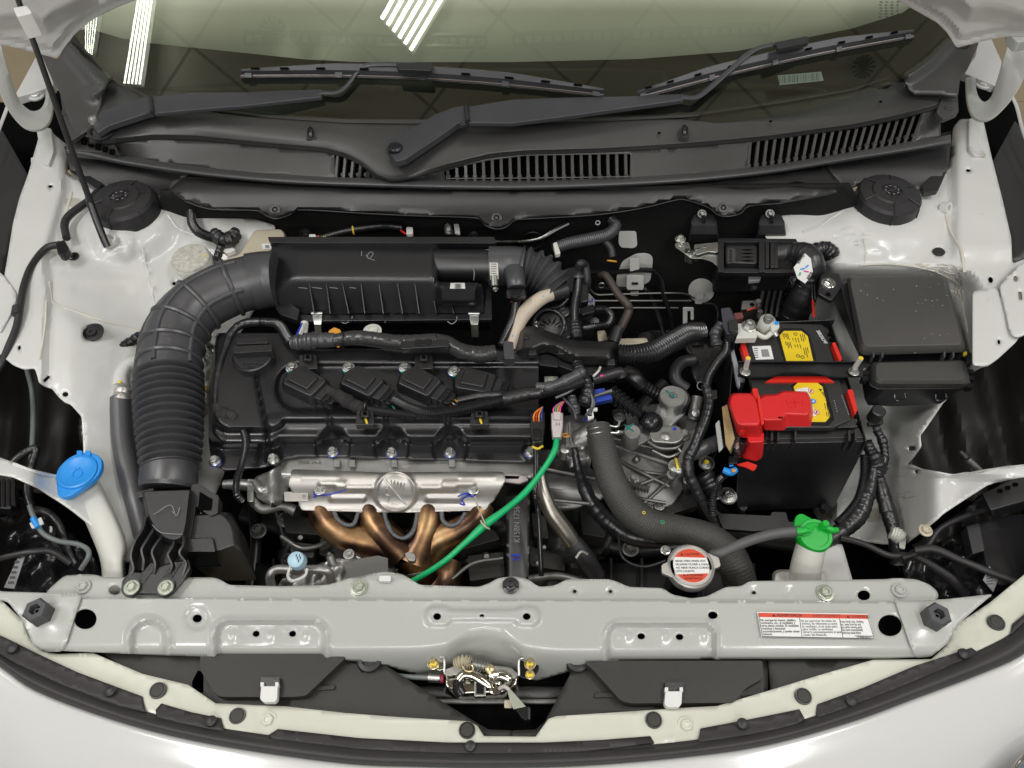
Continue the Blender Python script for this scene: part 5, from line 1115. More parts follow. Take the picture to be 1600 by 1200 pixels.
PB = thing('black_plug', 'black plug with orange wires and a yellow tag left of the grey plug', 'connector', P(840, 690, 0))
mk('plug_body', ploft([(rnd([(827, 645), (852, 643), (852, 668), (848, 700), (832, 702), (828, 670)], 2), -.01), (rnd([(829, 646), (851, 644), (851, 664), (847, 690), (832, 692), (829, 666)], 2), .020)]), 'plastic', PB, bevel=.0015)
mk('plug_latch', prism(rnd(rect(834, 669, 846, 686), 1.5), .025, .005), 'gloss', PB, bevel=.0008)
mk('yellow_tag', tube([(832, 698, .008, 2), (840, 701, .010, 2), (848, 697, .008, 2)]), 'ypaint', PB)
for i, m_ in enumerate(('orange', 'redb', 'orange', 'bluec')): mk('wire', tube([(834+i*4, 658, .020, 1.3), (834+i*4, 650, .027, 1.3), (838+i*3, 643, .024, 1.3), (848, 636, .018, 1.2)]), m_, PB)
mk('stem', tube([(838, 700, -.01, 5), (838, 740, -.02, 5), (836, 775, -.03, 4), (841, 800, -.05, 4), (846, 900, -.1, 4)]), 'gloss', PB)
# ================================================================ battery
BT = thing('battery', 'black car battery with red edge strips and yellow warning labels', 'battery', P(1255, 600, -.2))
mk('battery_case', ploft([([(1168, 500), (1298, 500), (1349, 677), (1188, 681)], -.14), (rnd([(1160, 508), (1292, 506), (1345, 668), (1184, 672)], 4), -.022), (rnd([(1160, 508), (1292, 506), (1345, 668), (1184, 672)], 4), -.004)]), 'plasticm', BT, bevel=.002)
mk('battery_lid', prism(rnd([(1159, 532), (1170, 525), (1212, 520), (1217, 505), (1286, 507), (1330, 655), (1302, 668), (1196, 668), (1176, 610)], 3), .004, .010), 'plasticm', BT, bevel=.0015)
for k, (x, y) in enumerate(((1300, 530), (1302, 538), (1298, 521), (1339, 650), (1343, 660))): mk('case_notch', prism(rect(x-3, y-2, x+3, y+2), .0, .008), 'void', BT)
for x in (1206, 1216, 1243, 1327, 1337): mk('case_rib', prism(rnd(rect(x-1.5, 672, x+2, 688), 1), -.006, .03), 'plasticm', BT, bevel=.0006)
mk('case_shelf', prism([(1196, 671), (1342, 668), (1350, 684), (1196, 686)], -.016, .02), 'plasticm', BT, bevel=.001)
for pts in ([(1157, 537), (1164, 535), (1172, 560), (1165, 564)], [(1300, 536), (1305, 534), (1316, 560), (1312, 566)], [(1175, 607), (1183, 606), (1190, 628), (1180, 630)], [(1324, 609), (1332, 608), (1340, 640), (1336, 648)]):
    mk('red_strip', prism(rnd(pts, 2), .007, .012), 'redb', BT, bevel=.001)
mk('red_strip', prism([(1196, 597), (1212, 588), (1290, 588), (1304, 597)], .0075, .004), 'redb', BT)
LZ = .0046
def lab(pts, m_, z=LZ, name='label', par=BT): return mk(name, prism(pts, z, .0008), m_, par)
lab([(1213, 526), (1222, 513), (1254, 513), (1266, 524), (1277, 566), (1226, 566)], 'gloss', LZ, 'label_recess'); lab([(1236, 603), (1245, 593), (1279, 593), (1290, 602), (1304, 656), (1294, 665), (1262, 664)], 'gloss', LZ, 'label_recess')
y1 = lab([(1218, 524), (1225, 517), (1252, 517), (1262, 525), (1271, 565), (1229, 565)], 'yellow', LZ+.0008)
y2 = lab([(1240, 604), (1248, 597), (1276, 597), (1285, 604), (1297, 651), (1290, 659), (1262, 659), (1250, 640)], 'yellow', LZ+.0008)
w1_ = lab([(1243, 608), (1262, 605), (1275, 650), (1262, 650)], 'paper', LZ+.0014)
wl = lab([(1175, 541), (1204, 540), (1209, 561), (1181, 562)], 'paper', LZ+.0004, 'barcode_label')
def lines(x0, y0, x1, y1_, sk, n, par, z, m_='ink', vert=False):
    for i in range(n):
        t = i/max(1, n-1); a, b = (x0+(x1-x0)*t, y0)
        for (s0, s1) in ((0, random.uniform(.2, .5)), (random.uniform(.52, .6), random.uniform(.75, 1))):
            ya = y0+(y1_-y0)*s0; yb = y0+(y1_-y0)*s1; xa = a+sk*s0; xb = a+sk*s1
            mk('print_line', prism([(xa, ya), (xa+.9, ya), (xb+.9, yb), (xb, yb)], z, .0003), m_, par)
lines(1223, 521, 1230, 545, 7, 4, BT, LZ+.0012); lines(1238, 528, 1246, 546, 6, 3, BT, LZ+.0012); lines(1250, 522, 1256, 560, 9, 3, BT, LZ+.0012)
for x, y in ((1243, 522), (1247, 556), (1254, 558)): mk('symbol', torus(P(x, y, LZ+.0012), .0028, .0005), 'ink', BT)
for x, y, m_ in ((1267, 611, 'redl'), (1271, 627, 'blue'), (1276, 644, 'redl')):
    if m_ == 'blue': mk('symbol', cyl(P(x, y, LZ+.0014), .0042, .0006), 'blue', BT); mk('symbol_figure', cyl(P(x, y, LZ+.0021), .0017, .0003), 'paper', BT)
    else:
        mk('symbol_ground', cyl(P(x, y, LZ+.0012), .0046, .0005), 'paper', BT); mk('symbol', torus(P(x, y, LZ+.0018), .0040, .0005), m_, BT); mk('symbol_bar', box(P(x, y, LZ+.0022), (.0075, .001, .0006), Matrix.Rotation(.78, 3, 'Z')), m_, BT); mk('symbol_figure', box(P(x, y, LZ+.0018), (.002, .004, .0006)), 'ink', BT)
text('\u25B2 DANGER', 1281, 607, LZ+.0014, .0056, 'ink', BT, rot=-73, name='lettering'); lines(1288, 630, 1294, 655, 5, 3, BT, LZ+.0012)
text('38B20LMF', 1277, 516, .0046, .0072, 'ptext', BT, rot=-76, name='lettering', ex=1.2)
for i in range(9):
    for j in range(7):
        if random.random() < .5: continue
    break
for i in range(5): mk('print_line', prism([(1178+i*.3, 544+i*3.4), (1184+i*.3, 544+i*3.4), (1184+i*.3, 545+i*3.4), (1178+i*.3, 545+i*3.4)], LZ+.0009, .0003), 'ink', BT)
mk('print_block', prism([(1189, 546), (1200, 545.5), (1203, 557), (1191, 557.5)], LZ+.0008, .0003), 'inkg', BT)
for i, ch in enumerate('MAINTENANCE'): pass
for k in range(9): mk('raised_letter', prism(rect(1315+k*1.3, 617+k*3.6, 1316.2+k*1.3, 619.2+k*3.6), .0046, .0006), 'inkg', BT)
for k in range(5): mk('raised_letter', prism(rect(1303+k*1.1, 625+k*4, 1304.2+k*1.1, 627+k*4), .0046, .0006), 'inkg', BT)
# tray
TR = thing('battery_tray', 'deep black plastic battery tray under and in front of the battery', 'battery tray', P(1250, 760, -.2))
mk('tray_wall', ploft([([(1151, 799), (1303, 793), (1300, 785), (1152, 790)], -.205), ([(1152, 694), (1356, 690), (1352, 684), (1152, 687)], -.018)]), 'plastic', TR, bevel=.001)
def wall(a, b, z0, z1, th=3):
    return ploft([([(a[0], a[1]), (b[0], b[1]), (b[0]+th, b[1]), (a[0]+th, a[1])], z0), ([(a[0], a[1]), (b[0], b[1]), (b[0]+th, b[1]), (a[0]+th, a[1])], z1)])
def quadwall(p0, p1, z0, z1, th=.002):
    A = P(*p0, z1); B_ = P(*p1, z1); d = (B_-A).normalized(); nn = Vector((-d.y, d.x, 0))*th
    return loft([[Vector((q.x, q.y, z)) for q in (A, B_, B_+nn, A+nn)] for z in (z0, z1)])
mk('tray_side', quadwall((1355, 690), (1300, 505), -.205, -.012), 'plastic', TR, bevel=.001)
mk('tray_side', quadwall((1138, 660), (1150, 520), -.205, -.012), 'plastic', TR, bevel=.001)
mk('tray_back', quadwall((1165, 506), (1305, 500), -.205, .0), 'plastic', TR, bevel=.001)
mk('tray_ribs', ribbed([(1178, 712, -.10, 6), (1168, 740, -.14, 6), (1160, 768, -.18, 6)], .005, .15), 'plastic', TR)
for x in (1158, 1286): mk('tray_foot', cyl(P(x, 798, -.205), .007, .014), 'rubber', TR)
mk('tray_stay', prism(rnd([(1120, 802), (1205, 806), (1205, 800), (1228, 800), (1232, 815), (1290, 820), (1180, 830), (1130, 826)], 3), -.20, .01), 'plasticm', TR, bevel=.001)
# hold-down
HB = thing('battery_clamp', 'black arched hold-down bar with two threaded rods across the battery', 'battery clamp', P(1250, 580, .01))
def hb(x, dz=0): return .012+.012*math.exp(-((x-1250)/36)**4)+dz
xs_ = [1153+i*(1349-1153)/40 for i in range(41)]
mk('bar', loft([[P(x, 566, hb(x)), P(x, 590-7*math.exp(-((x-1250)/38)**4), hb(x)), P(x, 590-7*math.exp(-((x-1250)/38)**4), hb(x)-.004), P(x, 566, hb(x)-.004)] for x in xs_]), 'plastic', HB, bevel=.001)
mk('bar_lip', loft([[P(x, 588-7*math.exp(-((x-1250)/38)**4), hb(x)), P(x, 590-7*math.exp(-((x-1250)/38)**4), hb(x)+.001), P(x, 590-7*math.exp(-((x-1250)/38)**4), hb(x)-.009), P(x, 588-7*math.exp(-((x-1250)/38)**4), hb(x)-.009)] for x in xs_]), 'plastic', HB)
mk('bar_lip', loft([[P(x, 564, hb(x)+.006), P(x, 566, hb(x)+.006), P(x, 566, hb(x)-.004), P(x, 564, hb(x)-.004)] for x in xs_]), 'plastic', HB)
for x, xt in ((1164, 1169), (1334, 1345)):
    mk('rod', tube([(x, 582, .004, 4), (x+1, 576, .02, 4), (xt, 560, .050, 4)], 12), 'milky', HB)
    mk('rod_tip', cyl(P(xt, 560, .050), 3.6*S(xt, 560, .05), .0012), 'ypaint', HB)
    mk('nut', hexb(P(x, 581, .016), 6*S(x, 580, .016), h=.006, washer=1.4, recess=False), 'zinc', HB, sharp=25)
mk('rod', tube([(1160, 594, -.01, 4), (1154, 615, -.07, 4)], 10), 'alu', HB)
# red terminal cover
RC = thing('terminal_cover', 'bright red plastic cover with plus sign over the positive terminal', 'terminal cover', P(1200, 660, 0))
mk('cover_block', ploft([(rnd([(1136, 630), (1141, 614), (1178, 614), (1188, 632), (1195, 668), (1190, 690), (1152, 684)], 5), -.012), (rnd([(1139, 630), (1144, 615), (1176, 615), (1184, 630), (1189, 660), (1186, 664), (1156, 664), (1150, 660)], 5), .026)]), 'red', RC, bevel=.004, seg=3)
mk('cover_arm', ploft([(rnd([(1182, 624), (1192, 616), (1214, 615), (1222, 610), (1262, 611), (1270, 628), (1272, 650), (1268, 670), (1229, 670), (1225, 674), (1194, 673)], 4), .0), (rnd([(1184, 626), (1194, 619), (1216, 617), (1224, 612), (1260, 613), (1265, 624), (1266, 641), (1262, 648), (1228, 646), (1222, 656), (1192, 656)], 4), .026)]), 'red', RC, bevel=.003, seg=3)
mk('cover_skirt', ploft([(rnd([(1164, 684), (1196, 682), (1192, 715), (1182, 722), (1158, 716)], 4), -.05), (rnd([(1166, 676), (1194, 674), (1194, 690), (1170, 692)], 4), -.004)]), 'red', RC, bevel=.002, seg=3)
mk('plus_ring', torus(P(1242, 629, .0262), .0125, .0006), 'red', RC)
for s_ in ((.016, .0014), (.0014, .016)): mk('plus_sign', box(P(1242, 629, .0263), (*s_, .0012)), 'red', RC)
mk('cover_latch', prism(rect(1216, 651, 1223, 654), .026, .003), 'void', RC); mk('cover_hinge', prism(rnd([(1183, 618), (1187, 618), (1194, 662), (1190, 664)], 1), .0265, .004), 'redb', RC); mk('cover_slot', prism([(1156, 671), (1170, 670), (1170, 673), (1157, 674)], .010, .012), 'redb', RC)
mk('red_tie', prism(rnd([(1150, 726), (1168, 721), (1184, 727), (1178, 736), (1166, 730)], 3), -.05, .002), 'redb', RC)
FT = thing('fusible_link', 'brown and black fusible link block along the left of the red cover', 'fuse link', P(1135, 680, -.02))
mk('link_board', ploft([(rnd([(1128, 636), (1136, 632), (1150, 690), (1142, 710), (1136, 700)], 1), -.02), (rnd([(1128, 636), (1136, 632), (1148, 685), (1140, 705), (1134, 695)], 1), .002)]), 'kraft', FT, bevel=.0008)
mk('link_case', ploft([(rnd([(1135, 632), (1146, 632), (1160, 690), (1158, 716), (1146, 716)], 2), -.04), (rnd([(1135, 631), (1144, 631), (1156, 684), (1154, 700), (1146, 700)], 2), -.004)]), 'plastic', FT, bevel=.001)
for i in range(13): mk('fin', prism(rect(1134+i*1.05, 636+i*4.2, 1140+i*1.05, 638+i*4.2), .0, .004), 'gloss', FT)
mk('window', ploft([(rect(1148, 694, 1158, 712), -.03), (rect(1148, 690, 1157, 706), -.006)]), 'gloss', FT, bevel=.002)
mk('glint', prism(rnd([(1149, 694), (1154, 690), (1155, 700), (1150, 703)], 2), -.004, .002), 'steel', FT)
mk('blue_clip', tube([(1130, 734, -.05, 5), (1141, 738, -.05, 6), (1150, 734, -.05, 5)], 10), 'blue', FT); mk('orange_spot', cyl(P(1146, 736, -.042), .003, .002), 'orange', FT)
mk('plug_neck', ploft([(rect(1137, 716, 1153, 734), -.06), (rect(1139, 712, 1152, 724), -.04)]), 'gloss', FT, bevel=.001); mk('blue_mark', prism([(1139, 721), (1146, 720), (1146, 728), (1140, 729)], -.045, .001), 'blue', FT)
mk('side_label', prism(rnd([(1118, 662), (1124, 656), (1130, 700), (1124, 706)], 2), -.03, .003), 'whitep', FT)
# negative clamp
NC = thing('negative_clamp', 'pale metal clamp with bolts on the negative battery terminal', 'battery terminal', P(1195, 515, .02))
mk('clamp_plate', prism(rnd([(1148, 506), (1180, 504), (1183, 528), (1150, 529), (1154, 520)], 2), .030, .012), 'milky', NC, bevel=.0015)
mk('clamp_ring', lathe(P(1195, 512, .006), [(13*S(1195, 512, .02), 0), (12*S(1195, 512, .02), .020), (9*S(1195, 512, .02), .024), (9*S(1195, 512, .02), .020)]), 'milky', NC)
mk('battery_post', lathe(P(1195, 512, .01), [(8*S(1195, 512, .02), 0), (7*S(1195, 512, .02), .026), (5.5*S(1195, 512, .02), .028), (.0005, .027)]), 'alu', NC)
bolt(1170, 510, .031, 8, 'zinc', NC, h=.009); mk('clamp_tail', prism(rnd([(1204, 504), (1217, 502), (1218, 512), (1206, 520)], 2), .026, .010), 'milky', NC, bevel=.001)
mk('clamp_bolt', tube([(1208, 516, .02, 4.5), (1213, 525, .014, 4.5)], 10), 'zinc', NC); mk('blue_dot', cyl(P(1213, 505, .0262), .004, .001), 'blue', NC); mk('clamp_arm', tube([(1180, 520, .022, 4), (1195, 527, .018, 4), (1206, 520, .02, 4)], 10), 'milky', NC)
CS_ = thing('current_sensor', 'dark grey current sensor block with plug left of the negative clamp', 'sensor', P(1140, 520, .02))
mk('sensor_case', ploft([(rnd([(1128, 483), (1142, 481), (1150, 500), (1152, 534), (1136, 536), (1130, 520)], 2), .0), (rnd([(1126, 482), (1140, 480), (1148, 498), (1150, 520), (1136, 522), (1130, 510)], 2), .035)]), mat('slate_plastic', (.05, .052, .065), .45), CS_, bevel=.0015)
mk('sensor_step', prism(rnd([(1138, 500), (1152, 498), (1154, 516), (1140, 518)], 2), .040, .012), 'plasticm', CS_, bevel=.001)
mk('red_block', prism(rnd([(1147, 489), (1160, 488), (1162, 497), (1148, 499)], 2), .020, .012), mat('dull_red', (.16, .05, .045), .5), CS_, bevel=.001)
mk('wire_tape', taped([(1128, 506, .02, 7), (1118, 522, .01, 9), (1120, 540, .0, 8)], amp=.3), 'hose', CS_)
# ================================================================ fuse boxes
FB = thing('fuse_box', 'large square black fuse box with dusty lid right of the battery', 'fuse box', P(1415, 500, 0))
mk('lid', ploft([(rnd([(1322, 432), (1478, 430), (1513, 551), (1343, 556)], [8, 8, 6, 10]), .012), (rnd([(1324, 432), (1477, 430), (1510, 546), (1345, 550)], [10, 10, 8, 12]), .022), (rnd([(1327, 434), (1474, 432), (1504, 538), (1350, 541)], [12, 12, 10, 14]), .032)]), mat('dusty_black_plastic', (.070, .067, .063), .55, bump=(1100, .3), speck=(95, .755, (.45, .44, .42)), var=(5, .15)), FB, bevel=.003, seg=3)
V_ = []; F_ = []
for k_ in range(24):
    x_ = random.choice((random.gauss(1440, 22), random.uniform(1340, 1490))); y_ = random.choice((random.gauss(462, 10), random.uniform(440, 530))); r_ = random.uniform(.0003, .0008)
    if 1338 < x_ < 1492 and 438 < y_ < 532:
        g_ = cyl(P(x_, y_, .0318), r_, .0005, n=6); n_ = len(V_); V_ += g_[0]; F_ += [tuple(a_+n_ for a_ in f_) for f_ in g_[1]]
mk('dust', (V_, F_), 'paper', FB, kind='stuff')
mk('lower_case', ploft([([(1290, 446), (1480, 440), (1510, 552), (1345, 562)], -.07), (rnd([(1312, 440), (1478, 436), (1512, 548), (1342, 556)], 4), .011)]), 'plastic', FB, bevel=.002)
mk('ear', prism(rnd([(1283, 428), (1312, 426), (1318, 445), (1300, 470), (1278, 458)], 5), .012, .010), 'plastic', FB, bevel=.002); bolt(1294, 443, .013, 7.5, 'steel', FB, h=.006); mk('ear_hole', cyl(P(1294, 460, .0125), .004, .001), 'void', FB)
for x in (1365, 1379, 1476, 1490): mk('lid_tab', prism(rnd(rect(x-1.5, 549, x+1.5, 558), 1), .020, .014), 'hose', FB, bevel=.0005)
mk('lid_clip', prism(rnd([(1506, 552), (1518, 550), (1520, 562), (1510, 566)], 2), .008, .012), 'plastic', FB, bevel=.001); mk('seal_spot', prism([(1506, 550), (1511, 549), (1511, 554), (1507, 555)], .0175, .004), 'ypaint', FB)
mk('front_case', ploft([([(1340, 548), (1512, 545), (1516, 572), (1345, 575)], -.07), ([(1343, 548), (1512, 545), (1516, 566), (1346, 568)], -.012)]), 'plastic', FB, bevel=.001)
FB2 = thing('relay_box', 'smaller oblong black relay box in front of the large fuse box', 'fuse box', P(1430, 600, 0))
mk('lid', ploft([(rnd([(1360, 566), (1508, 562), (1518, 596), (1512, 606), (1366, 606), (1358, 592)], 6), -.004), (rnd([(1364, 566), (1506, 563), (1514, 592), (1508, 600), (1370, 600), (1364, 588)], 7), .012), (rnd([(1369, 567), (1502, 565), (1508, 588), (1502, 594), (1374, 594), (1369, 586)], 8), .018)]), mat('dusty_lid', (.060, .058, .055), .5, bump=(1100, .3), speck=(120, .77, (.3, .3, .29))), FB2, bevel=.002, seg=3)
mk('lower_case', ploft([(rnd([(1350, 576), (1508, 570), (1506, 600), (1470, 632), (1400, 636), (1352, 634), (1346, 600)], 4), -.045), (rnd([(1356, 568), (1510, 564), (1517, 594), (1512, 607), (1364, 608), (1355, 594)], 5), -.005)]), 'plastic', FB2, bevel=.002)
for x in (1406, 1470):
    mk('case_latch', tube([(x-8, 616, -.008, 1.5), (x-7, 624, -.012, 1.5), (x, 626, -.012, 1.5), (x+8, 623, -.012, 1.5), (x+8, 615, -.008, 1.5)], 6), 'gloss', FB2)
for x, y in ((1354, 582), (1352, 590), (1517, 580), (1518, 590), (1516, 602)): mk('side_latch', prism(rnd(rect(x-5, y-3, x+5, y+3), 1), .004, .012), 'gloss', FB2, bevel=.0008)
mk('outlet', lathe(P(1369, 648, -.05), [(11*S(1369, 640, -.04), -.012), (11*S(1369, 640, -.04), .012), (9*S(1369, 640, -.04), .014)]), 'plasticm', FB2)
# right harness
H3 = thing('fuse_box_harness', 'black taped wiring harness hanging below the relay box at right', 'wiring harness', P(1385, 780, -.1))
mk('plug', ploft([(rnd(rect(1360, 650, 1380, 664), 3), -.075), (rnd(rect(1362, 646, 1379, 656), 3), -.055)]), 'gloss', H3, bevel=.001)
mk('sleeve_clip', prism(rnd([(1356, 658), (1378, 657), (1378, 662), (1357, 664)], 1), -.060, .006), 'plasticm', H3, bevel=.0008); mk('grey_ring', tube([(1367, 648, -.052, 6), (1368, 656, -.060, 6)], 12), 'hose', H3); mk('grey_ring', tube([(1369, 666, -.068, 6), (1371, 674, -.074, 6)], 12), 'hose', H3)
mk('branch', taped([(1370, 672, -.072, 6), (1379, 690, -.082, 7), (1382, 712, -.092, 7), (1376, 735, -.10, 7), (1368, 748, -.10, 7)], amp=.2), 'tape', H3)
mk('branch', taped([(1354, 690, -.06, 8), (1360, 705, -.07, 8), (1366, 720, -.08, 8), (1362, 750, -.09, 8), (1354, 775, -.10, 12), (1344, 800, -.11, 14), (1325, 822, -.12, 13), (1298, 842, -.12, 12), (1288, 848, -.12, 11)], amp=.14), 'tape', H3)
mk('branch', taped([(1372, 742, -.095, 8), (1378, 765, -.10, 10), (1386, 795, -.11, 12), (1394, 822, -.12, 11), (1400, 850, -.13, 11), (1402, 880, -.15, 12)], amp=.12), 'tape', H3)
mk('joint', taped([(1358, 700, -.07, 7), (1366, 715, -.075, 11), (1371, 730, -.085, 12), (1370, 745, -.09, 9)], amp=.3), 'tape', H3)
mk('conduit', ribbed([(1350, 710, -.07, 6), (1350, 745, -.09, 6.5), (1342, 778, -.10, 6.5), (1324, 803, -.11, 6.5), (1308, 818, -.115, 6)], .004, .15), 'conduit', H3)
mk('paper_tape', taped([(1392, 832, -.112, 10), (1402, 836, -.112, 11), (1408, 842, -.114, 9)], amp=.3), 'milky', H3); mk('tape_tail', prism(rnd([(1404, 836), (1416, 840), (1414, 858), (1406, 856)], 2), -.112, .002), 'milky', H3)
# ================================================================ ECU connector on the firewall
EC = thing('control_unit_plug', 'large black control unit connector in a frame with a metal bracket', 'connector', P(1185, 400, 0))
ZE = -.002
mk('frame', prism(rnd([(1121, 373), (1240, 374), (1252, 384), (1250, 400), (1238, 424), (1122, 427)], 2), ZE, .05), 'gloss', EC, bevel=.0015)
for y0, y1 in ((372, 378), (420, 426)): mk('frame_rail', prism(rnd([(1124, y0), (1244, y0+1), (1246, y1), (1124, y1)], 1), ZE+.012, .010), 'plastic', EC, bevel=.001)
for x in (1122, 1186): mk('frame_post', prism(rnd(rect(x, 373, x+9, 425), 1), ZE+.014, .012), 'plastic', EC, bevel=.001)
mk('lever_cover', ploft([(rnd([(1132, 382), (1184, 382), (1184, 418), (1132, 418)], 3), ZE), (rnd([(1134, 384), (1183, 384), (1183, 412), (1150, 410), (1134, 413)], 3), ZE+.010)]), 'plasticm', EC, bevel=.002)
for i in range(4): mk('grip_groove', prism([(1158, 390+i*5.6), (1168, 389+i*5.6), (1178, 390+i*5.6), (1168, 391.4+i*5.6)], ZE+.0106, .0012), 'void', EC)
mk('label_patch', prism(rnd(rect(1137, 388, 1149, 411), 3), ZE+.0106, .001), 'hose', EC)
for i in range(4): mk('raised_letter', prism(rect(1139.5, 390+i*5, 1144, 393.6+i*5), ZE+.0112, .0005), 'plastic', EC)
for x in (1196, 1204, 1210): mk('collar', prism(rnd(rect(x, 378, x+6, 418), 2), ZE+.010, .02), 'plasticm', EC, bevel=.001)
mk('wire_boot', tube([(1212, 397, -.01, 17), (1232, 395, -.006, 17), (1250, 394, -.002, 16)], 16), 'tape', EC)
BR = thing('metal_bracket', 'bright zinc plated bracket with pins left of the control unit connector', 'bracket', P(1090, 395, -.01))
mk('plate', prism(rnd([(1054, 380), (1076, 378), (1080, 392), (1100, 392), (1104, 386), (1122, 390), (1124, 418), (1112, 408), (1098, 404), (1080, 404), (1070, 396), (1056, 386)], 3), .006, .003), 'zinc', BR, bevel=.001)
mk('plate_tab', prism(rnd([(1084, 382), (1122, 378), (1122, 394), (1108, 392), (1088, 398)], 3), .012, .003), 'zinc', BR, bevel=.001)
for x, y in ((1079, 392), (1088, 388), (1100, 384), (1074, 390)): mk('pin', tube([(x, y, .012, 4), (x, y+18, -.012, 4)], 10), 'zinc', BR)
bolt(1063, 374, .006, 6, 'zinc', BR); bolt(1064, 385, .002, 5, 'zinc', BR)
mk('dark_plate', prism(rnd([(1104, 386), (1124, 384), (1126, 418), (1108, 402)], 2), .004, .006), 'plastic', BR, bevel=.001); mk('plate_hole', cyl(P(1115, 392, .0045), .003, .001), 'void', BR)
for lab_, x in (('black rubber mounting pad left of two above the connector', 1100), ('black rubber mounting pad right of two above the connector', 1206)):
    t = thing('mount_pad', lab_, 'mount pad', P(x, 350, .01), 'rubber mounting pads')
    mk('pad', loft([[P(a, b, z) for a, b in rnd([(x-w_, 335+k), (x-w_*.3, 333+k), (x+w_*.3, 333+k), (x+w_, 337+k), (x+w_, 344+k), (x-w_, 344+k)], 3)] for w_, k, z in ((16, 0, .030), (20, 8, .028), (22, 22, .010), (24, 34, -.02))]), 'rubber', t, bevel=.002)
    bolt(x-3, 334, .036, 5, 'alud', t, h=.006, ax=(0, -.5, .8)); mk('stud', tube([(x-1, 338, .042, 3), (x, 348, .030, 2.4)], 8), 'gloss', t)
# thick ECU harness with tag
H4 = thing('main_harness', 'thick black taped main harness curving down with a white paper tag', 'wiring harness', P(1240, 480, -.1))
mk('trunk', taped([(1238, 395, .0, 16), (1256, 398, .008, 19), (1268, 412, .006, 20), (1266, 436, -.02, 20), (1252, 468, -.06, 21), (1238, 500, -.11, 22), (1228, 525, -.16, 22)], 20, .05), 'tape', H4)
mk('stub', taped([(1262, 398, .0, 13), (1282, 390, .0, 13), (1296, 396, -.004, 14), (1300, 404, -.01, 10)], 16, .15), 'tape', H4)
for i in range(7): mk('tape_edge', torus(P(1262-i*5, 432+i*12, -.018-i*.016), 21*S(1250, 450, -.06), .0009, (-.25, -.35, -.9)), 'gloss', H4)
mk('paper_tag', loft([[P(a, b, .034+dz-((a-1256)/26)**2*.006) for a, b in ((1258, 396), (1267, 404), (1270, 424), (1267, 432), (1258, 443), (1246, 435), (1240, 418), (1248, 408))] for dz in (0, .0006)]), 'paper', H4)
text('#5W1L', 1246, 411, .0352, .0085, 'ink', H4, rot=52, name='lettering'); text('#W1R', 1262, 436, .0352, .0075, 'ink', H4, rot=55, name='lettering')
for x, y, m_, a in ((1254, 420, 'blue', .3), (1260, 424, 'pink', -.3), (1250, 428, 'greenc', 1.2), (1261, 416, 'blue', .8)): mk('pen_mark', box(P(x, y, .0352), (.0085, .0022, .0006), Matrix.Rotation(a, 3, 'Z')), m_, H4)
H5 = thing('red_lead', 'thin black and red leads beside the thick harness ending in a grey plug', 'wire', P(1272, 500, -.05))
mk('lead', tube([(1268, 440, -.01, 1.6), (1270, 470, -.03, 1.6), (1273, 478, -.035, 1.6)], 6), 'rubber', H5); mk('lead', tube([(1272, 440, -.01, 1.6), (1274, 468, -.03, 1.6)], 6), 'rubber', H5)
mk('lead', tube([(1270, 470, -.03, 2), (1272, 498, -.03, 2)], 6), 'redb', H5); mk('plug', ploft([(rnd(rect(1263, 496, 1280, 505), 1), -.045), (rnd(rect(1264, 495, 1279, 501), 1), -.028)]), 'hose', H5, bevel=.0008)
AB = thing('brake_unit', 'grey cast brake hydraulic block with fittings behind the battery', 'brake unit', P(1175, 485, -.1))
mk('block', ploft([([(1158, 470), (1186, 470), (1192, 500), (1156, 505)], -.16), (rnd([(1160, 470), (1185, 469), (1187, 482), (1158, 484)], 2), -.08)]), mat('mauve_grey_cast', (.22, .20, .19), .5, .3, bump=(200, .4)), AB, bevel=.001)
mk('fitting', tube([(1184, 478, -.075, 4), (1185, 470, -.06, 4)], 10), 'alu', AB); mk('fitting', tube([(1187, 496, -.09, 4), (1188, 486, -.075, 4)], 10), 'alu', AB)
mk('red_stripe', prism([(1167, 484), (1184, 478), (1184, 480), (1167, 486)], -.078, .001), 'redl', AB); mk('block_hole', cyl(P(1175, 476, -.0795), .004, .001), 'void', AB)
for k, (x, m_) in enumerate(((1190, 'brown'), (1200, 'rubber'), (1209, 'rubber'), (1218, 'rubber'))):
    mk('brake_pipe', tube([(x+4, 425, -.02, 2.4), (x+3, 450, -.05, 2.6), (x-2, 475, -.08, 2.6), (x-5, 495, -.1, 2.6)], 8), m_, AB)
mk('white_clip', prism(rnd([(1169, 424), (1190, 428), (1188, 438), (1170, 440)], 2), -.01, .006), 'inkg', AB, bevel=.001)
# firewall pads, clips, pipes
FP = thing('firewall_pads', 'white exposed patches on the black sound insulation of the firewall', 'firewall pads', FWL(1000, 420))
for pts in (rnd([(967, 361), (994, 361), (996, 384), (990, 388), (970, 387), (966, 380)], 4), rnd([(972, 408), (994, 396), (1010, 395), (1020, 400), (1020, 412), (1016, 440), (1000, 448), (970, 450), (962, 444), (964, 428)], 6), circ(1096, 454, 20.5, 19, 28)):
    mk('patch', loft([[FWL(a, b, .001) for a, b in pts], [FWL(a, b, .006) for a, b in pts]]), 'whitep', FP, bevel=.001)
def fbox(x0, y0, x1, y1, o0, o1, m_, par, name, r=2): return mk(name, loft([[FWL(a, b, o) for a, b in rnd(rect(x0, y0, x1, y1), r)] for o in (o0, o1)]), m_, par, bevel=.001)
LC = thing('line_clip', 'white plastic pipe clip with square face on the firewall', 'clip', FWL(992, 440), 'white pipe clips on the firewall')
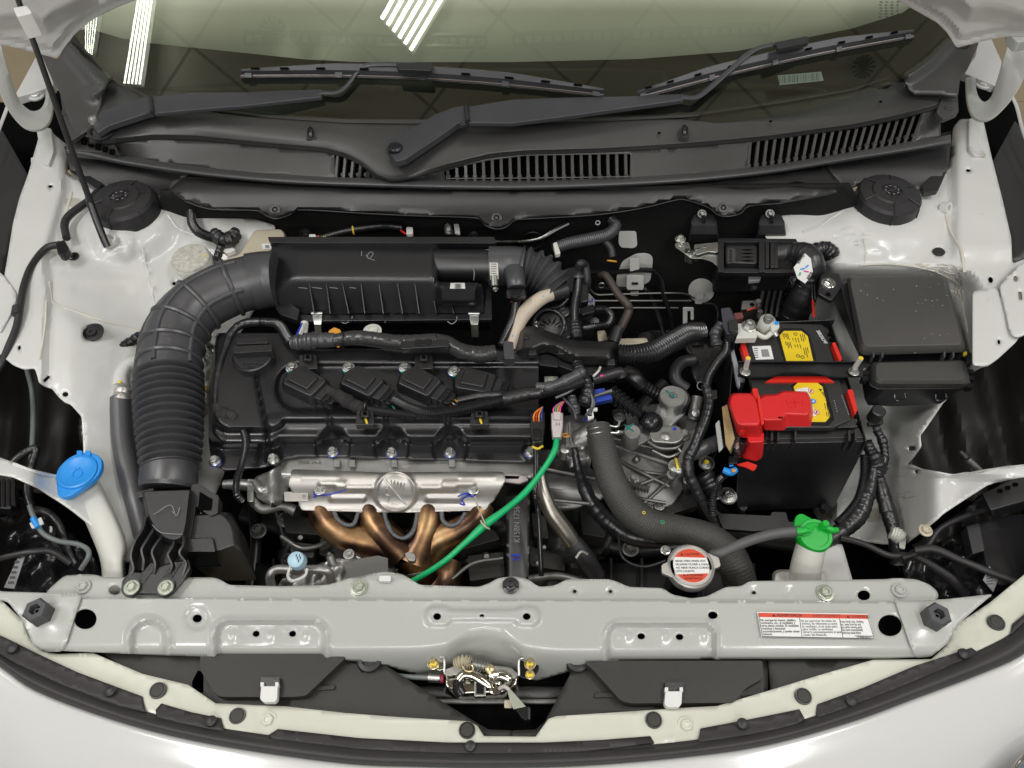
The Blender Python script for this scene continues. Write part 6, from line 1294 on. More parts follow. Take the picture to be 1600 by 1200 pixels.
fbox(979, 430, 1006, 453, .03, .045, 'whitep', LC, 'clip_face', 4); fbox(984, 404, 999, 424, .02, .04, 'whitep', LC, 'clip_top'); fbox(985, 453, 998, 462, .02, .035, 'whitep', LC, 'clip_foot'); fbox(987, 441, 997, 445, .0455, .0465, 'ink', LC, 'clip_slot', 1); stroke([(992, 435, P(0, 0, 0).z) for _ in ()] or [(992, 434, -.06), (993, 452, -.06)], .8, 'inkblue', LC) if False else None
LC2 = thing('line_clip', 'small white pipe clip below the round white firewall patch', 'clip', FWL(1094, 465), 'white pipe clips on the firewall')
fbox(1088, 456, 1100, 468, .01, .03, 'whitep', LC2, 'clip_top'); fbox(1086, 468, 1097, 475, .01, .025, 'whitep', LC2, 'clip_foot')
LC3 = thing('line_clip', 'white hooked pipe clip left of the grey current sensor', 'clip', FWL(1075, 490, .1), 'white pipe clips on the firewall')
fbox(1067, 480, 1084, 486, .10, .13, 'whitep', LC3, 'clip_top'); fbox(1067, 482, 1074, 508, .10, .13, 'whitep', LC3, 'clip_arm'); fbox(1079, 482, 1084, 500, .10, .13, 'whitep', LC3, 'clip_arm')
def ftube(pts, m_, par, name='pipe', n=8):
    c = crom([(*FWL(x, y, o), r*(FWL(x, y, o)-CL).dot(FW)/FPX) for x, y, o, r in pts], 8)
    return mk(name, tube3([Vector(a[:3]) for a in c], [a[3] for a in c], n), m_, par)
for lb, arr in (('upper black heater pipe passing through the white clip', [(905, 424, .02, 4), (960, 425, .03, 4), (1010, 422, .04, 4), (1030, 430, .04, 4), (1036, 460, .05, 4), (1050, 500, .07, 4), (1052, 540, .1, 4)]),
                ('lower black heater pipe below the white clip', [(930, 450, .02, 4), (980, 452, .03, 4), (1008, 452, .04, 4), (1022, 475, .05, 4), (1040, 530, .1, 4)])):
    t = thing('fluid_pipe', lb, 'pipe', FWL(1000, 440, .03), 'black pipes on the firewall'); ftube(arr, 'gloss', t)
t = thing('brake_line', 'pair of thin steel brake lines running across the firewall', 'pipe', FWL(990, 470, .02))
ftube([(918, 448, .05, 1.6), (932, 460, .05, 1.6), (960, 460, .05, 1.6), (1060, 458, .05, 1.6), (1085, 466, .04, 1.6)], 'alud', t, 'line', 6); ftube([(925, 470, .05, 1.6), (1000, 470, .05, 1.6), (1080, 470, .05, 1.6)], 'alud', t, 'line', 6); ftube([(930, 481, .06, 1.5), (1060, 481, .06, 1.5)], 'alud', t, 'line', 6); ftube([(1098, 474, .03, 1.6), (1116, 476, .03, 1.6), (1122, 490, .04, 1.6), (1120, 505, .06, 1.6)], 'rubber', t, 'line', 6)
t = thing('steel_pipe', 'bare steel pipe rising behind the air cleaner to the baffle panel', 'pipe', FWL(840, 360, .03)); ftube([(772, 378, .05, 2.6), (820, 377, .05, 2.6), (845, 372, .05, 2.8), (870, 358, .04, 3.2), (888, 349, .03, 3.4)], 'steel', t)
t = thing('brown_hose', 'brownish rubber hose with a bend in front of the white firewall patches', 'hose', P(960, 480, -.08))
mk('hose', tube([(938, 430, -.06, 5), (948, 432, -.05, 6), (966, 460, -.06, 6.5), (980, 476, -.07, 7), (982, 486, -.08, 7), (972, 508, -.09, 7), (960, 528, -.1, 7)], 14), 'brown', t); mk('hose_boot', tube([(966, 512, -.088, 9), (958, 535, -.10, 10)], 14), 'rubber', t)
mk('hose_clip', torus(P(940, 446, -.06), .006, .0012, (0, 1, 0)), 'steel', t)
t = thing('heater_hose', 'ribbed black hose curving from the throttle hose up to the firewall', 'hose', P(920, 375, -.01))
mk('hose', ribbed([(866, 388, .0, 9), (890, 380, .0, 9.5), (925, 373, .0, 10), (950, 366, .0, 9.5), (962, 352, .005, 9), (955, 342, .01, 8)], .004, .04, 16), 'hose', t)
mk('hose_clip', prism(rnd([(864, 380), (870, 378), (876, 396), (868, 398)], 2), .020, .008), 'milky', t, bevel=.001); mk('hose_tail', tube([(944, 376, -.01, 6), (954, 388, -.02, 6), (957, 402, -.03, 6)], 12), 'rubber', t)
mk('orange_clip', torus(P(956, 408, -.03), .0085, .0016, (.1, .6, .6)), 'orange', t); mk('white_end', torus(P(934, 348, .01), .004, .0012, (0, -1, .3)), 'whitep', t)
t = thing('washer_wiring', 'black harness with a yellow band behind the air cleaner lid', 'wiring harness', P(560, 362, .0))
mk('conduit', ribbed([(500, 372, .0, 5), (530, 364, .0, 6), (560, 358, .0, 6.5), (600, 353, .0, 6.5), (630, 356, .0, 6)], .004, .06), 'conduit', t); mk('yellow_band', torus(P(552, 360, .0), .0075, .0016, (1, .2, 0)), 'ypaint', t)
mk('wire', tube([(486, 372, .0, 3), (500, 370, .0, 3), (512, 368, .0, 3)], 8), mat('dark_red_wire', (.3, .05, .05), .5), t); mk('orange_tip', cyl(P(507, 372, .006), .003, .002), 'orange', t)
for x, m_ in ((488, 'whitep'), (640, 'whitep')): mk('white_plug', prism(rnd(rect(x-5, 355 if x > 600 else 366, x+5, 366 if x > 600 else 374), 2), .006, .006), m_, t)
mk('wire', tube([(626, 360, .0, 1.5), (636, 366, .0, 1.5), (646, 367, .0, 1.5)], 6), 'redb', t)
for lb, x, y in (('small zinc nut and white clip behind the air cleaner near the centre', 700, 356),):
    t = thing('firewall_nut', lb, 'nut', P(x, y, 0)); bolt(x, y, .002, 5, 'zinc', t, h=.008); mk('tab', prism(rnd([(694, 360), (716, 358), (714, 366), (696, 366)], 2), .0, .003), 'zinc', t); mk('white_clip', prism(rnd([(709, 350), (717, 350), (719, 365), (711, 364)], 1), .002, .004), 'whitep', t)
for i, (x, y, r) in enumerate(((478, 364, 14), (740, 366, 12))):
    t = thing('rubber_grommet', 'round black rubber grommet on the firewall '+('left of the yellow banded harness' if i == 0 else 'behind the air cleaner outlet'), 'grommet', FWL(x, y), 'firewall grommets')
    c = FWL(x, y, .004); mk('grommet', lathe(c, [(r*.0009, 0), (r*.0009, .006), (r*.0006, .008), (r*.0006, .004), (r*.0003, .012), (.0005, .012)], (0, -1, .1)), 'rubber', t)
mk('clip_ring', torus(FWL(832, 376, .03), .02, .002, (0, -1, .1)), 'plastic', thing('pipe_holder', 'black pipe holder with white frame behind the throttle hose', 'clip', FWL(832, 376, .03)))
# ================================================================ throttle body, wiring tray, transmission
TB = thing('air_throttle', 'black throttle body and plastic manifold under the corrugated intake hose', 'throttle', P(880, 500, -.1))
mk('body', ploft([(rnd([(835, 486), (862, 470), (900, 470), (926, 480), (930, 520), (900, 560), (840, 560)], 8), -.14), (rnd([(838, 490), (862, 478), (900, 478), (912, 500), (890, 530), (840, 528)], 8), -.055)]), 'plastic', TB, bevel=.004)
mk('body_ring', torus(P(858, 507, -.045), .028, .003, (.1, -.5, .8)), 'plastic', TB); mk('body_dome', lathe(P(862, 512, -.06), [(.032, -.03), (.032, .0), (.026, .012), (.012, .017), (.001, .018)], (.1, -.4, .8)), 'plasticm', TB)
for a in range(7): mk('dome_rib', tube([(862+22*math.cos(a*.5+3.0), 512+16*math.sin(a*.5+3.0), -.042, 1.2), (862+10*math.cos(a*.5+3), 512+7*math.sin(a*.5+3), -.036, 1)], 6), 'plastic', TB)
mk('grey_flange', prism(rnd([(905, 457), (920, 457), (930, 468), (928, 490), (905, 488)], 4), -.05, .004), 'inkg', TB, bevel=.001)
for pts in ([(912, 459, -.048), (915, 464, -.048), (914, 470, -.048)], [(920, 470, -.048), (925, 471, -.048), (926, 466, -.048)]): stroke(pts, 1, 'inkblue', TB)
bolt(879, 488, -.05, 7, 'alu', TB); bolt(838, 507, -.05, 5, 'steel', TB); bolt(929, 502, -.06, 5, 'alu', TB)
mk('motor_cover', prism(rnd([(882, 418), (900, 416), (918, 420), (920, 470), (908, 472), (884, 450)], 4), -.03, .05), 'plastic', TB, bevel=.003)
mk('vacuum_pipe', tube([(903, 420, -.01, 6), (907, 412, .0, 7), (914, 416, -.01, 7), (917, 440, -.03, 7), (916, 455, -.05, 6)], 12), 'rubber', TB)
for x, y in ((916, 445), (915, 450)): mk('blue_ring', torus(P(x, y, -.04), .006, .0008, (0, .8, .5)), 'bluec', TB)
mk('plug', ploft([(rnd([(905, 484), (928, 476), (932, 490), (910, 498)], 2), -.05), (rnd([(906, 482), (927, 475), (930, 486), (909, 493)], 2), -.02)]), 'gloss', TB, bevel=.0015)
mk('conduit', ribbed([(930, 484, -.03, 5.5), (946, 484, -.03, 5.5), (955, 494, -.03, 5.5), (950, 506, -.03, 5.5), (930, 510, -.03, 5.5), (908, 514, -.025, 6)], .0042, .14), 'conduit', TB)
mk('conduit', ribbed([(904, 432, .0, 6), (902, 455, .0, 6.5), (898, 480, -.005, 6.5), (898, 512, -.01, 6)], .0042, .14), 'conduit', TB)
mk('grommet', lathe(P(903, 433, .008), [(10*S(903, 433, 0), 0), (10*S(903, 433, 0), .004), (5*S(903, 433, 0), .005)], (0, .6, .7)), 'hose', TB); mk('joint', taped([(898, 505, -.01, 7), (900, 520, -.01, 9), (903, 530, -.01, 8)], amp=.25), 'tape', TB)
BH = thing('breather_hose', 'cream coloured breather hose curving down beside the throttle hose', 'hose', P(830, 500, 0))
cream_ = mat('cream_rubber', (.60, .52, .42), .5, bump=(300, .3), var=(30, .06))
mk('hose', tube([(866, 458, .0, 10.5), (848, 465, .002, 11), (828, 480, .002, 12), (812, 500, .0, 12), (802, 525, -.004, 11), (797, 548, -.01, 10)], 20), cream_, BH); mk('end_cap', tube([(862, 460, .0, 11.5), (885, 453, .0, 12.5)], 20), 'rubber', BH)
mk('clip', torus(P(858, 461, .0), .0100, .0022, (1, .35, 0)), 'milky', BH); mk('blue_ring', torus(P(862, 460, .0), .0098, .0016, (1, .35, 0)), 'inkblue', BH); stroke([(832, 466, .013), (842, 465, .013), (850, 462, .013)], 1.2, 'blue', BH); stroke([(801, 514, .008), (801, 526, .006)], 1, 'blue', BH)
mk('ring_clamp', ribbed([(862, 482, -.02, 3), (876, 478, -.02, 3), (886, 468, -.02, 3)], .003, .2), 'plastic', BH)
WT = thing('wiring_tray', 'smooth black plastic wiring duct running right from the cam cover', 'wiring duct', P(880, 550, 0))
wto = [(809, 511), (834, 509), (858, 518), (880, 526), (902, 532), (964, 534), (965, 572), (950, 571), (900, 569), (880, 562), (866, 553), (850, 550), (836, 556), (803, 556), (806, 540)]
def zwt(x, y):
    s = sdpoly(x, y, wto); return -.004+.026*sst(0, -14, s)+.004*sst(840, 880, x)*0
mk('duct_lid', sheet(rnd(wto, 5, 3), [], zwt, 3.5), 'plasticm', WT, solid=.004, closed=False, sharp=60)
mk('duct_base', prism([(804, 558), (836, 558), (852, 552), (866, 556), (882, 566), (900, 572), (965, 574), (963, 586), (915, 586), (880, 574), (850, 562), (806, 562)], -.010, .02), 'plasticm', WT, bevel=.001)
mk('duct_rivet', lathe(P(822, 527, .0225), [(5*S(822, 527, .02), -.001), (4.6*S(822, 527, .02), .001), (2.4*S(822, 527, .02), .001), (2*S(822, 527, .02), 0), (.0002, .001)]), 'plastic', WT)
for x, y in ((832, 549), (878, 548), (955, 565)): mk('duct_latch', prism(rnd(rect(x-6, y-4, x+6, y+5), 1.5), .014, .010), 'plasticm', WT, bevel=.001)
mk('support_leg', ploft([([(840, 560), (874, 560), (872, 600), (842, 600)], -.07), ([(842, 558), (872, 562), (872, 574), (842, 570)], -.006)]), 'plastic', WT, bevel=.001); bolt(861, 597, -.010, 7, 'zincg', WT, h=.006); mk('foot', prism(rnd([(850, 588), (872, 588), (872, 606), (852, 606)], 3), -.014, .006), 'alud', WT)
mk('conduit', ribbed([(964, 553, .006, 15), (990, 554, .004, 15), (1020, 549, .0, 15.5), (1050, 534, -.006, 15.5), (1075, 521, -.012, 15.5), (1096, 518, -.02, 14)], .0052, .09, 22), 'conduit', WT)
# knot of branches by the clip
H6 = thing('branch_knot', 'tangle of taped branches and grey wires below the wiring duct', 'wiring harness', P(910, 600, 0))
mk('drop', taped([(903, 570, .0, 9), (906, 582, .004, 9), (914, 596, .010, 10), (918, 614, .006, 11), (912, 632, .0, 12)], 16, .15), 'tape', H6)
mk('hose_stub', tube([(925, 594, -.004, 8), (945, 588, -.004, 8.5), (968, 582, -.006, 9), (972, 590, -.012, 8)], 16), 'rubber', H6); mk('pink_dot', cyl(P(940, 587, .0035), .0028, .0012), 'pink', H6)
for pts in ([(880, 622, .01), (896, 640, .012), (900, 655, .01)], [(922, 612, .012), (928, 632, .008), (915, 650, 0)], [(918, 605, .014), (926, 625, .01), (922, 648, 0)], [(868, 622, .02), (890, 612, .02), (905, 600, .02)]): mk('wire', tube([(a, b, c, 2.4) for a, b, c in pts], 8), 'hose', H6)
mk('pouch', taped([(893, 620, .004, 6), (896, 635, .0, 9), (900, 648, -.004, 7)], amp=.25), 'hose', H6); mk('green_wire', tube([(927, 588, .01, 2), (935, 580, .008, 2), (938, 574, .004, 2)], 6), 'milky', H6); mk('orange_loop', torus(P(884, 680, .0), .006, .0012, (0, .5, .8)), 'orange', H6); mk('square_clip', prism(rect(920, 598, 928, 604), .012, .004), 'hose', H6)
BC = thing('blue_plug', 'dark blue electrical plug with a grey lever beside the wiring knot', 'connector', P(940, 620, 0))
mk('plug_body', ploft([(rnd([(925, 622), (955, 617), (958, 628), (930, 634)], 2), -.02), (rnd([(926, 620), (954, 615), (957, 623), (930, 629)], 2), .0)]), 'bluec', BC, bevel=.0015); mk('plug_back', prism(rnd([(924, 609), (945, 606), (946, 613), (926, 618)], 2), .0, .012), 'bluec', BC, bevel=.001); mk('lever', tube([(923, 622, .004, 2.5), (935, 617, .006, 2.5), (955, 611, .004, 4)], 8), 'hose', BC)
# water outlet casting
WO = thing('water_outlet', 'cast alloy coolant outlet housing between cam cover and radiator hose', 'coolant housing', P(900, 700, -.1))
mk('housing', sheet(rnd([(876, 650), (905, 648), (928, 652), (930, 690), (925, 715), (905, 718), (880, 712), (866, 700), (868, 680)], 6), [], lambda x, y: -.05+.02*sst(0, -14, sdb(x, y, 900, 680, 28, 32, 16))+nzf(x, y, .1, .002), 4), 'alu', WO, solid=.03, closed=False)
mk('outlet', tube([(900, 690, -.04, 16), (920, 680, -.03, 18), (938, 672, -.022, 20)], 22), 'alu', WO); mk('boss', lathe(P(882, 712, -.06), [(9*S(882, 712, -.05), 0), (9*S(882, 712, -.05), .022), (6*S(882, 712, -.05), .024)]), 'alu', WO); mk('rib', tube([(890, 660, -.028, 2.5), (893, 700, -.03, 2.5)], 8), 'alu', WO)
mk('white_tag', prism([(917, 640), (926, 636), (928, 652), (919, 656)], .0, .004), 'whitep', WO); 
for i in range(3): mk('tag_print', prism(rect(919, 640+i*4, 925, 642+i*4), .0006, .0004), 'ink', WO)
for y in (654, 664): mk('blue_mark', prism(rect(911, y, 922, y+2.4), -.024, .001), 'inkblue', WO)
mk('white_plug', tube([(926, 640, .0, 3.5), (933, 640, .0, 3.5)], 10), 'whitep', WO)
# big radiator hose
RH = thing('radiator_hose', 'thick dark grey radiator hose snaking from the engine to the radiator', 'hose', P(1050, 830, -.1))
rhm = mat('woven_hose', (.055, .054, .050), .52, bump=(420, 1.0, (1, 1, 1)), var=(18, .1)); 
mk('hose', ribbed([(934, 668, -.018, 20), (944, 712, -.024, 21.5), (958, 755, -.04, 23), (982, 795, -.06, 24), (1018, 820, -.075, 24), (1060, 828, -.085, 23), (1104, 840, -.09, 24), (1136, 864, -.095, 26), (1152, 895, -.11, 26), (1158, 930, -.15, 26), (1158, 960, -.2, 26)], .0038, .012, 28, sub=4), rhm, RH)
mk('spring_clamp', torus(P(934, 672, -.018), .0188, .0016, (-.12, .85, .3)), 'zinc', RH); mk('spring_clamp', torus(P(935, 680, -.018), .0190, .0014, (-.12, .85, .3)), 'zinc', RH)
for y, dy in ((665, -6), (676, -2)): mk('clamp_lever', tube([(952, y, -.01, 2), (964, y-dy*.3, -.006, 2), (968, y+dy, -.004, 2.4)], 8), 'zinc', RH)
mk('mark', torus(P(1006, 801, -.035), .002, .0006), 'ypaint', RH); mk('mark', torus(P(1035, 816, -.046), .0025, .0006), 'greenc', RH)
t = thing('rear_hose', 'black corrugated sleeve running behind the thick radiator hose', 'hose', P(930, 780, -.12))
mk('sleeve', taped([(897, 700, -.03, 5), (903, 730, -.05, 7), (912, 760, -.08, 10), (928, 790, -.10, 13), (950, 815, -.12, 14), (985, 838, -.13, 14), (1040, 846, -.13, 12)], 16, .12), 'tape', t)
# steel coolant pipe
SP = thing('coolant_pipe', 'dull steel coolant pipe bending down to a rubber hose with spring clamp', 'pipe', P(870, 820, -.1))
mk('pipe', tube([(843, 735, -.04, 9), (848, 765, -.05, 11), (862, 800, -.07, 13), (882, 828, -.09, 14), (900, 855, -.11, 13)], 20), mat('pipe_steel', (.36, .34, .30), .32, .95, bump=(70, .3), var=(20, .2)), SP); mk('rubber_end', tube([(895, 848, -.105, 15), (912, 870, -.12, 16), (930, 900, -.15, 16)], 18), 'rubber', SP)
mk('spring_clamp', torus(P(902, 858, -.112), .0135, .0016, (.6, -.6, -.5)), 'zinc', SP); mk('clamp_lever', tube([(900, 872, -.09, 2.4), (908, 862, -.085, 2.4), (918, 866, -.09, 2.4)], 8), 'alu', SP)
# block, belt area, text
EB = thing('engine_block', 'dark cast engine block and sump seen deep below the manifold', 'engine block', P(800, 860, -.25))
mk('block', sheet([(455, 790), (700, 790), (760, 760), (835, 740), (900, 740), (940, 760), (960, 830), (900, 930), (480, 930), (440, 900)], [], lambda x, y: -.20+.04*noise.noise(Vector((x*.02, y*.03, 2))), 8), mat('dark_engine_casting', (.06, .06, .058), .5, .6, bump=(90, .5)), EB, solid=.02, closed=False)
mk('ribbed_cover', sheet(rnd([(790, 772), (828, 768), (826, 920), (792, 920)], 2), [], lambda x, y: -.11-.0002*(y-780)+.003*(abs(x-808) < 12), 5), 'plasticm', EB, solid=.01, closed=False)
text('K15BN 1756', 808, 848, -.108, .012, 'inkg', EB, rot=90, name='cast_lettering', ex=1.1); mk('blue_mark', prism(rect(798, 866, 814, 869), -.112, .001), 'inkblue', EB); mk('blue_mark', prism(rect(800, 873, 812, 875), -.112, .001), 'inkblue', EB)
for (x, y, r, z) in ((760, 870, 8, -.15), (840, 880, 6, -.15), (850, 855, 5, -.13), (470, 840, 7, -.16), (515, 866, 6, -.15)): mk('boss', lathe(P(x, y, z), [(r*.0010, -.02), (r*.0009, 0), (r*.0005, .004), (.0004, .004)], (.1, -.4, 1)), M['dark_engine_casting'] if 'dark_engine_casting' in M else 'alud', EB)
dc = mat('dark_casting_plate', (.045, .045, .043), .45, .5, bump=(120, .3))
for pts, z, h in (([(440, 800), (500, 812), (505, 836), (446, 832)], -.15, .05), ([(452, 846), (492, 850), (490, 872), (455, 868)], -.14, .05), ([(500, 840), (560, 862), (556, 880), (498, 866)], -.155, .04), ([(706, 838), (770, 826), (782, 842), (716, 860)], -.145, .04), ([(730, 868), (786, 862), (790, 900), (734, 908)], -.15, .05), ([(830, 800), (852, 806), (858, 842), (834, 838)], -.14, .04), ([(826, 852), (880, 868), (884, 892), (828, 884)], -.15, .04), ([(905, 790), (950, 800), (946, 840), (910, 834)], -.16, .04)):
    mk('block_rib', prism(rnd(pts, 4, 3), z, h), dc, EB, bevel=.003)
for pts in ([(700, 830, -.14, 4), (740, 822, -.135, 4), (790, 800, -.13, 4)], [(706, 905, -.13, 3), (740, 880, -.13, 3), (786, 872, -.13, 3)], [(440, 838, -.13, 4), (470, 856, -.13, 4), (500, 852, -.135, 4), (520, 840, -.14, 4)], [(826, 905, -.13, 6), (870, 900, -.13, 6), (915, 910, -.14, 6)]): mk('block_pipe', tube(pts, 10), 'alud', EB)
mk('cam_case', sheet(rnd([(836, 700), (868, 704), (910, 720), (950, 755), (952, 775), (900, 795), (860, 795), (836, 760)], 6), [], lambda x, y: -.105+.022*math.exp(-((y-752-(x-840)*.15)/22)**2)+nzf(x, y, .03, .002), 4), 'alud', EB, solid=.02, closed=False)
for x0, y0, x1, y1 in ((840, 730, 930, 748), (845, 760, 945, 772), (850, 780, 930, 788)): mk('case_rib', tube([(x0, y0, -.086, 3), (x1, y1, -.090, 3)], 8), 'alud', EB)
# AC pipe + light blue cap
AP = thing('service_port', 'alloy air conditioning pipe with a light blue service cap', 'pipe', P(480, 890, -.06))
mk('pipe', tube([(425, 920, -.09, 7), (422, 900, -.075, 7), (432, 890, -.07, 7), (460, 890, -.065, 7), (500, 890, -.065, 7), (514, 895, -.07, 7), (518, 915, -.09, 7)], 14), 'alu', AP); mk('port', tube([(466, 892, -.06, 9), (464, 876, -.035, 9)], 14), 'alu', AP)
mk('cap', lathe(P(465, 877, -.035), [(14*S(465, 877, -.03), -.004), (14*S(465, 877, -.03), .004), (12.5*S(465, 877, -.03), .010), (10*S(465, 877, -.03), .0115), (.0005, .0115)], (-.05, -.15, 1)), 'lightblue', AP)
for a in range(5): mk('cap_mark', box(P(463+a*1.6, 868+(a % 3)*4, -.0225), (.0012, .0035, .0006)), 'ink', AP)
mk('cap_strap', tube([(454, 884, -.03, 2), (450, 900, -.04, 2.5), (458, 908, -.045, 3), (476, 900, -.04, 2.4), (480, 888, -.035, 2)], 8), 'whitep', AP)
CP = thing('compressor', 'dirty alloy compressor housing deep behind the crossmember at left centre', 'compressor', P(540, 890, -.12))
mk('housing', sheet(rnd([(500, 880), (530, 872), (545, 870), (602, 866), (615, 880), (615, 930), (425, 930), (440, 905)], 6), [], lambda x, y: -.11+nzf(x, y, .06, .01), 5), 'alu', CP, solid=.03, closed=False); mk('nozzle', tube([(515, 868, -.08, 6), (520, 882, -.09, 7)], 12), 'alu', CP); bolt(545, 866, -.08, 6, 'alu', CP); mk('fan_blade', prism([(536, 878), (590, 868), (606, 872), (606, 920), (550, 920)], -.085, .004), mat('dull_grey_plate', (.13, .13, .12), .5), CP); bolt(507, 890, -.09, 5, 'steel', CP)
# ================================================================ transmission and mount
TM = thing('transmission', 'grey cast transmission housing with ribs right of the engine', 'transmission', P(1030, 720, -.2))
def segd(x, y, ax, ay, bx, by):
    t_ = max(0, min(1, ((x-ax)*(bx-ax)+(y-ay)*(by-ay))/((bx-ax)**2+(by-ay)**2))); return math.hypot(x-ax-(bx-ax)*t_, y-ay-(by-ay)*t_)
def ztm(x, y):
    return -.13+.022*math.exp(-(((x-1010)/70)**2+((y-700)/70)**2))+.03*sst(960, 975, x)*0+nzf(x, y, .02, .003)
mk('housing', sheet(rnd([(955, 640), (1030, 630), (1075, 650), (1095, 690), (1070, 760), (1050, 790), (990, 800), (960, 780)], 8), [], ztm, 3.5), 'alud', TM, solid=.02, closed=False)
for (x0, y0, x1, y1, r0) in ((962, 698, 1062, 730, 6), (966, 720, 1046, 760, 4), (1062, 733, 972, 768, 4), (1056, 742, 1000, 792, 4), (960, 686, 1020, 700, 5), (985, 735, 1045, 742, 3), (975, 775, 1040, 786, 4)): mk('rib', tube([(x0, y0, -.118, r0), ((x0+x1)/2, (y0+y1)/2, -.110, r0*.8), (x1, y1, -.112, r0*.7)], 12), 'alud', TM)
for (x, y, r0) in ((1046, 745, 9), (978, 770, 8), (1064, 718, 9), (992, 722, 6)): mk('bolt_boss', lathe(P(x, y, -.125), [(r0*.00115, 0), (r0*.001, .02), (r0*.0006, .022), (r0*.0005, .018)], (.05, -.3, 1)), 'alud', TM)
mk('cover', ploft([(rnd([(1010, 668), (1065, 668), (1076, 690), (1060, 700), (1012, 698)], 8), -.10), (rnd([(1014, 666), (1062, 664), (1072, 682), (1058, 694), (1016, 690)], 10), -.062)]), 'alu', TM, bevel=.003)
mk('cover_edge', tube([(1012, 690, -.075, 3), (1030, 700, -.078, 3), (1055, 700, -.078, 3), (1070, 690, -.075, 3)], 8), 'alud', TM); mk('dimple', lathe(P(1039, 684, -.065), [(9*S(1039, 684, -.06), 0), (8*S(1039, 684, -.06), .006), (.001, .009)]), 'alu', TM); mk('blue_spot', cyl(P(1054, 670, -.0615), .003, .001), 'inkblue', TM)
mk('post', lathe(P(984, 692, -.075), [(14*S(984, 690, -.06), 0), (13.5*S(984, 690, -.06), .032), (12*S(984, 690, -.06), .034), (.001, .034)]), 'alu', TM); mk('post_plate', prism(rnd([(970, 686), (985, 660), (1030, 678), (1000, 694), (982, 700)], 5), -.072, .008), 'alu', TM, bevel=.001)
for a in ((976, 664, 990, 674), (990, 662, 978, 672)): mk('teal_mark', tube([(a[0], a[1], -.0405, 1.6), (a[2], a[3], -.0405, 1.6)], 6, 2, .3), 'inkteal', TM)
mk('mount_arm', sheet(rnd([(1030, 628), (1070, 628), (1072, 645), (1050, 665), (1035, 680), (1020, 660), (1022, 645)], 6), [], lambda x, y: -.066, 5), 'alu', TM, solid=.008, closed=False)
mk('mount_rubber', cyl(P(1053, 640, -.08), 20*S(1051, 620, -.05), .035), 'rubber', TM); mk('mount_body', lathe(P(1051, 632, -.06), [(20*S(1051, 620, -.05), -.01), (20*S(1051, 620, -.05), .022)]), 'alu', TM)
c = P(1051, 619, -.025); mk('mount_disc', lathe(c, [(20*S(1051, 619, -.025), -.012), (20.5*S(1051, 619, -.025), -.001), (19.5*S(1051, 619, -.025), .001), (7*S(1051, 619, -.025), .0012), (6.5*S(1051, 619, -.025), -.001), (4.5*S(1051, 619, -.025), -.001), (4*S(1051, 619, -.025), .003), (2.2*S(1051, 619, -.025), .003), (2*S(1051, 619, -.025), -.002)], n=36), 'alu', TM, sharp=25)
mk('teal_mark', tube([(1041, 610, -.0235, 1.8), (1047, 616, -.0235, 1.8)], 6, 2, .3), 'inkteal', TM); mk('teal_mark', cyl(P(1051, 619, -.0222), .003, .0008), 'inkteal', TM)
bolt(1068, 680, -.07, 7, 'alu', TM, h=.008); mk('sensor', tube([(1090, 620, -.05, 9), (1086, 640, -.06, 10), (1083, 655, -.07, 9)], 16), 'alud', TM); mk('sensor_top', lathe(P(1086, 646, -.055), [(7*S(1086, 646, -.05), 0), (6*S(1086, 646, -.05), .006), (.001, .008)], (0, -.4, .8)), 'alu', TM)
mk('arm', prism(rnd([(1076, 650), (1092, 652), (1084, 676), (1068, 682)], 3), -.074, .004), 'alud', TM, bevel=.001)
BO = thing('shift_boot', 'black bellows boot with a shiny oval cap near the round mount', 'boot', P(1000, 640, -.06))
mk('bellows', ribbed([(955, 614, -.05, 12), (975, 630, -.05, 12), (992, 642, -.05, 11), (1003, 650, -.05, 8)], .0085, .2, 22, sub=8), 'gloss', BO); mk('cap', lathe(P(1017, 662, -.065), [(.001, -.008), (.016, -.006), (.0205, .002), (.0185, .008), (.0165, .012), (.013, .017), (.007, .0195), (.0008, .020)], (-.3, -.1, .9)), 'gloss', BO)
t = thing('rear_duct', 'black bellows duct behind the shift boot', 'duct', P(1000, 600, -.12)); mk('duct', ribbed([(1000, 600, -.10, 10), (1020, 612, -.11, 10), (1040, 622, -.12, 9)], .006, .1), 'plastic', t); mk('elbow', tube([(975, 582, -.09, 12), (990, 590, -.09, 14), (1004, 604, -.10, 11)], 16), 'plastic', t)
t = thing('coolant_hose', 'black rubber hose bent like a hook behind the round mount', 'hose', P(1060, 590, -.05)); mk('hose', tube([(1085, 562, -.05, 9), (1066, 566, -.05, 9.5), (1055, 580, -.05, 9.5), (1058, 596, -.055, 9.5), (1074, 608, -.06, 9)], 18), 'rubber', t)
LV = thing('lever_bracket', 'pale steel lever plate held by a bolt with yellow paint', 'bracket', P(1060, 720, -.08))
mk('plate', prism(rnd([(1048, 722), (1060, 716), (1078, 672), (1090, 670), (1076, 700), (1070, 735), (1056, 742)], 4), -.072, .004), 'alu', LV, bevel=.001)
mk('washer', lathe(P(1057, 730, -.072), [(13*S(1057, 730, -.07), 0), (13*S(1057, 730, -.07), .003), (9*S(1057, 730, -.07), .004)]), 'zincg', LV); bolt(1057, 730, -.066, 7, 'zinc', LV); stroke([(1056, 716, -.067), (1058, 726, -.055), (1060, 734, -.056)], 2.2, 'ypaint', LV)
t = thing('yellow_marked_bolt', 'single flanged bolt with yellow paint right of the lever plate', 'bolt', P(1104, 722, -.09)); bolt(1104, 724, -.09, 7, 'zinc', t); mk('washer', lathe(P(1104, 724, -.092), [(13*S(1104, 724, -.09), 0), (12*S(1104, 724, -.09), .003)]), 'alu', t); mk('yellow_mark', cyl(P(1104, 722, -.080), .004, .001), 'ypaint', t)
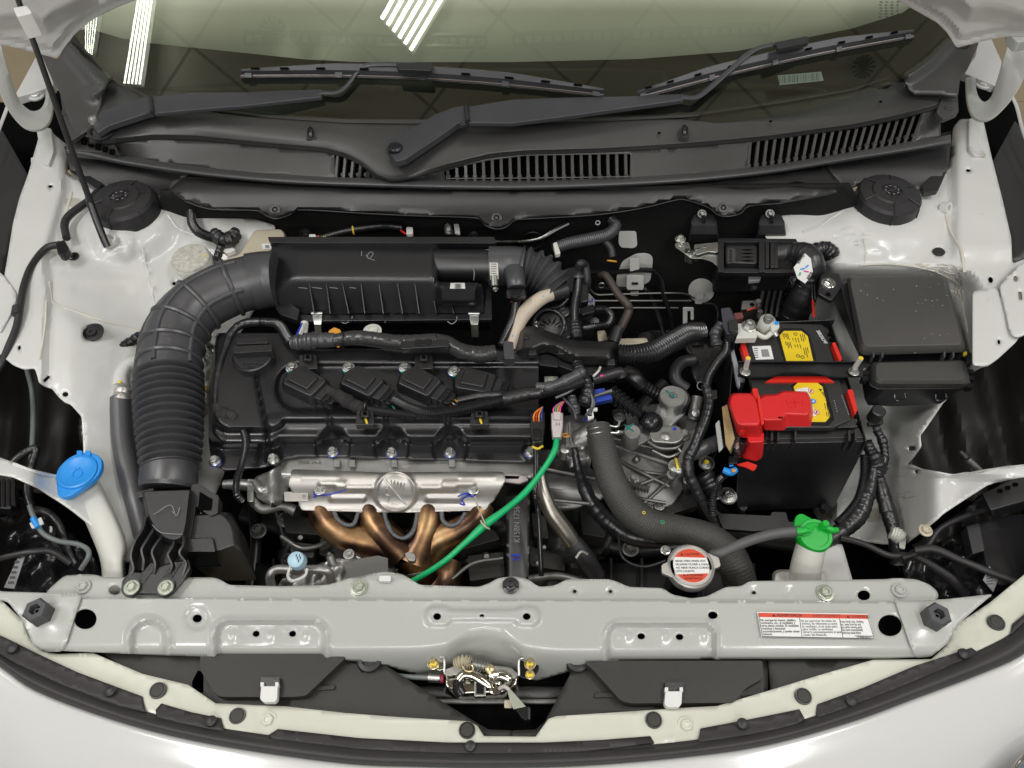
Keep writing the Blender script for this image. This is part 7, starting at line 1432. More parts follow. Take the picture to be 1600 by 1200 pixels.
t = thing('chassis_bolt', 'flanged bolt on the dark chassis left below the battery tray', 'bolt', P(1137, 775, -.15)); bolt(1137, 775, -.15, 8, 'steel', t); mk('washer', lathe(P(1137, 775, -.153), [(.016, 0), (.015, .003)]), 'alu', t)
H7 = thing('gearbox_harness', 'corrugated black conduit dropping in front of the battery to the gearbox', 'wiring harness', P(1110, 640, -.05))
mk('conduit', ribbed([(1136, 528, .0, 6), (1134, 548, -.004, 6.5), (1120, 566, -.008, 7), (1108, 586, -.012, 7), (1103, 605, -.016, 7)], .0042, .12), 'conduit', H7)
mk('tape', taped([(1103, 603, -.016, 7), (1108, 625, -.02, 7.5), (1104, 650, -.026, 7.5), (1094, 675, -.034, 8), (1084, 700, -.045, 8), (1076, 716, -.055, 9), (1076, 740, -.07, 9), (1088, 765, -.09, 9), (1100, 790, -.11, 8), (1115, 815, -.13, 7)], 14, .14), 'tape', H7)
mk('branch', taped([(1078, 712, -.055, 10), (1100, 700, -.055, 12), (1124, 690, -.055, 12), (1140, 684, -.06, 11)], 16, .06), 'hose', H7); mk('conduit', ribbed([(1132, 742, -.06, 5), (1122, 752, -.075, 5.5), (1114, 775, -.09, 5.5), (1114, 805, -.11, 5.5)], .004, .15), 'conduit', H7)
mk('pouch', taped([(1100, 740, -.08, 14), (1112, 758, -.09, 16), (1122, 780, -.10, 10)], amp=.3), 'tape', H7); mk('clip', prism(rnd([(1112, 610), (1120, 609), (1121, 622), (1113, 624)], 1), -.012, .006), 'plastic', H7, bevel=.001); mk('white_mark', torus(P(1096, 603, -.02), .007, .0007, (0, -.3, 1)), 'inkg', H7)
t = thing('support_bracket', 'black sheet bracket standing behind the gearbox conduit', 'bracket', P(1100, 560, -.06)); mk('plate', sheet(rnd([(1080, 540), (1130, 536), (1128, 560), (1105, 590), (1090, 600), (1080, 580)], 4), [circ(1086, 568, 3, 3, 10)], lambda x, y: -.065+nzf(x, y, .1, .002), 6), 'plastic', t, solid=.003, closed=False)
t = thing('white_post', 'pale grey upright plate left of the battery side', 'plate', P(1145, 570, -.02)); mk('plate', prism(rnd([(1142, 550), (1147, 546), (1158, 588), (1156, 605), (1152, 600)], 1), -.012, .006), mat('pale_blue_grey', (.34, .37, .40), .5), t)
# ================================================================ radiator cap, overflow hose, coolant tank
RCP = thing('radiator_filler', 'metal radiator cap with red and white warning disc', 'filler cap', P(1080, 880, -.03))
c = P(1080, 884, .0); s = S(1080, 884, 0)
mk('neck', lathe(c, [(28*s, -.09), (28*s, -.035), (31*s, -.03), (31*s, -.012)]), 'gloss', RCP)
mk('cap', lathe(c, [(36*s, -.016), (37*s, -.008), (36.5*s, -.001), (34*s, .001), (32*s, -.001), (.001, -.001)], n=44), 'shield', RCP, sharp=30)
for sx, sy in ((-1, 4), (1, -7)): mk('cap_ear', loft([[c+Vector(((a)*s*sx, -(b+sy*1.0)*s/.93, z)) for a, b in rnd([(26, -16), (38, -10), (46, -7), (47, 7), (38, 10), (26, 16)], 4)] for z in (-.008, -.001)]), 'shield', RCP, bevel=.001)
mk('label_white', cyl(c+Vector((0, 0, -.0008)), 28*s, .0012, n=44), 'paper', RCP)
for sg in (1, -1):
    arc = [(27.6*s*math.cos(math.radians(a)), sg*27.6*s*math.sin(math.radians(a))) for a in range(28, 153, 5)]
    mk('label_red', loft([[c+Vector((a, b, z)) for a, b in arc] for z in (.0004, .0010)]), 'redl', RCP)
for i, tx in enumerate(('NEVER OPEN WHEN HOT.', 'NE JAMAIS OUVRIR A CHAUD.', 'NO ABRIR NUNCA CUANDO', 'ESTE CALIENTE.')):
    text(tx, 0, 0, 0, .0042, 'ink', RCP, q=c+Vector((-24.5*s, (7.5-5.6*i)*s, .0005)), name='lettering', sx=.86)
text('\u25B2 CAUTION', 0, 0, 0, .0046, 'ink', RCP, q=c+Vector((0, 18.5*s, .0011)), align='CENTER', name='lettering'); text('\u25B2 ATTENTION', 0, 0, 0, .0040, 'ink', RCP, q=c+Vector((0, -16.5*s, .0011)), align='CENTER', name='lettering'); text('ADVERTENCIA', 0, 0, 0, .0036, 'ink', RCP, q=c+Vector((0, -21.5*s, .0011)), align='CENTER', name='lettering')
mk('neck_bolt', hexb(P(1040, 860, -.02), .005), 'steel', RCP)
OH = thing('overflow_hose', 'thin grey hose from the radiator cap neck to the green capped tank', 'hose', P(1180, 845, -.02)); mk('hose', tube([(1112, 868, -.03, 8), (1130, 862, -.022, 8), (1170, 845, -.015, 8), (1210, 834, -.01, 8), (1252, 829, -.006, 8)], 16), mat('grey_hose', (.10, .10, .10), .5, bump=(300, .3)), OH)
t = thing('thin_cable', 'thin black cable looping left of the radiator cap', 'cable', P(1000, 880, -.12)); mk('cable', tube([(966, 830, -.12, 2), (970, 865, -.11, 2), (985, 880, -.11, 2), (1010, 885, -.11, 2), (1040, 876, -.10, 2)], 8), 'rubber', t)
CT = thing('coolant_tank', 'milky coolant reservoir neck with a bright green cap', 'coolant tank', P(1257, 890, -.2))
mk('neck', tube([(1268, 850, -.03, 22), (1262, 875, -.05, 23), (1258, 900, -.075, 24), (1256, 940, -.12, 25)], 24), 'milky', CT); mk('shoulder', ploft([(rnd(rect(1206, 890, 1300, 950), 12), -.14), (rnd(rect(1210, 893, 1290, 945), 12), -.09)]), 'milky', CT, bevel=.01, seg=3)
c = P(1272, 838, -.02); s = S(1272, 838, -.02)
cp = mk('cap', lathe(c, [(25*s, -.014), (27*s, -.006), (27*s, .004), (25*s, .008), (20*s, .008), (19*s, .006), (.001, .006)], (0, -.12, 1), n=32), 'green', CT, sharp=30)
mk('cap_tab', prism(rnd([(1240, 826), (1243, 806), (1252, 801), (1280, 816), (1266, 836), (1246, 840)], 5), -.012, .008), 'green', cp, bevel=.0015); mk('cap_spout', tube([(1246, 830, -.004, 7), (1258, 829, .0, 5.5), (1266, 830, .0, 3)], 14), 'green', cp)
mk('cap_knob', lathe(P(1286, 824, -.012), [(6*s, 0), (6*s, .012), (4.6*s, .014), (.0005, .014)]), 'green', cp); mk('cap_nipple', tube([(1288, 822, -.005, 4), (1300, 828, -.008, 5), (1308, 828, -.010, 4.5)], 12), 'green', cp)
# panel right of the tank
t = thing('side_plate', 'off-white sheet panel leaning behind the coolant reservoir', 'panel', P(1300, 890, -.15)); mk('plate', sheet(rnd([(1284, 850), (1316, 850), (1332, 906), (1330, 935), (1280, 935), (1278, 880)], 3), [circ(1283, 901, 3, 3, 10)], lambda x, y: -.12, 8), 'primer', t, solid=.003, closed=False)
# ================================================================ washer tank, left hoses, brake fluid
WT2 = thing('washer_tank', 'white washer fluid filler neck with a bright blue cap', 'washer tank', P(170, 860, -.2))
mk('neck', ribbon([[(112, 770, -.09), (140, 830, -.10), (158, 880, -.11), (160, 930, -.13)], [(112, 770, -.045), (140, 830, -.05), (158, 880, -.055), (160, 930, -.07)], [(122, 766, -.028), (150, 828, -.034), (168, 880, -.04), (170, 930, -.06)], [(146, 756, -.028), (180, 828, -.034), (188, 880, -.04), (190, 930, -.06)], [(156, 752, -.045), (195, 840, -.05), (194, 880, -.055), (196, 930, -.07)], [(156, 752, -.09), (196, 840, -.10), (196, 880, -.11), (198, 930, -.13)]], 24, 4), 'milky', WT2, closed=False, solid=.003)
c = P(121, 742, -.005); s = S(121, 742, 0)
cp = mk('cap', loft([[c+Vector(((a-121)*s, -(b-742)*s/.82, z)) for a, b in o] for o, z in ((rnd([(88, 745), (92, 724), (108, 711), (130, 709), (150, 716), (158, 733), (155, 748), (140, 762), (124, 776), (106, 776), (100, 764)], 12), -.006), (rnd([(88, 745), (92, 724), (108, 711), (130, 709), (150, 716), (158, 733), (155, 748), (140, 762), (124, 776), (106, 776), (100, 764)], 12), .004))]), 'blue', WT2, bevel=.002, seg=3)
mk('cap_disc', lathe(P(121, 738, -.001), [(31*s, 0), (30*s, .003), (27*s, .004), (25*s, .0025), (.001, .0025)]), 'blue', cp); mk('cap_symbol', torus(P(121, 740, .0022), .007, .0005), 'blue', cp); mk('cap_symbol', box(P(121, 732, .0022), (.006, .003, .001)), 'blue', cp)
for x in (124, 137): mk('cap_hinge', prism(rnd(rect(x-4, 704, x+4, 712), 1.5), .002, .004), 'blue', cp)
LH = thing('coolant_return_hose', 'grey rubber hose with a pale crimped fitting left of the intake hose', 'hose', P(190, 700, -.05))
mk('hose', tube([(189, 622, -.022, 16), (190, 650, -.03, 16.5), (193, 690, -.04, 17), (203, 740, -.05, 18), (216, 790, -.06, 18), (228, 840, -.08, 17)], 22), 'hose', LH)
mk('crimp', lathe(P(189, 628, -.022), [(.0140, -.002), (.0152, .002), (.0150, .010), (.0138, .012), (.0146, .015), (.0146, .020), (.011, .024)], (.0, .95, .15)), 'shield', LH); mk('fitting', tube([(189, 604, -.02, 12), (189, 590, -.018, 11), (197, 574, -.018, 10), (213, 565, -.02, 10), (235, 560, -.025, 10)], 18), 'primer', LH); mk('yellow_mark', cyl(P(187, 597, -.006), .003, .0012), 'ypaint', LH)
H8 = thing('fender_harness', 'lumpy black taped harness running down the left inner fender', 'wiring harness', P(150, 640, -.03))
mk('harness', taped([(225, 522, -.03, 7), (205, 534, -.025, 8), (180, 552, -.02, 9), (166, 572, -.02, 9), (152, 598, -.025, 8), (143, 625, -.03, 9), (134, 655, -.035, 8), (132, 680, -.04, 9), (140, 700, -.05, 7)], 14, .22), 'tape', H8); mk('grommet', lathe(P(149, 698, -.04), [(.010, -.002), (.010, .003), (.006, .006), (.003, .004)]), 'rubber', H8); mk('conduit', ribbed([(160, 740, -.07, 8), (170, 734, -.065, 8), (184, 733, -.065, 7)], .005, .15), 'conduit', H8)
# hood cable loop at far left
HCb = thing('hood_cable', 'black rubber cable looping along the left fender rail with a clip', 'cable', P(60, 420, .04))
mk('cable', tube([(165, 285, .03, 4), (140, 312, .04, 5.5), (110, 335, .045, 6), (101, 350, .045, 6), (104, 372, .045, 6)], 12), 'rubber', HCb); mk('cable', tube([(95, 382, .045, 6), (72, 388, .045, 5.5), (50, 415, .045, 5.5), (38, 445, .05, 5.5), (32, 475, .055, 5.5), (26, 510, .05, 5.5), (12, 545, .045, 5.5), (0, 572, .04, 5.5), (-20, 600, .03, 5.5)], 12), 'rubber', HCb)
mk('cable_clip', prism(rnd([(86, 380), (100, 374), (108, 388), (98, 398), (90, 397)], 3), .058, .016), 'gloss', HCb, bevel=.002); mk('cable_band', tube([(28, 480, .056, 8), (26, 492, .054, 8)], 12), 'rubber', HCb)
t = thing('vent_tube', 'thin grey tube hanging over the left wheel liner', 'tube', P(50, 640, -.05)); mk('tube', tube([(42, 576, -.02, 4), (50, 610, -.05, 4), (52, 650, -.06, 4), (50, 700, -.07, 4), (48, 730, -.08, 4)], 10), 'greyrub', t)
BR2 = thing('brake_fluid_reservoir', 'speckled grey round brake fluid cap on the left behind the intake hose', 'reservoir', P(298, 405, -.03))
c = P(298, 404, .0); s = S(298, 404, 0); mk('cap', lathe(c, [(30*s, -.010), (30*s, .0), (28*s, .004), (26*s, .005), (.001, .005)], (0, -.05, 1), n=36), 'cap', BR2); mk('rim', lathe(c, [(31*s, -.014), (31.5*s, -.008), (30.5*s, -.003)], n=36), 'milky', BR2); mk('yellow_tick', prism([(315, 397), (321, 399), (319, 402)], .0055, .0006), 'ypaint', BR2); mk('reservoir_neck', cyl(c-Vector((0, 0, .06)), 26*s, .05), 'milky', BR2)
CTB = thing('clutch_reservoir', 'translucent beige fluid reservoir with a small sticker behind the air cleaner', 'reservoir', P(400, 385, -.02))
mk('tank', ploft([(rnd([(372, 402), (396, 360), (444, 358), (450, 372), (436, 396), (400, 410), (340, 420), (338, 410)], 6), -.05), (rnd([(374, 398), (398, 360), (440, 358), (446, 370), (430, 388), (396, 404), (342, 414), (342, 408)], 6), .006)]), 'beige', CTB, bevel=.003, seg=3)
mk('sticker', prism([(409, 381), (424, 380), (426, 388), (410, 390)], .0068, .0006), 'paper', CTB); mk('sticker_print', prism([(414, 383), (420, 382.6), (421, 387), (415, 387.5)], .0072, .0003), 'inkg', CTB)
H9 = thing('left_corner_harness', 'black corrugated harness passing the white panel behind the brake fluid cap', 'wiring harness', P(330, 360, .02))
mk('conduit', ribbed([(299, 332, .02, 6), (300, 348, .02, 6.5), (310, 362, .018, 7), (328, 370, .014, 7), (350, 376, .01, 7)], .0042, .13), 'conduit', H9); mk('joint', taped([(334, 362, .018, 7), (345, 374, .014, 12), (362, 374, .01, 11), (368, 360, .01, 7)], amp=.25), 'tape', H9); mk('stub', taped([(345, 384, .01, 6), (341, 398, .0, 6), (338, 405, -.01, 5)], amp=.2), 'tape', H9)
mk('white_clip', prism(rnd([(338, 378), (360, 384), (368, 390), (356, 396), (340, 388)], 2), .004, .008), 'whitep', H9, bevel=.001)
t = thing('heater_bracket', 'off-white alloy bracket and pipes between intake hose and cam cover', 'bracket', P(330, 590, -.06))
mk('plate', sheet(rnd([(312, 522), (350, 528), (348, 548), (330, 560), (345, 580), (356, 600), (350, 615), (336, 620), (330, 640), (312, 650)], 5), [], lambda x, y: -.06+nzf(x, y, .1, .006), 4), 'primer', t, solid=.006, closed=False)
mk('pipe', tube([(316, 530, -.045, 7), (330, 545, -.04, 7.5), (338, 552, -.045, 7)], 14), 'zinc', t)
for x, y in ((330, 556), (336, 592), (322, 622), (326, 604)): bolt(x, y, -.05, 6, 'milky', t, h=.008)
for x, y in ((330, 578), (342, 580), (322, 607)): mk('yellow_mark', cyl(P(x, y, -.045), .003, .001), 'ypaint', t)
# ================================================================ headlamp backs (left and right)
for sgn, lb in ((0, 'left'), (1, 'right')):
    t = thing('headlamp_housing', 'black back of the %s headlamp with its plug and wires' % lb, 'headlamp', P(30 if not sgn else 1560, 850, -.15), 'headlamp housings')
    mx = (lambda x: x) if not sgn else (lambda x: 1600-x)
    if not sgn:
        mk('housing', sheet(rnd([(-60, 770), (20, 772), (60, 790), (120, 840), (170, 900), (190, 930), (-60, 930)], 8), [], lambda x, y: -.12+.02*noise.noise(Vector((x*.03, y*.03, 1)))-.03*sst(40, 140, x), 8), 'gloss', t, solid=.01, closed=False)
        mk('plug', ploft([(rnd([(-20, 738), (22, 742), (30, 776), (20, 806), (-20, 800)], 4), -.07), (rnd([(-20, 740), (18, 744), (26, 772), (16, 796), (-20, 792)], 4), -.03)]), 'plastic', t, bevel=.002)
        for k in range(4): mk('plug_rib', prism(rect(-5+k*8, 748, -1+k*8, 790), -.026, .005), 'gloss', t, bevel=.0006)
        mk('wire_loop', taped([(8, 742, -.03, 6), (25, 718, -.02, 6), (45, 704, -.02, 6), (56, 702, -.02, 6), (50, 725, -.03, 6), (44, 750, -.04, 7), (44, 775, -.045, 7), (48, 790, -.05, 6)], 12, .1), 'tape', t)
        mk('grey_tube', tube([(46, 790, -.045, 4), (52, 806, -.05, 4), (66, 832, -.055, 4), (90, 845, -.06, 4), (120, 850, -.06, 4), (136, 858, -.06, 4), (138, 870, -.06, 4), (126, 890, -.07, 4)], 10), 'greyrub', t)
        mk('white_tag', prism(rnd([(46, 818), (64, 808), (68, 818), (50, 826)], 1), -.045, .002), 'milky', t); mk('blue_ring', tube([(52, 810, -.045, 5), (60, 824, -.048, 5)], 10), 'blue', t)
        mk('cable', tube([(-20, 880, -.06, 5), (10, 870, -.05, 5), (50, 862, -.05, 5), (80, 862, -.06, 5), (110, 880, -.08, 5)], 10), 'rubber', t); mk('cable', taped([(50, 795, -.06, 6), (75, 802, -.07, 6), (92, 820, -.08, 6), (104, 850, -.10, 6), (118, 880, -.12, 6)], 10, .1), 'tape', t)
        mk('sticker', prism([(6, 918), (32, 862), (40, 866), (22, 920)], -.055, .001), 'inkg', t)
        for k in range(6): mk('print_line', prism([(12+k*2.6, 912-k*8), (22+k*2, 912-k*8), (21+k*2, 908-k*8), (13+k*2.6, 908-k*8)], -.054, .0003), 'plasticm', t)
    else:
        mk('housing', sheet(rnd([(1660, 740), (1560, 762), (1500, 800), (1440, 840), (1410, 870), (1420, 935), (1560, 935), (1660, 860)], 8), [], lambda x, y: -.12+.02*noise.noise(Vector((x*.03, y*.03, 9)))-.03*sst(1560, 1460, x), 8), 'gloss', t, solid=.01, closed=False)
        mk('plug', ploft([(rnd([(1536, 772), (1610, 742), (1640, 770), (1620, 792), (1552, 808)], 4), -.06), (rnd([(1534, 770), (1606, 738), (1634, 764), (1612, 780), (1548, 798)], 4), -.02)]), 'plastic', t, bevel=.002)
        mk('plug_body', ploft([(rnd([(1534, 748), (1556, 738), (1566, 756), (1544, 768)], 3), -.05), (rnd([(1534, 744), (1554, 736), (1562, 750), (1542, 760)], 3), -.01)]), 'gloss', t, bevel=.001); mk('wire_sleeve', tube([(1512, 718, .0, 5), (1525, 730, -.005, 5.5), (1542, 748, -.012, 6)], 12), 'hose', t)
        for k in range(3): mk('clip_slot', prism(rect(1560+k*12, 764-k*5, 1567+k*12, 769-k*5), -.018, .002), 'void', t)
        mk('housing_ridge', prism(rnd([(1530, 820), (1560, 806), (1640, 800), (1640, 900), (1560, 915), (1540, 880)], 6), -.07, .03), 'gloss', t, bevel=.003); mk('housing_ridge', prism(rnd([(1510, 822), (1530, 816), (1540, 860), (1520, 866)], 3), -.07, .02), 'plastic', t, bevel=.002)
        mk('cable', tube([(1560, 790, -.06, 3.5), (1510, 806, -.06, 4), (1470, 825, -.06, 4), (1452, 850, -.07, 4), (1440, 862, -.08, 4), (1410, 872, -.09, 4)], 10), 'rubber', t); mk('cable', tube([(1430, 860, -.07, 6), (1460, 858, -.06, 6.5), (1500, 875, -.055, 6), (1545, 893, -.05, 6), (1600, 915, -.04, 6)], 12), 'rubber', t); mk('cable', tube([(1315, 840, -.11, 5), (1350, 850, -.10, 5), (1390, 868, -.10, 5), (1430, 870, -.10, 5), (1480, 900, -.11, 8), (1510, 930, -.12, 8)], 10), 'rubber', t)
        mk('bolt_boss', hexb(P(1446, 829, -.06), .007), 'beige', t); mk('sticker', prism([(1536, 906), (1546, 884), (1560, 905), (1552, 925)], -.055, .001), 'inkg', t)
        for k in range(4): mk('print_line', prism([(1541, 900+k*4), (1551, 896+k*5), (1552, 897.5+k*5), (1542, 901.5+k*4)], -.0545, .0003), 'plasticm', t)
mk('sidemarker_stub', tube([(1510, 715, .0, 4), (1500, 705, .005, 3)], 10), 'rubber', thing('wire_stub', 'short black wire stub near the right headlamp plug', 'wire', P(1505, 710, .0)))
# ================================================================ hood latch
LT = thing('hood_latch', 'shiny metal hood latch with spring and release lever in the centre', 'hood latch', P(755, 1080, -.05))
cz = -.030
mk('latch_case', ploft([(rnd([(692, 1052), (704, 1040), (748, 1036), (800, 1042), (812, 1056), (812, 1082), (790, 1094), (720, 1096), (692, 1084)], 5), cz-.035), (rnd([(694, 1050), (706, 1040), (748, 1038), (798, 1042), (810, 1054), (808, 1070), (786, 1082), (722, 1084), (696, 1074)], 5), cz-.006)]), 'chrome', LT, bevel=.003, seg=3)
mk('top_plate', prism(rnd([(694, 1046), (712, 1040), (742, 1042), (744, 1050), (700, 1056), (692, 1052)], 3), cz+.004, .004), 'zinc', LT, bevel=.0015); mk('top_plate', prism(rnd([(772, 1042), (800, 1044), (811, 1054), (804, 1060), (770, 1054)], 3), cz+.004, .004), 'zinc', LT, bevel=.0015)
mk('pawl', tube([(716, 1062, cz+.002, 7), (724, 1054, cz+.004, 7), (738, 1054, cz+.004, 8), (752, 1062, cz+.002, 8), (765, 1072, cz, 6)], 16, 8, .7), 'chrome', LT); mk('pawl', tube([(716, 1062, cz, 8), (716, 1076, cz-.004, 9), (722, 1086, cz-.006, 8)], 16, 8, .7), 'gloss', LT)
mk('pawl', tube([(765, 1056, cz+.002, 6), (782, 1054, cz+.004, 8), (796, 1062, cz+.002, 7), (790, 1074, cz-.002, 6)], 16, 8, .7), 'chrome', LT); mk('hook', torus(P(774, 1074, cz), .007, .0025, (.2, -.3, 1)), 'chrome', LT)
mk('window_frame', prism(rnd(rect(741, 1062, 759, 1088), 2), cz+.002, .01), 'zinc', LT, bevel=.001); mk('window', prism(rnd(rect(744, 1064, 756, 1084), 1), cz+.0028, .002), 'gloss', LT)
mk('spring', ribbed([(712, 1038, cz+.002, 8), (724, 1034, cz+.006, 9), (736, 1036, cz+.006, 9)], .0035, .25, 18), 'beige', LT); mk('spring', ribbed([(738, 1038, cz+.004, 7), (752, 1041, cz+.004, 7.5), (766, 1043, cz+.004, 7)], .0035, .25, 18), 'zinc', LT); mk('spring_hook', tube([(722, 1040, cz+.014, 1.6), (728, 1048, cz+.012, 1.6), (738, 1048, cz+.012, 1.6), (738, 1040, cz+.012, 1.6), (730, 1038, cz+.014, 1.6)], 8), 'yzinc', LT)
mk('rivet', lathe(P(765, 1046, cz+.006), [(.006, 0), (.006, .003), (.003, .005)]), 'yzinc', LT)
mk('release_lever', prism(rnd([(792, 1074), (799, 1078), (822, 1104), (802, 1108), (796, 1092)], 2), cz+.006, .002), 'zincg', LT, bevel=.0008); mk('lever_tab', prism(rnd([(788, 1094), (797, 1094), (800, 1106), (788, 1106)], 2), cz-.002, .002), 'beige', LT); mk('lever_bend', tube([(780, 1076, cz+.002, 3), (788, 1073, cz+.008, 3), (796, 1078, cz+.008, 3)], 8), 'pinkc', LT)
mk('lever_grip', ploft([(rnd([(804, 1108), (824, 1103), (830, 1106), (830, 1128), (824, 1134), (816, 1128)], 3), cz-.018), (rnd([(805, 1107), (823, 1103), (828, 1105), (828, 1120), (822, 1126), (815, 1122)], 3), cz+.006)]), 'gloss', LT, bevel=.0015); mk('grip_slot', prism(rnd(rect(825, 1106, 828.5, 1124), 1.4), cz+.007, .002), 'rubber', LT)
mk('ear_plate', prism(rnd([(676, 1034), (688, 1024), (696, 1026), (696, 1046), (684, 1048)], 3), -.032, .003), 'chrome', LT, bevel=.001); mk('ear_plate', prism(rnd([(812, 1026), (822, 1024), (842, 1032), (842, 1048), (830, 1062), (812, 1058)], 3), -.032, .003), 'gloss', LT, bevel=.001)
mk('ear_loop', tube([(694, 1050, -.024, 1.8), (694, 1030, -.022, 1.8), (686, 1026, -.022, 1.8), (676, 1030, -.024, 1.8)], 8), 'zinc', LT); mk('ear_loop', tube([(811, 1056, -.024, 1.8), (811, 1032, -.022, 1.8), (818, 1028, -.022, 1.8)], 8), 'zinc', LT)
for x, y, r in ((677, 1037, 6.5), (828, 1037, 6.5), (828, 1054, 5)):
    mk('latch_bolt', join([hexb(P(x, y, -.030), r*S(x, y, -.03), h=.006), cyl(P(x, y, -.030), r*.6*S(x, y, -.03), .013)]), 'yzinc', LT, sharp=25); mk('paint_mark', prism(rnd(rect(x-5, y-4, x+5, y+3), 1), -.0195, .001), 'ypaint', LT)
mk('cable_sleeve', tube([(594, 1050, -.05, 4), (630, 1057, -.045, 4), (672, 1059, -.04, 4)], 12), 'greyrub', LT); mk('cable_end', tube([(670, 1059, -.04, 6.5), (688, 1060, -.038, 6.5)], 14), 'zinc', LT); mk('cable_ring', tube([(688, 1060, -.038, 7), (693, 1060, -.038, 7)], 14), mat('wine_plastic', (.25, .02, .05), .4), LT)
for x, lb in ((578, 'left'), (902, 'right')):
    t = thing('hood_buffer', 'black screw-in rubber buffer partly hidden %s of the latch' % lb, 'buffer', P(x, 1035, -.04), 'hood buffers'); c = P(x, 1034, -.04); s = S(x, 1034, -.04)
    mk('buffer', ribbed([(x, 1042, -.06, 16), (x, 1034, -.03, 19)], .004, .04, 24), 'gloss', t); mk('buffer_top', lathe(P(x, 1032, -.028), [(19*s, 0), (18*s, .004), (12*s, .005), (11*s, .001), (5*s, .001)]), 'rubber', t)
# ================================================================ warning sticker on the crossmember
ST = thing('warning_sticker', 'white warning sticker with red band and three text columns on the crossmember', 'sticker', P(1275, 978, .003))
zs_ = lambda x, y: zx(x, y)+.0042
def stq(pts, h, name, m_): return mk(name, loft([[P(a, b, zs_(a, b)+d) for a, b in pts] for d in (h, h+.0004)]), m_, ST)
stq([(1183, 956), (1356, 959), (1367, 998), (1190, 995)], 0, 'paper', 'paper')
stq([(1184.5, 957.5), (1354.5, 960.5), (1356.5, 967), (1186, 964)], .0005, 'red_band', 'redl')
def seg(x0, y0, x1, y1, w_=.8): stq([(x0, y0), (x0+w_, y0), (x1+w_, y1), (x1, y1)], .0005, 'divider', 'ink')
seg(1184.5, 957.5, 1191, 994); seg(1248, 958.5, 1253, 996); seg(1310, 959.5, 1317, 997); seg(1354.5, 960.5, 1365.5, 997)
for x0, y0, x1, y1 in ((1191, 994, 1366, 997.2), (1336, 993, 1365, 993.6)): stq([(x0, y0), (x1, y1), (x1, y1+.8), (x0, y0+.8)], .0005, 'divider', 'ink')
for x0, lines_ in ((1188, ['No acerque las manos, cabellos,', 'vestimenta, etc., al ventilador y', 'otras piezas m\u00f3viles. El ventilador', 'comienza a funcionar', 'autom\u00e1ticamente, y puede causar', 'lesiones.']), (1251, ['Ne pas approcher les mains, les', 'cheveux, les v\u00eatements ou autre', 'du ventilateur, ni de toute autre', 'pi\u00e8ce mobile. Le ventilateur', 'd\u00e9marre automatiquement et peut', 'causer des blessures.']), (1313, ['Keep hands, hair, clothing,', 'etc. away from fan and', 'any other moving parts.', 'Fan starts automatically', 'and may cause injury.'])):
    for i, l in enumerate(lines_):
        x = x0+i*.85; y = 969+i*4.35+(x0-1188)*.018
        text(l, 0, 0, 0, .0046, 'ink', ST, q=P(x, y, zs_(x, y)+.0007), name='lettering', sx=.78 if x0 < 1300 else .62, depth=.00012)
for x, l in ((1206, '\u25B2 ADVERTENCIA'), (1262, '\u25B2 AVERTISSEMENT'), (1322, '\u25B2 WARNING')): text(l, 0, 0, 0, .0050, 'ink', ST, q=P(x, 961.5+(x-1206)*.018, zs_(x, 961)+.0011), name='lettering', depth=.00012)
text('71958-65D11', 0, 0, 0, .0038, 'ink', ST, q=P(1338, 995.3, zs_(1338, 995)+.0008), name='lettering', depth=.00012)
# round patch of small print on the windscreen's upper right corner
t = thing('glass_print', 'small printed safety marks at the upper right of the windscreen', 'glass marking', W(1385, 15, .002))
M['gprint'] = mat('glass_print_ink', (.05, .06, .045), .6)
for k in range(22):
    x = 1374+(k % 4)*9+random.uniform(-1, 1); y = 2+(k//4)*4.6
    mk('print_mark', loft([[W(a, b, o) for a, b in ((x, y), (x+random.uniform(2.5, 6), y+1), (x+3, y+2.4), (x-.5, y+1.6))] for o in (.0006, .0010)]), 'gprint', t)
# dim structure low in the bay
t = thing('fan_shroud', 'dark ribbed radiator fan shroud low behind the crossmember', 'fan shroud', P(1000, 900, -.25))
mk('shroud', sheet([(400, 880), (1180, 880), (1180, 960), (400, 960)], [], lambda x, y: -.22, 40), mat('shroud_black', (.016, .016, .016), .5), t, solid=.004, closed=False)
for i in range(16): mk('shroud_rib', prism(rect(425+i*48, 872, 429+i*48, 950), -.205, .015), M['shroud_black'] if 'shroud_black' in M else 'plastic', t)
t = thing('subframe', 'dark steel subframe and suspension parts deep in the bay', 'subframe', P(800, 700, -.4))
dk = mat('dark_paint', (.020, .020, .021), .4)
for pts in ([(380, 800, -.3, 16), (470, 830, -.32, 16), (560, 860, -.34, 16)], [(395, 780, -.2, 9), (400, 850, -.22, 9), (392, 920, -.24, 9)], [(430, 790, -.2, 7), (446, 850, -.22, 7), (450, 920, -.25, 7)],
            [(1090, 780, -.25, 18), (1160, 830, -.27, 18), (1280, 850, -.28, 18)], [(960, 500, -.3, 20), (1040, 520, -.32, 20), (1130, 560, -.34, 20)], [(1040, 600, -.2, 12), (1000, 640, -.22, 12)], [(930, 850, -.22, 10), (1000, 862, -.22, 10), (1060, 855, -.22, 10)], [(330, 700, -.15, 10), (322, 760, -.2, 10), (330, 830, -.25, 10)]):
    mk('frame_tube', tube(pts, 14), dk, t)
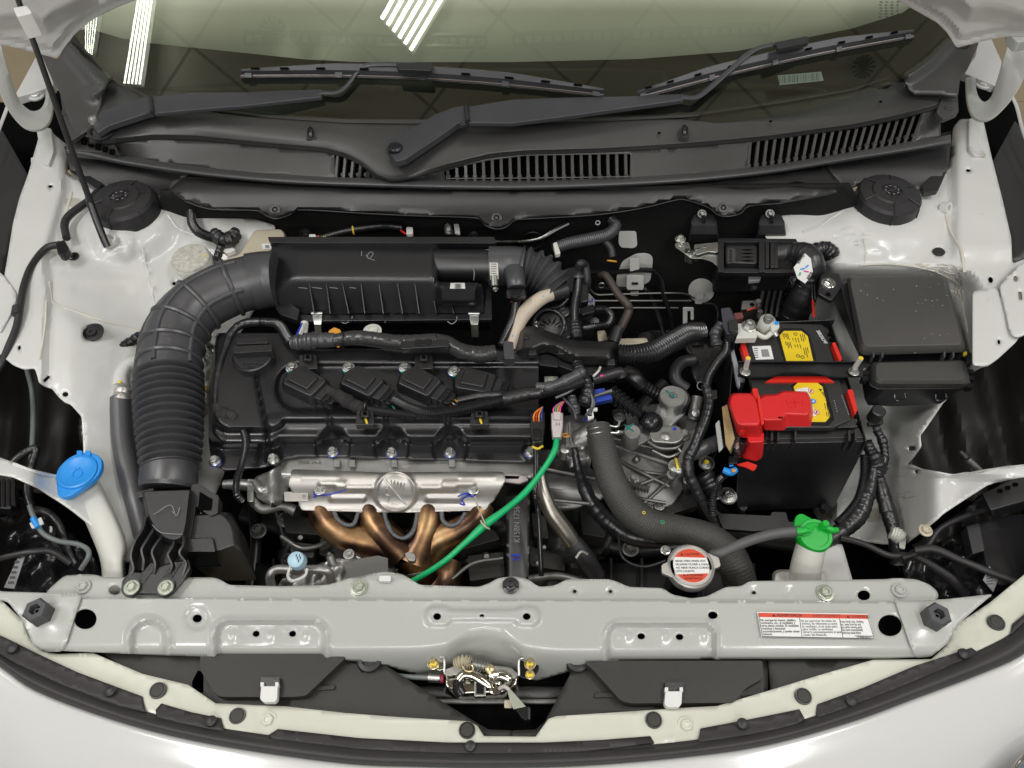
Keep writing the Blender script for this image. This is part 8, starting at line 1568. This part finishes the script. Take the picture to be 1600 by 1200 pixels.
for x, y, z in ((404, 830, -.18), (446, 812, -.18), (452, 876, -.2), (1120, 820, -.23), (1010, 530, -.28), (1085, 545, -.3), (985, 858, -.2)): bolt(x, y, z, 9, 'alud', t, h=.01)
t = thing('power_plate', 'mauve beige casting glimpsed behind the wiring duct', 'casting', P(980, 520, -.15)); mk('plate', sheet(rnd([(933, 517), (945, 516), (950, 530), (935, 534)], 2)+[], [], lambda x, y: -.12, 5), 'beige', t, solid=.004, closed=False); mk('plate', sheet(rnd([(968, 529), (1010, 528), (1014, 536), (966, 540)], 2), [], lambda x, y: -.12, 5), 'beige', t, solid=.004, closed=False)

mk('threaded_stud', ribbed([(984, 757, -.088, 6), (1014, 765, -.088, 6)], .0045, .3), 'alud', TM)
for pts, z in (([(1010, 782), (1062, 752), (1094, 760), (1090, 790), (1040, 806)], -.135), ([(1064, 742), (1086, 738), (1094, 756), (1072, 764)], -.11), ([(956, 640), (976, 636), (980, 662), (960, 668)], -.09)): mk('cast_web', prism(rnd(pts, 4, 3), z, .02), dc, TM, bevel=.003)
for x, y, z in ((1030, 790, -.125), (1076, 750, -.10), (968, 652, -.08), (990, 748, -.10)): bolt(x, y, z, 6, 'alu', TM)
for pts in ([(1060, 700, -.08, 3), (1070, 716, -.08, 3), (1066, 734, -.085, 3)], [(962, 676, -.07, 4), (990, 676, -.08, 4)], [(1020, 704, -.085, 2.5), (1044, 714, -.08, 2.5), (1066, 706, -.08, 2.5)]): mk('cast_pipe', tube(pts, 10), 'alu', TM)
# outer front fenders, just outside the photograph's frame on both sides
for lb, mx in (('right', lambda x: x), ('left', lambda x: 1600-x)):
    ol_ = [(mx(a), b) for a, b in ((1640, 230), (1648, 320), (1655, 420), (1664, 600), (1668, 800), (1672, 940), (1900, 1100), (1960, 700), (1900, 200))]
    mk('outer_fender', sheet(rnd(ol_, 5, 2), [], lambda x, y, mx=mx: .045-.055*sst(560, 940, y)-.16*max(0, (abs(mx(x)-1650)-8)/220)**1.7, 12), 'white', closed=False, solid=.003, label='glossy white outer front fender along the %s side of the bay' % lb, cat='fender', group='outer front fenders')
bpy.context.view_layer.update()
